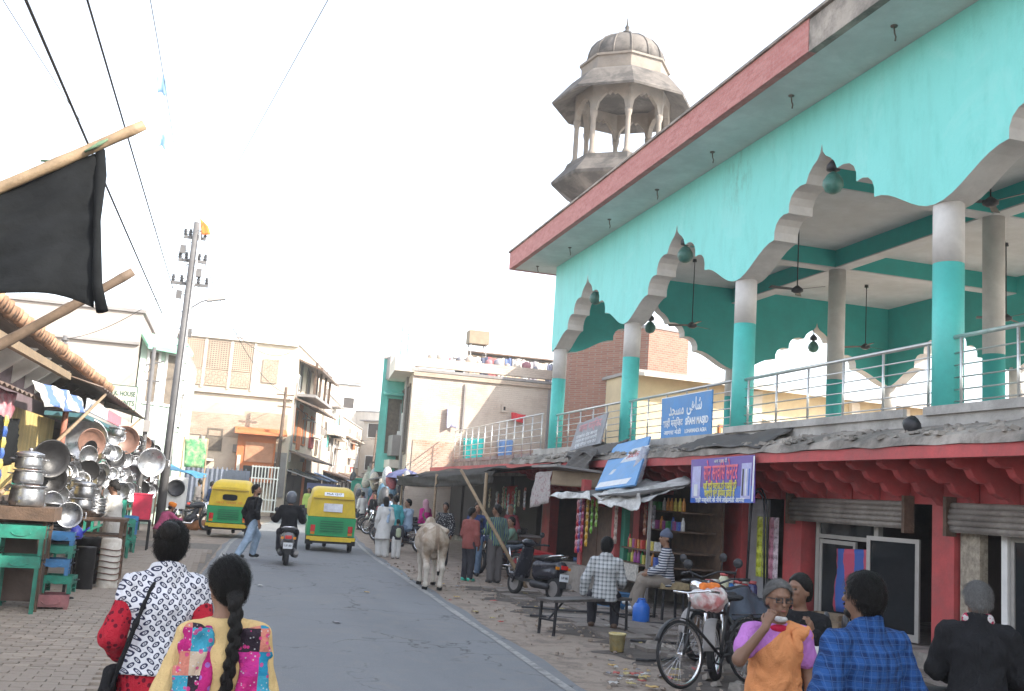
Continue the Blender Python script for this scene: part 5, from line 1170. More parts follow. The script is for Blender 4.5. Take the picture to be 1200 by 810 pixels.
mb = MB(); mb.add([(-2.98, 8, 3.72), (-2.98, 27.6, 3.72), (-7.5, 27.6, 5.3), (-7.5, 8, 5.3), (-2.98, 8, 3.66), (-2.98, 27.6, 3.66), (-7.5, 27.6, 5.22), (-7.5, 8, 5.22)], [(0,1,2,3),(7,6,5,4),(0,4,5,1),(1,5,6,2),(2,6,7,3),(3,7,4,0)]); UP('roof_deck', mb, WOODB)
tl = MB(); tl.lathe([(.105, -.22), (.095, .22)], 10, (0, 0, 0), Matrix.Rotation(R(90), 3, 'Y')); t0 = None
for row in range(2):
    for k in range(70):
        y = 11.5+k*.23
        if t0 is None: t0 = tl.build('roof_tile', TILE, US); o = t0
        else: o = t0.copy(); COL.objects.link(o)
        o.matrix_parent_inverse = Matrix.Translation((4.5, -20, 0)); o.location = (-3.05-row*.36+random.uniform(-.02, .02), y, 3.82+row*.125+random.uniform(-.02, .02)); o.rotation_euler = (random.uniform(-.06, .06), R(19)+random.uniform(-.04, .04), random.uniform(-.05, .05))
for y in (13.2, 14.6, 16.1, 17.59, 18.93, 20.11, 21.16, 22.32, 23.72, 25.17, 26.67):
    mb = MB(); mb.extr([(-3.64, 3.12), (-3.05, 3.62), (-3.64, 3.62)], 1, y-.07, y+.07); UP('eave_bracket', mb, WHITEP if y < 22 else WOODB)
for k in range(38):
    y = 16.5+k*.16; mb = MB(); mb.bb((-3.46+random.uniform(-.008, .008), y, 0.9+random.uniform(0, .1)), (-3.42, y+.15, 2.72)); UP('plank', mb, YPL)
mb = MB(); mb.beam((-2.85, 13.2, 3.33), (-2.9, 20.0, 3.42), .09, .12); UP('eave_beam', mb, BAMBOO)
mb = MB()
def fn(u, v): return (-3.5+.75*v, 12.2+7*u, 3.02-.25*v+.022*math.sin(u*130))
mb.grid(fn, 120, 3, .012); UP('tin_awning', mb, TIN)
def fn(u, v): return (-3.5+1.15*v, 20.5+11.3*u, 3.62-.3*v+.018*math.sin(u*160))
mb = MB(); mb.grid(fn, 140, 3, .012); UP('tin_awning', mb, TIN)
mb = MB(); mb.bb((-3.3, 20.5, 2.72), (-2.6, 31.5, 2.8)); UP('teal_fascia', mb, mat('teal_tin', (.06, .16, .19), .5))
for k, (a, b, c) in enumerate(((20.6, 24, (.55, .6, .68)), (24.1, 27, (.62, .22, .28)), (27.1, 30, (.6, .55, .5)))):
    mb = MB(); mb.bb((-2.62, a, 2.86), (-2.58, b, 3.1)); UP('painted_strip', mb, mat('painted_strip%d' % k, c, .6, .2, 4))
for y in (19.2, 23.5, 28): mb = MB(); mb.tube([(-2.75, y, 0), (-2.75, y, 2.75)], .05, 8); UP('brown_post', mb, mat('rusty_post', (.30, .12, .08), .7, .5, 9))
mb = MB(); mb.bb((-3.4, 8, -.01), (-2.9, 29, .16)); UP('threshold', mb, CONC)
t = thing('patched_tarp', 'tattered blue and white tarpaulin strip hanging under the tiled eave', 'tarpaulin', (-2.6, 18, 0))
BWT = NT('blue_white_tarp'); _p = BWT.sep(BWT.oc()); BWT.fin(BWT.mix(BWT.math('GREATER_THAN', BWT.math('SINE', BWT.math('MULTIPLY', _p[1], 4.6)), .25), (.60, .60, .58), (.10, .17, .40)), .6); BWT = BWT.m
sheet([(-.15, -2.1, 3.0), (-.1, 2.2, 3.1), (.05, 2.1, 2.78), (0, -1.7, 2.66)], 18, 6, amp=.03, seed=31).build('cloth', BWT, t)
# black awning on bamboo in the near left corner
BA = thing('black_awning', 'black tarpaulin awning lashed to a bamboo pole at the upper left', 'awning', (-1.4, 6.5, 2.6))
def BP(nm, mb, m): o = mb.build(nm, m, BA); o.matrix_parent_inverse = Matrix.Translation((1.4, -6.5, -2.6)); return o
def bamboo(pts, r0, r1):
    mb = MB(); pts = [Vector(p) for p in pts]; n = 26; pp = []; rr = []
    for i in range(n+1):
        s_ = i/n; p = pts[0].lerp(pts[-1], s_); pp.append(p+Vector((0, 0, -.03*math.sin(s_*3)))); rr.append((r0+(r1-r0)*s_)*(1.1 if i % 5 == 0 else 1.0))
    mb.tube(pp, rr, 10); return mb
BP('bamboo_pole', bamboo([(-3.1, 6.6, 2.61), (-0.75, 7.0, 4.09)], .05, .036), BAMBOO) if False else BP('bamboo_pole', bamboo([(-2.9, 7.0, 2.68), (-0.755, 7.0, 4.09)], .046, .034), BAMBOO)
mb = MB()
TL = [Vector(p) for p in ((-2.6, 7.05, 2.88), (-1.02, 7.02, 3.86), (-0.86, 6.55, 2.86), (-2.5, 6.5, 2.62))]
def fn(u, v):
    p = TL[0].lerp(TL[1], u).lerp(TL[3].lerp(TL[2], u), v); e = .04*math.sin(7*u+4*v)*math.sin(3*v)+.02*math.sin(19*u+3*v)+.012*math.sin(31*v+9*u)
    if u > .8: p = p+Vector((.0, 0, -.1*((u-.8)/.2)**2*v*v))
    return p+Vector((-.3*e, e, .1*math.sin(3.14*v)*(u-.6)*.3))
mb.grid(fn, 30, 24, .006); BP('tarpaulin', mb, TARP_BLACK)
mb = MB(); mb.tube([(-1.01, 7.03, 3.88), (-.985, 7.0, 3.7), (-.94, 6.8, 3.35), (-.86, 6.57, 2.9), (-.81, 6.55, 2.74)], [.03, .04, .022, .03, .035], 8); BP('rolled_edge', mb, TARP_BLACK)
mb = MB()
for k in range(3): mb.tube([(-1.05+.02*k+.05*math.cos(a), 7.0+.06*math.sin(a), 3.89+.012*k+.055*math.sin(a+1)) for a in np.linspace(0, 6.28, 12)], .008, 5)
mb.tube([(-1.05, 7.0, 3.88), (-1.2, 7.0, 3.76), (-1.35, 6.99, 3.74)], .008, 5); BP('rope', mb, mat('green_rope', (.12, .2, .12), .9))
BP('bamboo_strut', bamboo([(-2.4, 7.25, 1.9), (-0.735, 7.25, 3.14)], .043, .03), mat('dark_bamboo', (.17, .12, .085), .7, .3, 9))
for (a, b, lab) in (((-3.0, 15.9, 1.35), (-2.35, 21.0, 3.22), 'slanting bamboo prop in front of the yellow planks'), ((-2.95, 20.0, 1.25), (-2.3, 29.0, 3.2), 'slanting bamboo prop in front of the hanging pans')):
    t = thing('bamboo_prop', lab, 'pole', a, 0, 'bamboo props under the shop awnings'); mb = bamboo([(0, 0, 0), tuple(Vector(b)-Vector(a))], .035, .026); mb.build('pole', BAMBOO, t)
# hanging packets at the left edge, pink cloth
packet_strip('packet_strip', -2.58, 13.5, 2.36, 9, (.06, .14, .45), 'strip of blue packets at the very left of the utensil shop', 'packets at the left edge', .2, .13, (.6, .5, .12))
packet_strip('packet_strip', -2.78, 13.4, 2.36, 9, (.6, .5, .12), 'strip of yellow packets at the very left of the utensil shop', 'packets at the left edge', .2, .13, (.06, .14, .45))
t = thing('pink_check_cloth', 'pink and red checked cloth under the tin awning at the left edge', 'cloth', (-2.95, 14.7, 0)); sheet([(0, -1, 2.75), (0, 1.1, 2.78), (0, 1.1, 2.4), (0, -1, 2.36)], 12, 5, amp=.02, seed=3).build('cloth', mat('pink_check', (.55, .16, .2), .8, .4, 9, .2, 20, 0, .6, (.6, .5, .5), 6), t)
t = thing('dark_sacking', 'black sacking hung over the opening beside the packet strips', 'cloth', (-2.7, 14.9, 0)); sheet([(-.2, -.6, 2.4), (-.1, .5, 2.38), (.0, .5, 1.85), (-.1, -.6, 1.7)], 14, 8, amp=.05, seed=17).build('cloth', TARP_BLACK, t)
# ---- utensils
def pot_mesh(r, h): return [(r*.85, 0), (r*.98, h*.08), (r, h*.35), (r*.93, h*.82), (r*.9, h*.9), (r*1.06, h*.96), (r*1.06, h), (r*.88, h*.985), (r*.9, h*.1), (0, h*.06)]
def make_pot(r, h, m, lid=True):
    t = thing('steel_pot', '', 'pot'); mb = MB(); mb.lathe(pot_mesh(r, h), 28); mb.build('body', m, t)
    if lid:
        mb = MB(); mb.lathe([(r*1.07, h+.002), (r*1.0, h+.03*r/.2), (r*.5, h+.06*r/.2), (.02, h+.07*r/.2)], 24); mb.lathe([(.02, h+.07*r/.2), (.028, h+.1*r/.2), (0, h+.11*r/.2)], 10); mb.build('lid', m, t)
    for s_ in (-1, 1): mb = MB(); mb.tube([(s_*r, -.06, h*.7), (s_*(r+.05), -.05, h*.72), (s_*(r+.05), .05, h*.72), (s_*r, .06, h*.7)], .008, 6); mb.build('handle', m, t)
    return t
def make_wok(r, m, nm='frying_wok'):
    t = thing(nm, '', 'wok'); mb = MB(); d = r*.45
    pr = [(0.001, -d), (r*.5, -d*.8), (r*.85, -d*.35), (r, 0), (r*1.03, .004), (r*.97, .004), (r*.8, -d*.3), (r*.45, -d*.72), (0.001, -d*.9)]
    mb.lathe(pr, 26); mb.build('bowl', m, t)
    for s_ in (-1, 1): mb = MB(); mb.tube([(s_*r*.97, -.06, 0), (s_*(r+.05), -.05, .01), (s_*(r+.05), .05, .01), (s_*r*.97, .06, 0)], .009, 6); mb.build('handle', m, t)
    return t
def make_plate(r, m, nm='steel_plate'):
    t = thing(nm, '', 'plate'); mb = MB(); mb.lathe([(.001, 0), (r*.82, .0), (r*.9, .05), (r, .06), (r, .066), (r*.88, .056), (r*.8, .008), (.001, .008)], 28); mb.build('dish', m, t)
    mb = MB(); mb.tube([(r*.96*math.cos(a), r*.96*math.sin(a), .062) for a in np.linspace(0, 6.2832, 30)], .008, 5); mb.build('rim', m, t); return t
def make_tray(r, m):
    return make_plate(r, m, 'steel_tray')
protos = {}
def put(key, mk, loc, rot, label, group, scale=1.0):
    if key not in protos: protos[key] = mk(); o = protos[key]
    else: o = copy_tree(protos[key])
    o.location = loc; o.rotation_euler = rot; o.scale = (scale,)*3; o['label'] = label; o['group'] = group; return o
FACE = R(78)   # tilt so that a dish faces the street
UG = 'utensils hung at the shop fronts'
kinds = [('wokA', lambda: make_wok(.22, ALU, 'steel_wok'), 'shiny steel wok'), ('wokB', lambda: make_wok(.22, IRON, 'iron_wok'), 'black iron wok'), ('plA', lambda: make_plate(.22, ALU), 'shiny round steel plate'), ('plC', lambda: make_plate(.22, COPPER, 'clay_griddle'), 'reddish griddle plate'), ('potA', lambda: make_pot(.17, .22, ALU), 'steel pot with lid')]
rr = random.Random(11); UC = {}
y = 16.0
while y < 34.0:
    for z in (1.28, 1.68, 2.08, 2.48):
        if rr.random() < (.12 if y < 20.5 else .1): continue
        if y < 23 and z > 1.9 and not (y > 20.6 and z < 2.2): continue
        k = rr.choices(range(5), [4, 2.2, 4, 1.2, 2.2])[0]
        key, mk, lab = kinds[k]
        x = -2.55+(y-16)*.025+rr.uniform(-.12, .12)+(.12 if z < 1.5 else 0); s_ = rr.uniform(.55, 1.0)
        zi = (1.28, 1.68, 2.08, 2.48).index(z); UC[(k, zi)] = UC.get((k, zi), -1)+1; lab = ordn(UC[(k, zi)])+' '+lab+' from the left in the '+['lowest', 'second', 'third', 'top'][zi]+' row of hung utensils'
        if k == 4: rot = (rr.uniform(-.2, .2), rr.uniform(-.2, .2), rr.uniform(0, 6))
        else: rot = (R(-90)+rr.uniform(-.3, .3) if False else R(90)+rr.uniform(-.3, .3), 0, R(30)+rr.uniform(-.5, .5))
        put(key, mk, (x, y+rr.uniform(-.12, .12), z+rr.uniform(-.09, .09)), rot, lab, UG, s_)
    y += .42
# bigger single pieces that stand out
put('plB', lambda: make_plate(.22, ALU), (-2.75, 22.0, 2.35), (R(90), 0, R(25)), 'large dull steel plate under the tin awning near the brown post', UG, 2.0)
put('plC', None, (-2.6, 21.7, 2.3), (R(90), 0, R(35)), 'large brown griddle under the tin awning', UG, 1.3)
put('plC', None, (-2.3, 25.2, 2.5), (R(90), 0, R(20)), 'reddish griddle beside the pipe pole', UG, 1.5)
put('wokA', None, (-1.75, 27.0, 2.05), (R(90), 0, R(25)), 'big shiny wok hanging right of the pipe pole', UG, 1.6)
put('wokB', None, (-2.45, 16.3, 1.9), (R(90), 0, R(30)), 'big black wok hanging beside the yellow planks', UG, 1.25)
put('wokB', None, (-2.45, 16.6, 1.6), (R(90), 0, R(20)), 'black wok hanging below the big black one', UG, 1.0)
# stands for the display
for k, (x, y0, y1) in enumerate(((-2.75, 16.0, 22.5), (-2.55, 23.0, 28.2), (-2.3, 29.0, 34.5))):
    t = thing('display_rack', ['green iron rack behind the nearest hanging utensils', 'green iron rack behind the utensils by the pipe pole', 'green iron rack at the far utensil stall'][k], 'rack', (x, (y0+y1)/2, 0), 0, 'utensil racks'); L = (y1-y0)/2
    for z in (.5, .95, 1.5, 2.0, 2.7)[:3 if k == 0 else 5]: mb = MB(); mb.beam((-.1, -L, z), (-.1, L, z), .04); mb.build('rail', GREENM, t)
    for yy in np.linspace(-L, L, 5): mb = MB(); mb.beam((-.1, yy, 0), (-.1, yy, 2.75 if k else 1.6), .05); mb.build('upright', GREENM, t)
    hp = 1.3 if k == 0 else 2.5; mb = MB(); mb.box((-.5, 0, hp/2), (.04, 2*L, hp)); mb.build('dark_depth_panel', DARKIN, t)  # dark sheet added behind the rack: shop shade put into its colour for depth
    for z in (.35, .8): mb = MB(); mb.box((-.25, 0, z), (.55, 2*L, .03)); mb.build('shelf', WOODB, t)
# stacked pots at the near left
def single(mk, nm, lab, loc, grp=None, rz=0, sc=1): t = mk(); t.name = nm; t.location = loc; t['label'] = lab; t.rotation_euler = (0, 0, rz); t.scale = (sc,)*3; 
single(lambda: make_pot(.21, .26, ALU, False), 'aluminium_pot', '', (-2.32, 14.0, 1.28)); protos_last = [o for o in bpy.data.objects if o.name.startswith('aluminium_pot')][-1]; protos_last['label'] = 'wide shiny aluminium pot at the bottom of the pot stack'
def sp(r, h, loc, lab, lid=True):
    t = make_pot(r, h, ALU, lid); t.name = 'aluminium_pot'; t.location = loc; t['label'] = lab; t['group'] = 'aluminium pots on the counter'; return t
sp(.18, .18, (-2.34, 14.02, 1.55), 'middle aluminium pot of the stack by the packet strips', False); sp(.165, .17, (-2.35, 14.02, 1.74), 'topmost aluminium pot of the stack by the packet strips')
sp(.15, .2, (-2.02, 17.0, 1.35), 'shiny lidded pot beside the shopkeeper'); sp(.17, .16, (-2.05, 17.05, 1.18), 'wide pot under the shiny lidded pot', False); sp(.13, .2, (-2.3, 18.2, 1.4), 'small pot behind the shopkeeper')
t = thing('wooden_counter', 'low dark wooden box counter carrying the aluminium pots', 'counter', (-2.5, 14.0, 0)); mb = MB(); mb.box((.05, .1, 1.2), (1.0, .6, .16)); mb.build('top', WOODB, t)
for x in (-.4, .45):
    for yy in (-.1, .35): mb = MB(); mb.beam((x, yy, 0), (x, yy, 1.12), .05); mb.build('leg', WOODB, t)
mb = MB(); mb.box((-.0, .3, .6), (.9, .03, 1.0)); mb.build('back_board', DARKIN, t)
def stove(nm, lab, m, w, d, h, hb, loc, rz=0):
    """angle-iron coal stove: four legs and a box tray on top with a round hole rim"""
    t = thing(nm, lab, 'stove', loc, rz, 'angle iron stoves stacked on the pavement')
    for sx in (-1, 1):
        for sy in (-1, 1):
            mb = MB(); mb.box((sx*(w/2-.004), sy*(d/2-.02), h/2), (.008, .05, h)); mb.box((sx*(w/2-.028), sy*(d/2-.004), h/2), (.04, .008, h)); mb.build('leg', m, t)
    mb = MB()
    for sx in (-1, 1): mb.box((sx*w/2, 0, h-hb/2), (.012, d, hb))
    for sy in (-1, 1): mb.box((0, sy*d/2, h-hb/2), (w-.014, .012, hb))
    mb.box((0, 0, h-hb+.01), (w-.03, d-.03, .012)); mb.build('tray', m, t)
    mb = MB(); mb.tube([(.11*math.cos(a), -d/2-.008, h-hb*.5+.05*math.sin(a)) for a in np.linspace(3.3, 6.1, 10)], .007, 5); mb.build('ash_door_arc', m, t)
    mb = MB(); mb.tube([(w/2+.005, -.06, h-.05), (w/2+.05, -.04, h-.05), (w/2+.05, .04, h-.05), (w/2+.005, .06, h-.05)], .008, 5); mb.build('handle', DARKM, t)
    mb = MB()
    for sx in (-1, 1): mb.box((sx*(w/2-.02), 0, .06), (.03, d-.06, .012))
    mb.build('foot_rail', m, t); return t
stove('iron_stove', 'tall green iron stove stand at the lower left corner', GREENM, .46, .42, .7, .14, (-2.28, 13.9, 0.0), .08)
stove('iron_stove', 'wide green iron stove on top of the tall green stand', GREENM, .52, .42, .36, .16, (-2.3, 13.95, .705), .05)
stove('iron_stove', 'tall green iron stove behind the first green stand', GREENM, .46, .42, .7, .14, (-2.75, 14.6, 0), .05)
stove('iron_stove', 'faded red iron stove at the bottom of the small stack', PINKM, .40, .34, .19, .15, (-1.93, 14.35, 0.015), .1)
stove('iron_stove', 'green iron stove second from the bottom of the small stack', GREENM, .36, .30, .22, .10, (-1.88, 14.45, .21), -.08)
stove('iron_stove', 'blue iron stove in the middle of the small stack', BLUEM, .38, .30, .2, .1, (-1.97, 14.45, .435), .05)
stove('iron_stove', 'green iron stove near the top of the small stack', GREENM, .34, .28, .16, .1, (-1.93, 14.5, .64), .0)
stove('iron_stove', 'bright blue iron stove on top of the small stack', BLUEM, .36, .3, .16, .1, (-1.95, 14.5, .805), .06)
for k, (y, z) in enumerate(((21.5, 0), (21.5, .42), (21.5, .84), (23.0, 0), (23.0, .42), (24.6, 0), (24.6, .42))):
    stove('iron_stove', ['lowest green stove behind the shopkeeper', 'middle green stove behind the shopkeeper', 'top green stove behind the shopkeeper', 'lower green stove left of the pipe pole', 'upper green stove left of the pipe pole', 'lower green stove behind the seated boy', 'upper green stove behind the seated boy'][k], GREENM if k != 6 else BLUEM, .42, .36, .4, .16, (-1.95+.05*math.sin(k*2), y, z), .05*k)
# concrete drum with rope, tyres, table with trays
t = thing('roped_white_column', 'short white painted drum wound with rusty wire on the pavement', 'drum', (-1.55, 17.1, 0)); mb = MB(); mb.lathe([(.16, 0), (.155, .02), (.15, .74), (.13, .76), (0, .76)], 20); mb.build('body', mat('chipped_white_paint', (.6, .57, .52), .7, .15, 4, .2, 20, 0, .6, (.3, .24, .18), 3), t)
mb = MB(); mb.tube([(.165*math.cos(a), .165*math.sin(a), .08+.09*a/6.28+.02*math.sin(2*a)) for a in np.linspace(0, 6.28*6.5, 120)], .008, 5); mb.build('wire', mat('rusty_wire', (.14, .07, .05), .8), t)
GRP = 'dark tubs piled by the white drum'
for k in range(3):
    t = thing('iron_tub', ['bottom', 'middle', 'top'][k]+' black iron tub of the pile behind the white drum', 'tub', (-1.95, 17.5, .02+.24*k), .3*k, GRP); mb = MB(); mb.lathe([(.2, 0), (.24, .22), (.25, .23), (.23, .22), (.19, .03), (0, .03)], 18); mb.build('body', IRON, t)
t = thing('grey_drum', 'dark grey upright drum between the wheel and the white drum', 'drum', (-1.85, 16.75, 0)); mb = MB(); mb.lathe([(.13, 0), (.14, .02), (.13, .3), (.14, .32), (.13, .62), (.14, .64), (0, .64)], 18); mb.build('body', IRON, t)
t = thing('shop_table', 'small wooden table with trays where the shopkeeper works', 'table', (-1.85, 18.2, 0)); mb = MB(); mb.box((0, 0, 1.0), (.8, .7, .05)); mb.build('tabletop', WOODB, t); mb = MB(); mb.box((0, 0, .75), (.75, .65, .03)); mb.build('lower_shelf', WOODB, t)
for x in (-.35, .35):
    for yy in (-.3, .3): mb = MB(); mb.beam((x, yy, 0), (x, yy, .98), .06); mb.build('leg', WOODB, t)
for k in range(14):
    put('tray', lambda: make_tray(.2, ALU), (-2.0+.02*math.sin(k*2), 18.1+.02*math.cos(k), 1.03+k*.018), (0, 0, k), ordn(k)+' steel tray from the bottom of the tall stack by the shopkeeper', 'stacked steel trays')
for k in range(12):
    put('tray', None, (-2.15+.02*math.sin(k*2), 15.6+.02*math.cos(k), .78+k*.04), (0, 0, k), ordn(k)+' steel tray from the bottom of the spread stack left of the shopkeeper', 'stacked steel trays')
put('wokA', None, (-1.98, 15.35, 1.15), (R(80), 0, R(20)), 'shiny wok leaning against the tray stack', UG, .8)
t = thing('low_stand', 'low iron stand under the spread stack of trays', 'stand', (-2.15, 15.6, 0)); mb = MB(); mb.box((0, 0, .75), (.5, .5, .04)); mb.build('top', IRON, t)
for x in (-.22, .22):
    for yy in (-.22, .22): mb = MB(); mb.beam((x, yy, 0), (x, yy, .73), .04); mb.build('leg', IRON, t)
t = thing('blue_kettle', 'small blue enamel kettle on the stove behind the blue stack', 'kettle', (-1.95, 15.9, .8)); mb = MB(); mb.lathe([(.1, 0), (.12, .05), (.1, .14), (.05, .18), (.02, .2), (0, .21)], 16); mb.build('body', mat('blue_enamel', (.05, .06, .4), .3), t); mb = MB(); mb.tube([(.1, 0, .08), (.16, 0, .14), (.19, 0, .17)], [.02, .014, .01], 6); mb.build('spout', mat('blue_enamel', (0,)*3), t); mb = MB(); mb.tube([(-.07, 0, .16), (-.05, 0, .26), (.05, 0, .26), (.07, 0, .16)], .008, 5); mb.build('handle', DARKM, t)
t = thing('red_box', 'bright red plastic box standing by the pipe pole', 'box', (-1.75, 25.6, .72)); mb = MB(); mb.box((0, 0, .28), (.4, .35, .56)); mb.build('body', mat('red_plastic', (.65, .04, .09), .4), t); mb = MB(); mb.box((0, 0, .575), (.43, .38, .03)); mb.build('lid', mat('red_plastic', (0,)*3), t)
t = thing('red_box_stand', 'dark stand below the bright red box', 'stand', (-1.75, 25.6, 0)); mb = MB(); mb.box((0, 0, .69), (.45, .4, .04)); mb.build('top', IRON, t)
for x in (-.2, .2):
    for yy in (-.17, .17): mb = MB(); mb.beam((x, yy, 0), (x, yy, .67), .04); mb.build('leg', IRON, t)
# far stall, cloth banner, signboard, gate
t, T, w, h = flat('paint_shop_sign', 'white projecting signboard with dark green lettering above the utensil shops', 'sign', [(-3.02, 27, 3.9), (-2.28, 27.1, 3.9), (-2.28, 27.1, 3.3), (-3.02, 27, 3.3)], .03, mat('cream_sign', (.45, .45, .36), .6))
DG = mat('dark_green_lettering', (.03, .10, .08), .6)
text_mesh('first_line', 'A.K. HOUSE', .16, DG, t, T(.02, .09), width=.6, bold=.004); text_mesh('second_line', 'PAINTS', .17, DG, t, T(.1, -.14), width=.44, bold=.004)
for (u, v, a, b) in ((0, .29, .74, .02), (0, -.29, .74, .02), (-.36, 0, .02, .56), (.36, 0, .02, .56)): rect(t, T, u, v, a, b, DG, 'border')
t = thing('green_banner', 'green printed cloth banner hung between poles behind the stalls', 'banner', (-1.15, 40, 0)); sheet([(-.38, 0, 3.12), (.42, 0, 3.2), (.42, 0, 2.1), (-.3, 0, 2.1)], 8, 8, amp=.02, seed=8).build('cloth', mat('green_print_cloth', (.10, .34, .15), .8, .3, 4, .1, 10, 0, .7, (.5, .5, .3), 4), t)
for x in (-.4, .44): mb = MB(); mb.tube([(x, .02, 0), (x, .02, 3.2)], .03, 6); mb.build('post', BAMBOO, t)
t = thing('blue_tarp_stall', 'low stall under a blue tarpaulin behind the far utensils', 'stall', (-1.4, 38, 0)); sheet([(-.8, -.8, 2.0), (.8, -.8, 1.75), (.8, .9, 1.85), (-.8, .9, 2.15)], 10, 8, amp=.04, seed=5).build('tarpaulin', mat('blue_tarp', (.05, .20, .34), .6), t)
for x in (-.75, .75):
    for yy in (-.75, .85): mb = MB(); mb.tube([(x, yy, 0), (x, yy, 1.85)], .03, 6); mb.build('post', BAMBOO, t)
mb = MB(); mb.box((0, 0, .7), (1.5, 1.2, .08)); mb.build('counter', WOODB, t)
t = thing('white_cooler', 'white framed air cooler with round grille by the leaning pole', 'cooler', (-1.35, 33.0, 0)); mb = MB(); mb.box((0, .25, 1.25), (.62, .5, .95)); mb.build('body', WHITEP, t); mb = MB(); mb.lathe([(.26, 0), (.26, .04), (.22, .05), (.2, .01)], 20, (0, -.02, 1.4), Matrix.Rotation(R(90), 3, 'X')); mb.build('grille', DARKM, t)
for x in (-.27, .27): mb = MB(); mb.beam((x, .25, 0), (x, .25, .8), .05); mb.build('leg', GREYP, t)
t = thing('clay_pots_pile', 'heap of orange clay lumps on the sunlit ground by the far stall', 'pots', (-.75, 36.8, 0))
for k in range(7): mb = MB(); mb.lathe([(.1, 0), (.17, .12), (.12, .26), (.07, .3), (.09, .33)], 12, (.25*math.cos(k*2.2)*(1+k*.1), .3*math.sin(k*2.2), 0)); mb.build('pot', mat('orange_clay', (.5, .22, .10), .8), t)
t = thing('white_gate', 'white painted iron gate in front of the cream corner house', 'gate', (1.9, 51, 0))
for k in range(9): mb = MB(); mb.beam((-.6+k*.15, 0, .3), (-.6+k*.15, 0, 2.5), .05); mb.build('bar', WHITEP, t)
for z in (.35, .9, 1.9, 2.45): mb = MB(); mb.beam((-.65, 0, z), (.65, 0, z), .06); mb.build('rail', WHITEP, t)
t = thing('grey_fence', 'bluish grey railing fence running along the front of the corner house', 'fence', (-.6, 51.3, 0))
for k in range(16): mb = MB(); mb.beam((-1.7+k*.22, 0, 0), (-1.7+k*.22, 0, 2.3), .05); mb.build('bar', mat('blue_grey_paint', (.18, .2, .26), .6), t)
mb = MB(); mb.box((0, .12, 1.1), (3.6, .05, 2.2)); mb.build('sheet', mat('blue_grey_paint', (0,)*3), t)
# ================================================================ vehicles
def body_paint(nm, c, rough=.3): return mat(nm, c, rough, .12, 3, .03, 30, 0, .25, mul(c, .55), 2.5, 0)
AYEL = body_paint('auto_yellow', (.72, .50, .03), .45); AGRN = body_paint('auto_green', (.02, .33, .12), .4)
REDL = mat('red_lamp_lens', (.55, .02, .02), .2, .1); AMBL = mat('amber_lens', (.7, .25, .02), .2, .1); CHROME = mat('chrome', (.75, .75, .76), .18, .08, 9, .02, 40, 1.0)
def wheel(parent, c, r, w, axis='X', spokes=0, nm='wheel', rimm=None, tr=None):
    """tyre, rim and hub; axle along local X"""
    t = bpy.data.objects.new(nm, None); COL.objects.link(t); t.parent = parent; t.location = c
    Rm = Matrix.Rotation(R(90), 3, 'Y'); tr = tr or w/2
    mb = MB(); mb.lathe([(r-tr*1.6, -w*.38), (r-tr*.5, -w/2), (r-.01, -w*.34), (r, 0), (r-.01, w*.34), (r-tr*.5, w/2), (r-tr*1.6, w*.38), (r-tr*1.7, 0), (r-tr*1.6, -w*.38)], 30, (0,0,0), Rm); mb.build('tyre', BLACKR, t)
    mb = MB(); ri = r-tr*1.6
    if spokes:
        mb.lathe([(ri, -w*.3), (ri+.004, 0), (ri, w*.3), (ri-.02, w*.2), (ri-.02, -w*.2), (ri, -w*.3)], 30, (0,0,0), Rm); mb.lathe([(.02, -.04), (.025, 0), (.02, .04)], 10, (0,0,0), Rm); mb.build('rim', rimm or CHROME, t)
        mb = MB()
        for k in range(spokes):
            a = 2*math.pi*k/spokes; b = a+(.5 if k % 2 else -.5); mb.tube([((-1)**k*.03, .022*math.cos(b), .022*math.sin(b)), (0, ri*math.cos(a), ri*math.sin(a))], .0022, 3, False)
        mb.build('spokes', CHROME, t)
    else:
        mb.lathe([(.0, -w*.2), (ri*.5, -w*.25), (ri*.9, -w*.33), (ri, -w*.38), (ri, w*.38), (ri*.9, w*.33), (ri*.5, w*.25), (0, w*.2)], 24, (0,0,0), Rm); mb.build('rim', rimm or GREYP, t)
    return t
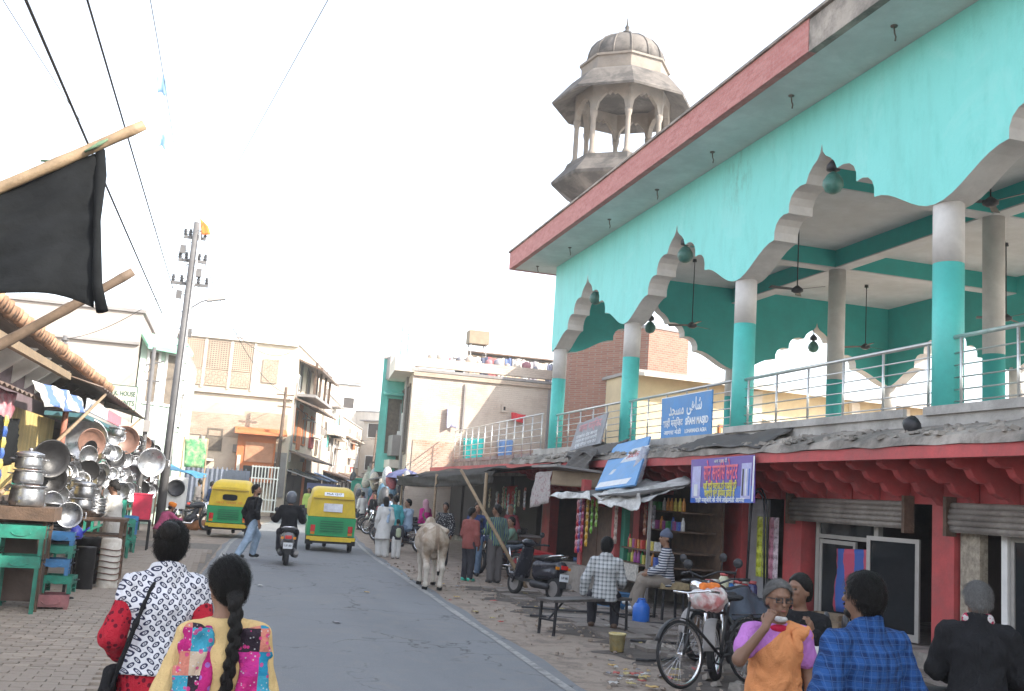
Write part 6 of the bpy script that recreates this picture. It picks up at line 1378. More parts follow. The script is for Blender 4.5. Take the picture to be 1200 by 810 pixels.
def autorick(label, loc, rz, dark_window=True):
    t = thing('auto_rickshaw', label, 'auto rickshaw', loc, rz, 'auto rickshaws on the road')
    def arch(w, z0, z1, y, rr=.3, n=7, tp=.88):
        pts = [(-w/2, y, z0)]; 
        for k in range(n+1): a = math.pi-math.pi/2*k/n; pts.append((-w/2*tp+rr*.7+rr*.7*math.cos(a), y, z1-rr*.5+rr*.5*math.sin(a)))
        return pts+[(-x, yy, z) for x, yy, z in reversed(pts)]
    def loft(secs, m, nm, cap=True):
        mb = MB(); n = len(secs[0]); mb.cs = True
        vs = [p for s in secs for p in s]; fs = [(i*n+j, i*n+j+1, (i+1)*n+j+1, (i+1)*n+j) for i in range(len(secs)-1) for j in range(n-1)]
        mb.add(vs, fs); mb.cs = False
        if cap: mb.f += [tuple(range(n)), tuple((len(secs)-1)*n+j for j in range(n))]; mb.mi += [0, 0]; mb.sm += [False, False]
        return mb.build(nm, m, t)
    loft([arch(1.24, .93, 1.50, -1.22, tp=.9), arch(1.28, .93, 1.62, -1.10, tp=.9), arch(1.28, .95, 1.70, -.9, tp=.88), arch(1.28, .97, 1.74, -.3, tp=.86), arch(1.24, 1.1, 1.74, .4, tp=.86), arch(1.18, 1.35, 1.66, .75, tp=.86)], AYEL, 'canopy')
    mb = MB(); mb.box((0, -1.235, 1.415), (1.1, .05, .02)); mb.build('canopy_seam', mat('seam_brown', (.35, .24, .05), .7), t)
    loft([[(-.62, -1.25, .42), (-.64, -1.27, .92), (.64, -1.27, .92), (.62, -1.25, .42)], [(-.64, -.2, .4), (-.65, -.2, .93), (.65, -.2, .93), (.64, -.2, .4)]], AGRN, 'rear_body')
    loft([[(-.62, -.2, .3), (-.62, -.2, .45), (.62, -.2, .45), (.62, -.2, .3)], [(-.5, .6, .3), (-.55, .6, .5), (.55, .6, .5), (.5, .6, .3)]], AGRN, 'floor')
    loft([[(-.55, .6, .4), (-.58, .62, 1.05), (.58, .62, 1.05), (.55, .6, .4)], [(-.3, 1.15, .45), (-.36, .95, 1.0), (.36, .95, 1.0), (.3, 1.15, .45)]], AGRN, 'front_cowl')
    mb = MB(); mb.add([(-.55, .68, 1.05), (.55, .68, 1.05), (.52, .72, 1.62), (-.52, .72, 1.62)], [(0,1,2,3)]); mb.build('windscreen', GLASSD, t)
    mb = MB(); mb.box((0, -1.29, .36), (1.3, .06, .09)); mb.box((0, -1.31, .30), (1.1, .04, .03)); mb.build('bumper', AYEL, t)
    mb = MB(); mb.box((0, -.7, .3), (1.0, 1.0, .16)); mb.build('chassis', DARKM, t)
    for x in (-.5, .5):
        mb = MB(); mb.box((x, -1.283, .62), (.12, .04, .17)); l = mb.build('tail_lamp', REDL, t)
        mb = MB(); mb.box((x, -1.283, .49), (.11, .036, .07)); mb.build('indicator', AMBL, t)
        mb = MB(); mb.box((x*1.13, -1.16, .3), (.2, .22, .22)); mb.build('mudflap', BLACKR, t)
        wheel(t, (x*1.12, -.85, .2), .2, .11)
        mb = MB(); mb.tube([(x*1.05, .62, 1.0), (x*1.45, .6, 1.1)], .01, 5); mb.box((x*1.5, .6, 1.12), (.14, .03, .1)); mb.build('mirror', DARKM, t)
    wheel(t, (0, 1.05, .2), .2, .1)
    mb = MB(); mb.box((0, -.75, .75), (1.1, .45, .12)); mb.box((0, -.98, 1.05), (1.1, .1, .5)); mb.build('seat', BLACKR, t)
    for k in range(5): mb = MB(); mb.box((0, -1.275, .55+k*.065), (.62, .02, .022)); mb.build('louvre', mat('deep_green', (.01, .16, .07), .5), t)
    if dark_window:
        mb = MB(); mb.extr([(.22*math.copysign(abs(math.cos(a))**.5, math.cos(a)), 1.2+.09*math.copysign(abs(math.sin(a))**.5, math.sin(a))) for a in np.linspace(0, 6.28, 24)[:-1]], 1, -1.252, -1.225); mb.build('rear_window', GLASSD, t)
        text_mesh('rear_lettering', 'जय माता दी', .09, mat('orange_print', (.6, .2, .03), .6), t, frame4((0, -1.262, 1.03), (1, 0, 0), (0, 0, 1)), width=.8)
    else:
        mb = MB(); mb.box((0, -1.245, 1.18), (.5, .02, .22)); mb.build('rear_window', mat('clear_plastic_window', (.62, .62, .68), .3), t)
        M4 = frame4((0, -1.19, 1.54), (1, 0, 0), (0, .62, .78)); mb = MB(); mb.add([(-.26, -.06, 0), (.26, -.06, 0), (.26, .06, 0), (-.26, .06, 0)], [(0,1,2,3)]); q = mb.build('roof_sticker', SIGNW, t, fixn=False); q.matrix_local = M4
        text_mesh('sticker_lettering', 'MLA 1217', .09, DARKM, t, frame4((0, -1.196, 1.545), (1, 0, 0), (0, .62, .78)), width=.4)
    return t
autorick('yellow and green auto rickshaw with pale rear window on the right of the road', (2.98, 29.6, .02), -.03, False)
autorick('yellow and green auto rickshaw with dark oval rear window behind the walking man', (.38, 34.2, .02), -.1, True)
def scooter(label, loc, rz, c, lean=0.0, plate='UP 80', grp='scooters'):
    t = thing('scooter', label, 'scooter', loc, rz, grp); t.rotation_euler = (0, lean, rz)
    P_ = body_paint('scooter_%d' % int(sum(c)*1000), c, .25)
    res = .018
    blob('rear_cowl', [('t', A(0, -.72, .66), A(0, -.1, .58), (.10, .06), (.17, .14), (1, 0, 0)), ('t', A(0, -.55, .50), A(0, -.1, .45), (.14, .11), (.15, .14), (1, 0, 0)), ('e', A(0, -.74, .60), (.12, .08, .08))], P_, t, res, .05)
    blob('seat', [('t', A(0, -.52, .755), A(0, .02, .735), (.13, .05), (.10, .045), (1, 0, 0)), ('e', A(0, -.35, .765), (.14, .22, .05))], BLACKR, t, res, .05)
    blob('front_apron', [('t', A(0, .46, .36), A(0, .34, .88), (.2, .05), (.14, .045), (1, 0, 0)), ('t', A(0, .52, .5), A(0, .40, .85), (.1, .07), (.08, .06), (1, 0, 0))], P_, t, res, .05)
    blob('handlebar_cowl', [('e', A(0, .34, .98), (.17, .11, .075)), ('c', A(-.1, .32, .96), A(-.3, .24, .98), .03, .018), ('c', A(.1, .32, .96), A(.3, .24, .98), .03, .018)], P_, t, res, .04)
    blob('front_fender', [('t', A(0, .48, .30), A(0, .78, .36), (.085, .15), (.06, .06), (1, 0, 0))], P_, t, res, .04, cuts=[(A(0, .62, .27), A(0, 0, -1))])
    mb = MB(); mb.box((0, .17, .3), (.32, .42, .05)); mb.build('footboard', BLACKR, t)
    blob('engine_cover', [('c', A(.14, -.1, .28), A(.15, -.55, .25), .085, .07), ('c', A(-.13, -.1, .26), A(-.12, -.5, .25), .07, .06)], DARKM, t, res, .03)
    mb = MB(); mb.tube([(.16, -.2, .2), (.19, -.5, .22), (.2, -.78, .3)], [.04, .055, .05], 10); mb.build('exhaust', GREYP, t)
    wheel(t, (0, -.58, .22), .22, .1); wheel(t, (0, .62, .22), .22, .09)
    mb = MB(); mb.box((0, -.81, .62), (.14, .03, .07)); mb.build('tail_lamp', REDL, t)
    for x in (-.13, .13): mb = MB(); mb.box((x, -.77, .6), (.06, .04, .05)); mb.build('indicator', AMBL, t)
    mb = MB(); mb.box((0, -.83, .44), (.2, .012, .13)); q = mb.build('number_plate', SIGNW, t); text_mesh('number', plate, .06, DARKM, q, frame4((0, -.838, .44), (1, 0, 0), (0, 0, 1)), width=.15)
    mb = MB(); mb.box((0, -.80, .36), (.16, .03, .22)); mb.build('rear_mudguard', BLACKR, t)
    mb = MB(); mb.tube([(-.13, -.35, .74), (-.15, -.62, .8), (-.09, -.76, .83), (.09, -.76, .83), (.15, -.62, .8), (.13, -.35, .74)], .016, 7); mb.build('grab_rail', CHROME, t)
    for x in (-1, 1):
        mb = MB(); mb.tube([(x*.2, .3, .98), (x*.27, .32, 1.12)], .007, 5); mb.lathe([(.05, -.012), (.055, 0), (.05, .012), (0, .013)], 12, (x*.28, .33, 1.16), Matrix.Rotation(R(90), 3, 'X')); mb.build('mirror', DARKM, t)
        mb = MB(); mb.tube([(x*.28, .25, .98), (x*.38, .2, .98)], .019, 8); mb.build('grip', BLACKR, t)
        mb = MB(); mb.tube([(x*.08, .62, .22), (x*.06, .5, .5)], .02, 6); mb.build('fork', DARKM, t)
    mb = MB(); mb.lathe([(.08, 0), (.07, .03), (0, .04)], 14, (0, .44, .98), Matrix.Rotation(R(-90), 3, 'X')); mb.build('headlamp', mat('lamp_glass', (.6, .6, .6), .1), t)
    return t
scooter('grey scooter with a red tail lamp ridden up the middle of the road', (1.5, 23.6, .02), -.03, (.20, .20, .21))
scooter('black scooter parked by the tea stall seen from behind', (5.75, 18.6, 0), .35, (.03, .03, .04), .08)
scooter('dark scooter parked by the shop at the lower right corner', (4.15, 5.75, 0), 1.2, (.04, .04, .05), .06)
def motorcycle(label, loc, rz, c, lean=.1, res=.02, grp='motorcycles'):
    t = thing('motorcycle', label, 'motorcycle', loc, rz, grp); t.rotation_euler = (0, lean, rz); P_ = body_paint('moto_%d' % int(sum(c)*1000), c, .25)
    wheel(t, (0, -.62, .31), .31, .1, spokes=20); wheel(t, (0, .68, .31), .31, .085, spokes=20)
    blob('tank', [('t', A(0, .05, .82), A(0, .38, .86), (.10, .08), (.13, .1), (1, 0, 0)), ('e', A(0, .28, .84), (.13, .2, .11))], P_, t, res, .04)
    blob('seat', [('t', A(0, -.62, .83), A(0, .05, .79), (.11, .05), (.10, .05), (1, 0, 0))], BLACKR, t, res, .04)
    blob('tail_cowl', [('t', A(0, -.78, .78), A(0, -.3, .70), (.06, .05), (.1, .09), (1, 0, 0))], P_, t, res, .04)
    blob('engine', [('e', A(0, .12, .42), (.14, .18, .14)), ('t', A(0, .15, .45), A(0, .24, .68), (.1, .1), (.09, .1), (1, 0, 0)), ('c', A(-.12, -.05, .38), A(.12, -.05, .38), .09, .09)], DARKM, t, res, .02)
    mb = MB(); mb.tube([(0, .48, .9), (0, .2, .7), (0, -.1, .6), (0, -.4, .7)], .03, 7); mb.tube([(0, .45, .8), (0, .38, .4), (0, .1, .28), (0, -.3, .32)], .025, 7); mb.tube([(0, -.1, .6), (0, -.1, .3)], .025, 6); mb.build('frame', DARKM, t)
    for x in (-1, 1):
        mb = MB(); mb.tube([(x*.09, .68, .31), (x*.09, .46, .95)], .023, 8); mb.build('fork', CHROME, t)
        mb = MB(); mb.tube([(x*.08, -.62, .31), (x*.09, -.1, .32)], .02, 6); mb.tube([(x*.11, -.55, .36), (x*.1, -.42, .7)], .028, 8); mb.build('shock_absorber', CHROME, t)
        mb = MB(); mb.tube([(0, .45, .99), (x*.2, .42, 1.06), (x*.36, .3, 1.04)], .013, 6); mb.tube([(x*.27, .37, 1.05), (x*.38, .29, 1.04)], .019, 7); mb.build('handlebar', DARKM, t)
        mb = MB(); mb.tube([(x*.22, .4, 1.05), (x*.27, .42, 1.2)], .007, 5); mb.lathe([(.05, -.012), (.055, 0), (0, .012)], 12, (x*.28, .42, 1.23), Matrix.Rotation(R(90), 3, 'X')); mb.build('mirror', DARKM, t)
    mb = MB(); mb.lathe([(.06, -.1), (.1, 0), (.095, .02), (0, .03)], 16, (0, .6, .88), Matrix.Rotation(R(-90), 3, 'X')); mb.build('headlamp', CHROME, t)
    def guard(cy, a0, a1, m):
        mb = MB(); r = .345
        def fn(u, v): a = a0+(a1-a0)*u; w = (v-.5)*.13; rr_ = r-.35*w*w/.13; return (w, cy+rr_*math.cos(a), .31+rr_*math.sin(a))
        mb.grid(fn, 14, 5, .006); mb.build('mudguard', m, t)
    guard(.68, .1, 2.2, GREYP); guard(-.62, .9, 3.2, DARKM)
    mb = MB(); mb.tube([(.12, .15, .4), (.16, .05, .25), (.17, -.3, .27), (.18, -.75, .36)], [.025, .03, .045, .04], 9); mb.build('exhaust', CHROME, t)
    mb = MB(); mb.box((0, -.84, .72), (.14, .04, .08)); mb.build('tail_lamp', REDL, t); mb = MB(); mb.box((0, -.87, .58), (.2, .012, .13)); mb.build('number_plate', SIGNW, t)
    return t
motorcycle('motorcycle with its front wheel towards us beside the woman in the sari', (5.75, 11.0, 0), math.pi-.62, (.05, .06, .09), .1, .016)
motorcycle('motorcycle parked behind the bicycle', (6.3, 12.1, 0), math.pi-.95, (.06, .05, .05), .1)
motorcycle('motorcycle carrying the man in the pale blue shirt', (5.3, 30.6, 0), .9, (.04, .04, .05), .05, .025)
motorcycle('motorcycle between the men at the tea stall', (6.1, 22.7, 0), .5, (.05, .07, .1), .1, .025)
FM = motorcycle('first motorcycle parked in the row past the white dressed woman', (5.9, 35.5, 0), 1.1, (.04, .04, .045), .1, .03)
for k, (x, y, a) in enumerate(((6.3, 37.5, 1.3), (6.2, 40.5, 1.0), (6.5, 43.5, 1.2), (-1.0, 36.2, -1.2), (-.6, 43.0, -.9))):
    o = dup(FM, (x, y, 0), a, ['second motorcycle parked in the far right row', 'third motorcycle parked in the far right row', 'last motorcycle parked in the far right row', 'motorcycle parked on the left by the far stall', 'motorcycle parked on the left before the grey fence'][k]); o.rotation_euler = (0, .1, a)
def bicycle(label, loc, rz, lean):
    t = thing('bicycle', label, 'bicycle', loc, rz); t.rotation_euler = (0, lean, rz); BK = mat('worn_black_enamel', (.03, .03, .032), .5, .3, 9, .1, 40, .2)
    for y in (-.52, .56): wheel(t, (0, y, .34), .34, .035, spokes=32, tr=.018)
    hd = (0, .40, .78); bb = (0, -.05, .3); st = (0, -.22, .8)
    mb = MB()
    for a, b in ((hd, (0, -.18, .74)), ((0, .42, .7), bb), (bb, st), (bb, (0, -.52, .34)), ((0, -.2, .72), (0, -.52, .34)), ((0, .38, .86), (0, .47, .55)), ((-.05, .47, .55), (-.045, .56, .34)), ((.05, .47, .55), (.045, .56, .34))): mb.tube([a, b], .016, 7)
    mb.build('frame', BK, t)
    mb = MB(); mb.tube([(-.27, .22, .95), (-.24, .36, .97), (0, .40, .95), (.24, .36, .97), (.27, .22, .95)], .012, 7); mb.tube([(0, .38, .85), (0, .4, .96)], .014, 6); mb.build('handlebar', CHROME, t)
    blob('saddle', [('t', A(0, -.36, .9), A(0, -.1, .89), (.10, .035), (.03, .025), (1, 0, 0))], BLACKR, t, .015, .03)
    mb = MB(); mb.tube([(0, -.22, .78), (0, -.25, .9)], .013, 6); mb.build('seat_post', CHROME, t)
    mb = MB()
    for x in (-.07, 0, .07): mb.tube([(x, -.35, .72), (x, -.8, .72)], .006, 5)
    for y in (-.4, -.6, -.78): mb.tube([(-.08, y, .72), (.08, y, .72)], .006, 5)
    mb.tube([(-.08, -.7, .72), (-.05, -.52, .36)], .006, 5); mb.tube([(.08, -.7, .72), (.05, -.52, .36)], .006, 5); mb.build('carrier', BK, t)
    for cy, a0, a1 in ((.56, .4, 2.5), (-.52, .6, 3.1)):
        mb = MB()
        def fn(u, v): a = a0+(a1-a0)*u; w = (v-.5)*.06; r = .365-6*w*w; return (w, cy+r*math.cos(a), .34+r*math.sin(a))
        mb.grid(fn, 16, 4, .003); mb.build('mudguard', BK, t)
    mb = MB(); mb.lathe([(.09, -.004), (.09, .004), (.07, .004), (.07, -.004), (.09, -.004)], 24, (.03, -.05, .3), Matrix.Rotation(R(90), 3, 'Y')); mb.tube([(.03, -.05, .3), (.06, .02, .16)], .01, 5); mb.tube([(-.03, -.05, .3), (-.06, -.12, .44)], .01, 5); mb.box((.1, .02, .155), (.09, .06, .02)); mb.box((-.1, -.12, .445), (.09, .06, .02)); mb.build('crank_and_pedals', DARKM, t)
    return t
bicycle('old black bicycle leaning among the motorcycles at the roadside', (5.22, 10.12, 0), 1.95, .12)
t = thing('shopping_bag', 'white and red plastic shopping bag hung on the bicycle handlebar', 'bag', (5.1, 10.2, .86)); blob('bag', [('e', A(0, 0, 0), (.2, .13, .12)), ('e', A(.1, .02, .06), (.12, .1, .09)), ('e', A(-.1, .0, .02), (.1, .1, .1))], mat('white_red_bag', (0,)*3), t, .015, .05, fold=.008)
t = thing('orange_cloth_bag', 'orange cloth bundle on top of the white plastic bag', 'bag', (5.13, 10.22, 1.0)); blob('bag', [('c', A(-.08, 0, 0), A(.08, .03, .0), .045, .05)], mat('orange_cloth', (0,)*3), t, .015, .03, fold=.006)
t = thing('seat_cover', 'blue grey plastic cover draped over the motorcycle seat', 'cover', (6.0, 11.35, .82)); o = sheet([(-.5, -.32, .06), (.55, .55, .08), (.75, .3, -.22), (-.28, -.55, -.2)], 16, 10, amp=.025, seed=6, th=.008).build('cover', mat('blue_grey_cover', (.10, .13, .17), .35), t)
# van and green kiosk far up the street
t = thing('parked_van', 'dark van with a loaded roof rack far up the street', 'van', (5.0, 52.5, 0), -.2)
blob('body', [('t', A(0, -1.6, .95), A(0, 1.0, .95), (.82, .6), (.82, .6), (1, 0, 0)), ('t', A(0, 1.0, .75), A(0, 1.8, .7), (.8, .4), (.72, .32), (1, 0, 0))], body_paint('van_grey', (.10, .10, .12)), t, .07, .12)
mb = MB(); mb.box((0, -1.0, 1.7), (1.4, 2.2, .3)); mb.build('roof_load', mat('violet_cloth', (0,)*3), t); mb = MB(); mb.box((0, -2.2, 1.25), (1.2, .04, .4)); mb.build('rear_window', GLASSD, t)
for x in (-.7, .7):
    for y in (-1.3, 1.2): wheel(t, (x, y, .3), .3, .18)
    mb = MB(); mb.box((x*.95, -2.2, .85), (.12, .05, .25)); mb.build('tail_lamp', REDL, t)
t = thing('green_kiosk', 'bright green metal kiosk at the far end of the road', 'kiosk', (9.2, 71, 0), -.15); mb = MB(); mb.box((0, 0, 1.15), (1.5, 1.4, 2.3)); mb.build('body', mat('kiosk_green', (.03, .36, .27), .5), t); mb = MB(); mb.box((0, -.72, 1.2), (.9, .04, 1.2)); mb.build('poster', mat('pale_poster', (.4, .5, .6), .6), t); mb = MB(); mb.box((0, 0, 2.36), (1.7, 1.6, .1)); mb.build('roof', mat('kiosk_green', (0,)*3), t)
# hanging goods along the far right shops
GC = [(.3,.3,.32),(.5,.5,.52),(.12,.12,.13),(.4,.1,.12),(.1,.2,.3),(.5,.45,.38)]
for k in range(46):
    y = 38+k*.43+random.uniform(-.2, .2); x = 6.2+(y-38)*.035+random.uniform(-.15, .35); z = random.uniform(.3, 2.4); c = GC[k % 6]
    t = thing('hanging_goods', ordn(k)+' bundle of goods counted from the near end of the far right shops', 'goods', (x, y, z), random.uniform(0, 6), 'goods of the far right shops')
    s_ = random.uniform(.12, .26); blob('bundle', [('e', A(0, 0, 0), (s_, s_*.8, s_*1.5)), ('e', A(s_*.5, 0, -s_*.8), (s_*.7, s_*.7, s_))], mat('goods_tone_%d' % (k % 6), c, .5, .4, 12), t, .05, .05)
# ================================================================ people
def skin(i): return mat('skin_%d' % i, [(.27, .145, .09), (.20, .105, .065), (.34, .19, .125)][i], .55, .12, 8, .08, 60, 0, 0, rand=0)
def hairm(nm, a, b):
    t = NT(nm); v = t.map(t.oc(), sc=(1, 1, .18)); n = t.noise(160, 3, v, .6, 1.0); t.bump(n, .9, .01); return t.fin(t.mix(n, a, b), .42, 0, .22)
HAIR = hairm('black_hair', (.004, .004, .004), (.014, .012, .011)); GHAIR = hairm('grey_hair', (.04, .04, .04), (.30, .29, .28))
def wrinkle(t):
    w = t.noise(6.5, 4, t.map(t.oc(), rot=(.5, .3, .2), sc=(1, 1, .55)), .55, 1.6); f = t.noise(130, 2)
    t.bump(t.math('ADD', t.math('MULTIPLY', w, 6.0), f), .55, .012)
def clothm(nm, c, rough=.9):
    nm = 'cloth_'+nm
    if nm not in MATS:
        t = NT(nm); n = t.noise(5, 5, None, .65); wrinkle(t); MATS[nm] = t.fin(t.mix(n, mul(c, .82), mul(c, 1.15)), rough, 0, .15)
    return MATS[nm]
def patt(nm, fn, rough=.85):
    t = NT(nm); c = fn(t); wrinkle(t); return t.fin(c, rough, 0, .2)
def stripes(t, ax, freq, duty=0.0, ph=0.0): return t.math('GREATER_THAN', t.math('SINE', t.math('MULTIPLY_ADD', t.sep(t.oc())[ax], freq, ph)), duty)
def cells(t, scale, pal, vec=None):
    v = t.n('ShaderNodeTexVoronoi', feature='F1', distance='CHEBYCHEV'); v.inputs['Scale'].default_value = scale; v.inputs['Randomness'].default_value = 0.0
    t.put(v.inputs['Vector'], vec if vec is not None else t.oc())
    r = t.n('ShaderNodeValToRGB'); r.color_ramp.interpolation = 'CONSTANT'; e = r.color_ramp.elements
    while len(e) > 1: e.remove(e[0])
    e[0].position = 0; e[0].color = (*pal[0], 1)
    for i, c in enumerate(pal[1:]): q = e.new((i+1)/len(pal)); q.color = (*c, 1)
    t.put(r.inputs[0], t.sep(v.outputs['Color'])[0]); return r.outputs[0], v
def vest_pattern(t):
    p = t.sep(t.oc()); x = t.math('ADD', p[0], t.math('MULTIPLY', p[1], .6)); z = p[2]
    a = t.math('MULTIPLY', t.math('ADD', x, z), 17.5); b = t.math('MULTIPLY', t.math('SUBTRACT', z, x), 17.5)
    fa = t.math('SUBTRACT', t.math('FRACT', a), .5); fb = t.math('SUBTRACT', t.math('FRACT', b), .5)
    par = t.math('MODULO', t.math('ADD', t.math('FLOOR', a), t.math('FLOOR', b)), 2.0); par = t.math('GREATER_THAN', t.math('ABSOLUTE', par), .5)
    u = t.math('ADD', t.math('MULTIPLY', fa, par), t.math('MULTIPLY', fb, t.math('SUBTRACT', 1.0, par)))
    v = t.math('ADD', t.math('MULTIPLY', fb, par), t.math('MULTIPLY', fa, t.math('SUBTRACT', 1.0, par)))
    d = t.math('SQRT', t.math('ADD', t.math('MULTIPLY', t.math('MULTIPLY', u, u), 1.0), t.math('MULTIPLY', t.math('MULTIPLY', v, v), 4.2)))
    ring = t.math('ADD', t.math('MULTIPLY', t.math('GREATER_THAN', d, .26), t.math('LESS_THAN', d, .54)), t.math('LESS_THAN', d, .12), clamp=True)
    return t.mix(t.math('SUBTRACT', 1.0, ring), (.025, .03, .07), (.66, .66, .70))
def red_kurta(t):
    v = t.voro(26, out='Distance'); return t.mix(t.math('LESS_THAN', v, .34), (.42, .018, .035), (.13, .008, .02))
def dup_pattern(t):
    p = t.sep(t.oc()); vec = t.comb(p[0], 0.0, p[2])
    c, v = cells(t, 9.5, [(.02, .22, .36), (.42, .02, .16), (.52, .40, .30), (.03, .02, .03), (.07, .36, .55), (.45, .03, .22), (.05, .3, .42), (.55, .2, .15)], vec)
    q = t.math('LESS_THAN', t.voro(30, vec, 'Distance'), .30); q2 = t.math('LESS_THAN', t.voro(9.5, vec, 'Distance'), .16)
    c = t.mix(t.math('MULTIPLY', q, .8), c, (.55, .04, .2)); return t.mix(t.math('MULTIPLY', t.math('LESS_THAN', t.voro(52, vec, 'Distance'), .2), .8), c, (.5, .5, .5))
def plaid(base, line, dark):
    def f(t):
        p = t.sep(t.oc())
        def band(ax, fr, th, ph=0): return t.math('GREATER_THAN', t.math('SINE', t.math('MULTIPLY_ADD', p[ax], fr, ph)), th)
        c = t.mix(t.math('MULTIPLY', t.math('ADD', band(0, 105, .2), band(2, 105, .2)), .42), base, dark)
        return t.mix(t.math('MULTIPLY', t.math('ADD', band(0, 210, .93), band(2, 210, .93), clamp=True), .55), c, line)
    return f
M_VEST = patt('navy_white_link_print', vest_pattern, .6); M_RKUR = patt('red_dotted_cotton', red_kurta); M_DUP = patt('colourful_square_print', dup_pattern)
M_PLAID = patt('blue_plaid', plaid((.022, .08, .25), (.06, .13, .30), (.008, .02, .075))); M_CHECK = patt('black_white_check', plaid((.55, .56, .57), (.6, .6, .6), (.05, .07, .08)))
M_STRIPE = patt('navy_white_stripe', lambda t: t.mix(stripes(t, 2, 150), (.55, .56, .58), (.04, .05, .09))); M_GSTR = patt('green_blue_stripe', lambda t: t.mix(stripes(t, 0, 140), (.04, .07, .16), (.16, .24, .12)))
M_BWP = patt('black_white_patterned', lambda t: t.mix(t.math('LESS_THAN', t.voro(26, out='Distance'), .3), (.03, .03, .035), (.45, .45, .45)))
def DENIM(): return mat('denim', (.16, .24, .36), .85, .35, 5, .35, 70, rand=0)
M_LDEN = mat('light_denim', (.30, .40, .52), .85, .3, 5, .35, 70, rand=0)
def v3(p): return np.array(p, float)
def strands(ho, hc, target, m, n, L, seed):
    """thin hair ribbons lying on a hair mesh, combed towards a target point"""
    me = ho.data; rr = random.Random(seed); mb = MB(); nv = len(me.vertices); tg = Vector(target); c0 = Vector(hc)
    for _ in range(n):
        v = me.vertices[rr.randrange(nv)]; p = v.co.copy(); nr = v.normal.copy(); pts = []
        if nr.dot(p-c0) < 0: continue
        for k in range(4):
            d = (tg-p); d = d-nr*d.dot(nr)
            if d.length < 1e-4: break
            d.normalize(); d = (d+Vector((rr.uniform(-.25, .25), rr.uniform(-.25, .25), rr.uniform(-.25, .25)))).normalized(); pts.append((p+nr*rr.uniform(.0005, .004), d.cross(nr).normalized())); p = p+d*L/3
            rad = (p-c0).length; p = c0+(p-c0).normalized()*max(rad, (v.co-c0).length*.985); nr = (p-c0).normalized()
        if len(pts) < 3: continue
        vs = []; w = rr.uniform(.0006, .0016)
        for i, (q, x) in enumerate(pts): ww = w*(1-.25*i); vs += [q-x*ww, q+x*ww]
        mb.add(vs, [(2*i, 2*i+1, 2*i+3, 2*i+2) for i in range(len(pts)-1)])
    o = mb.build('hair_strands', m, ho, fixn=False); return tag(o, kind='stuff')
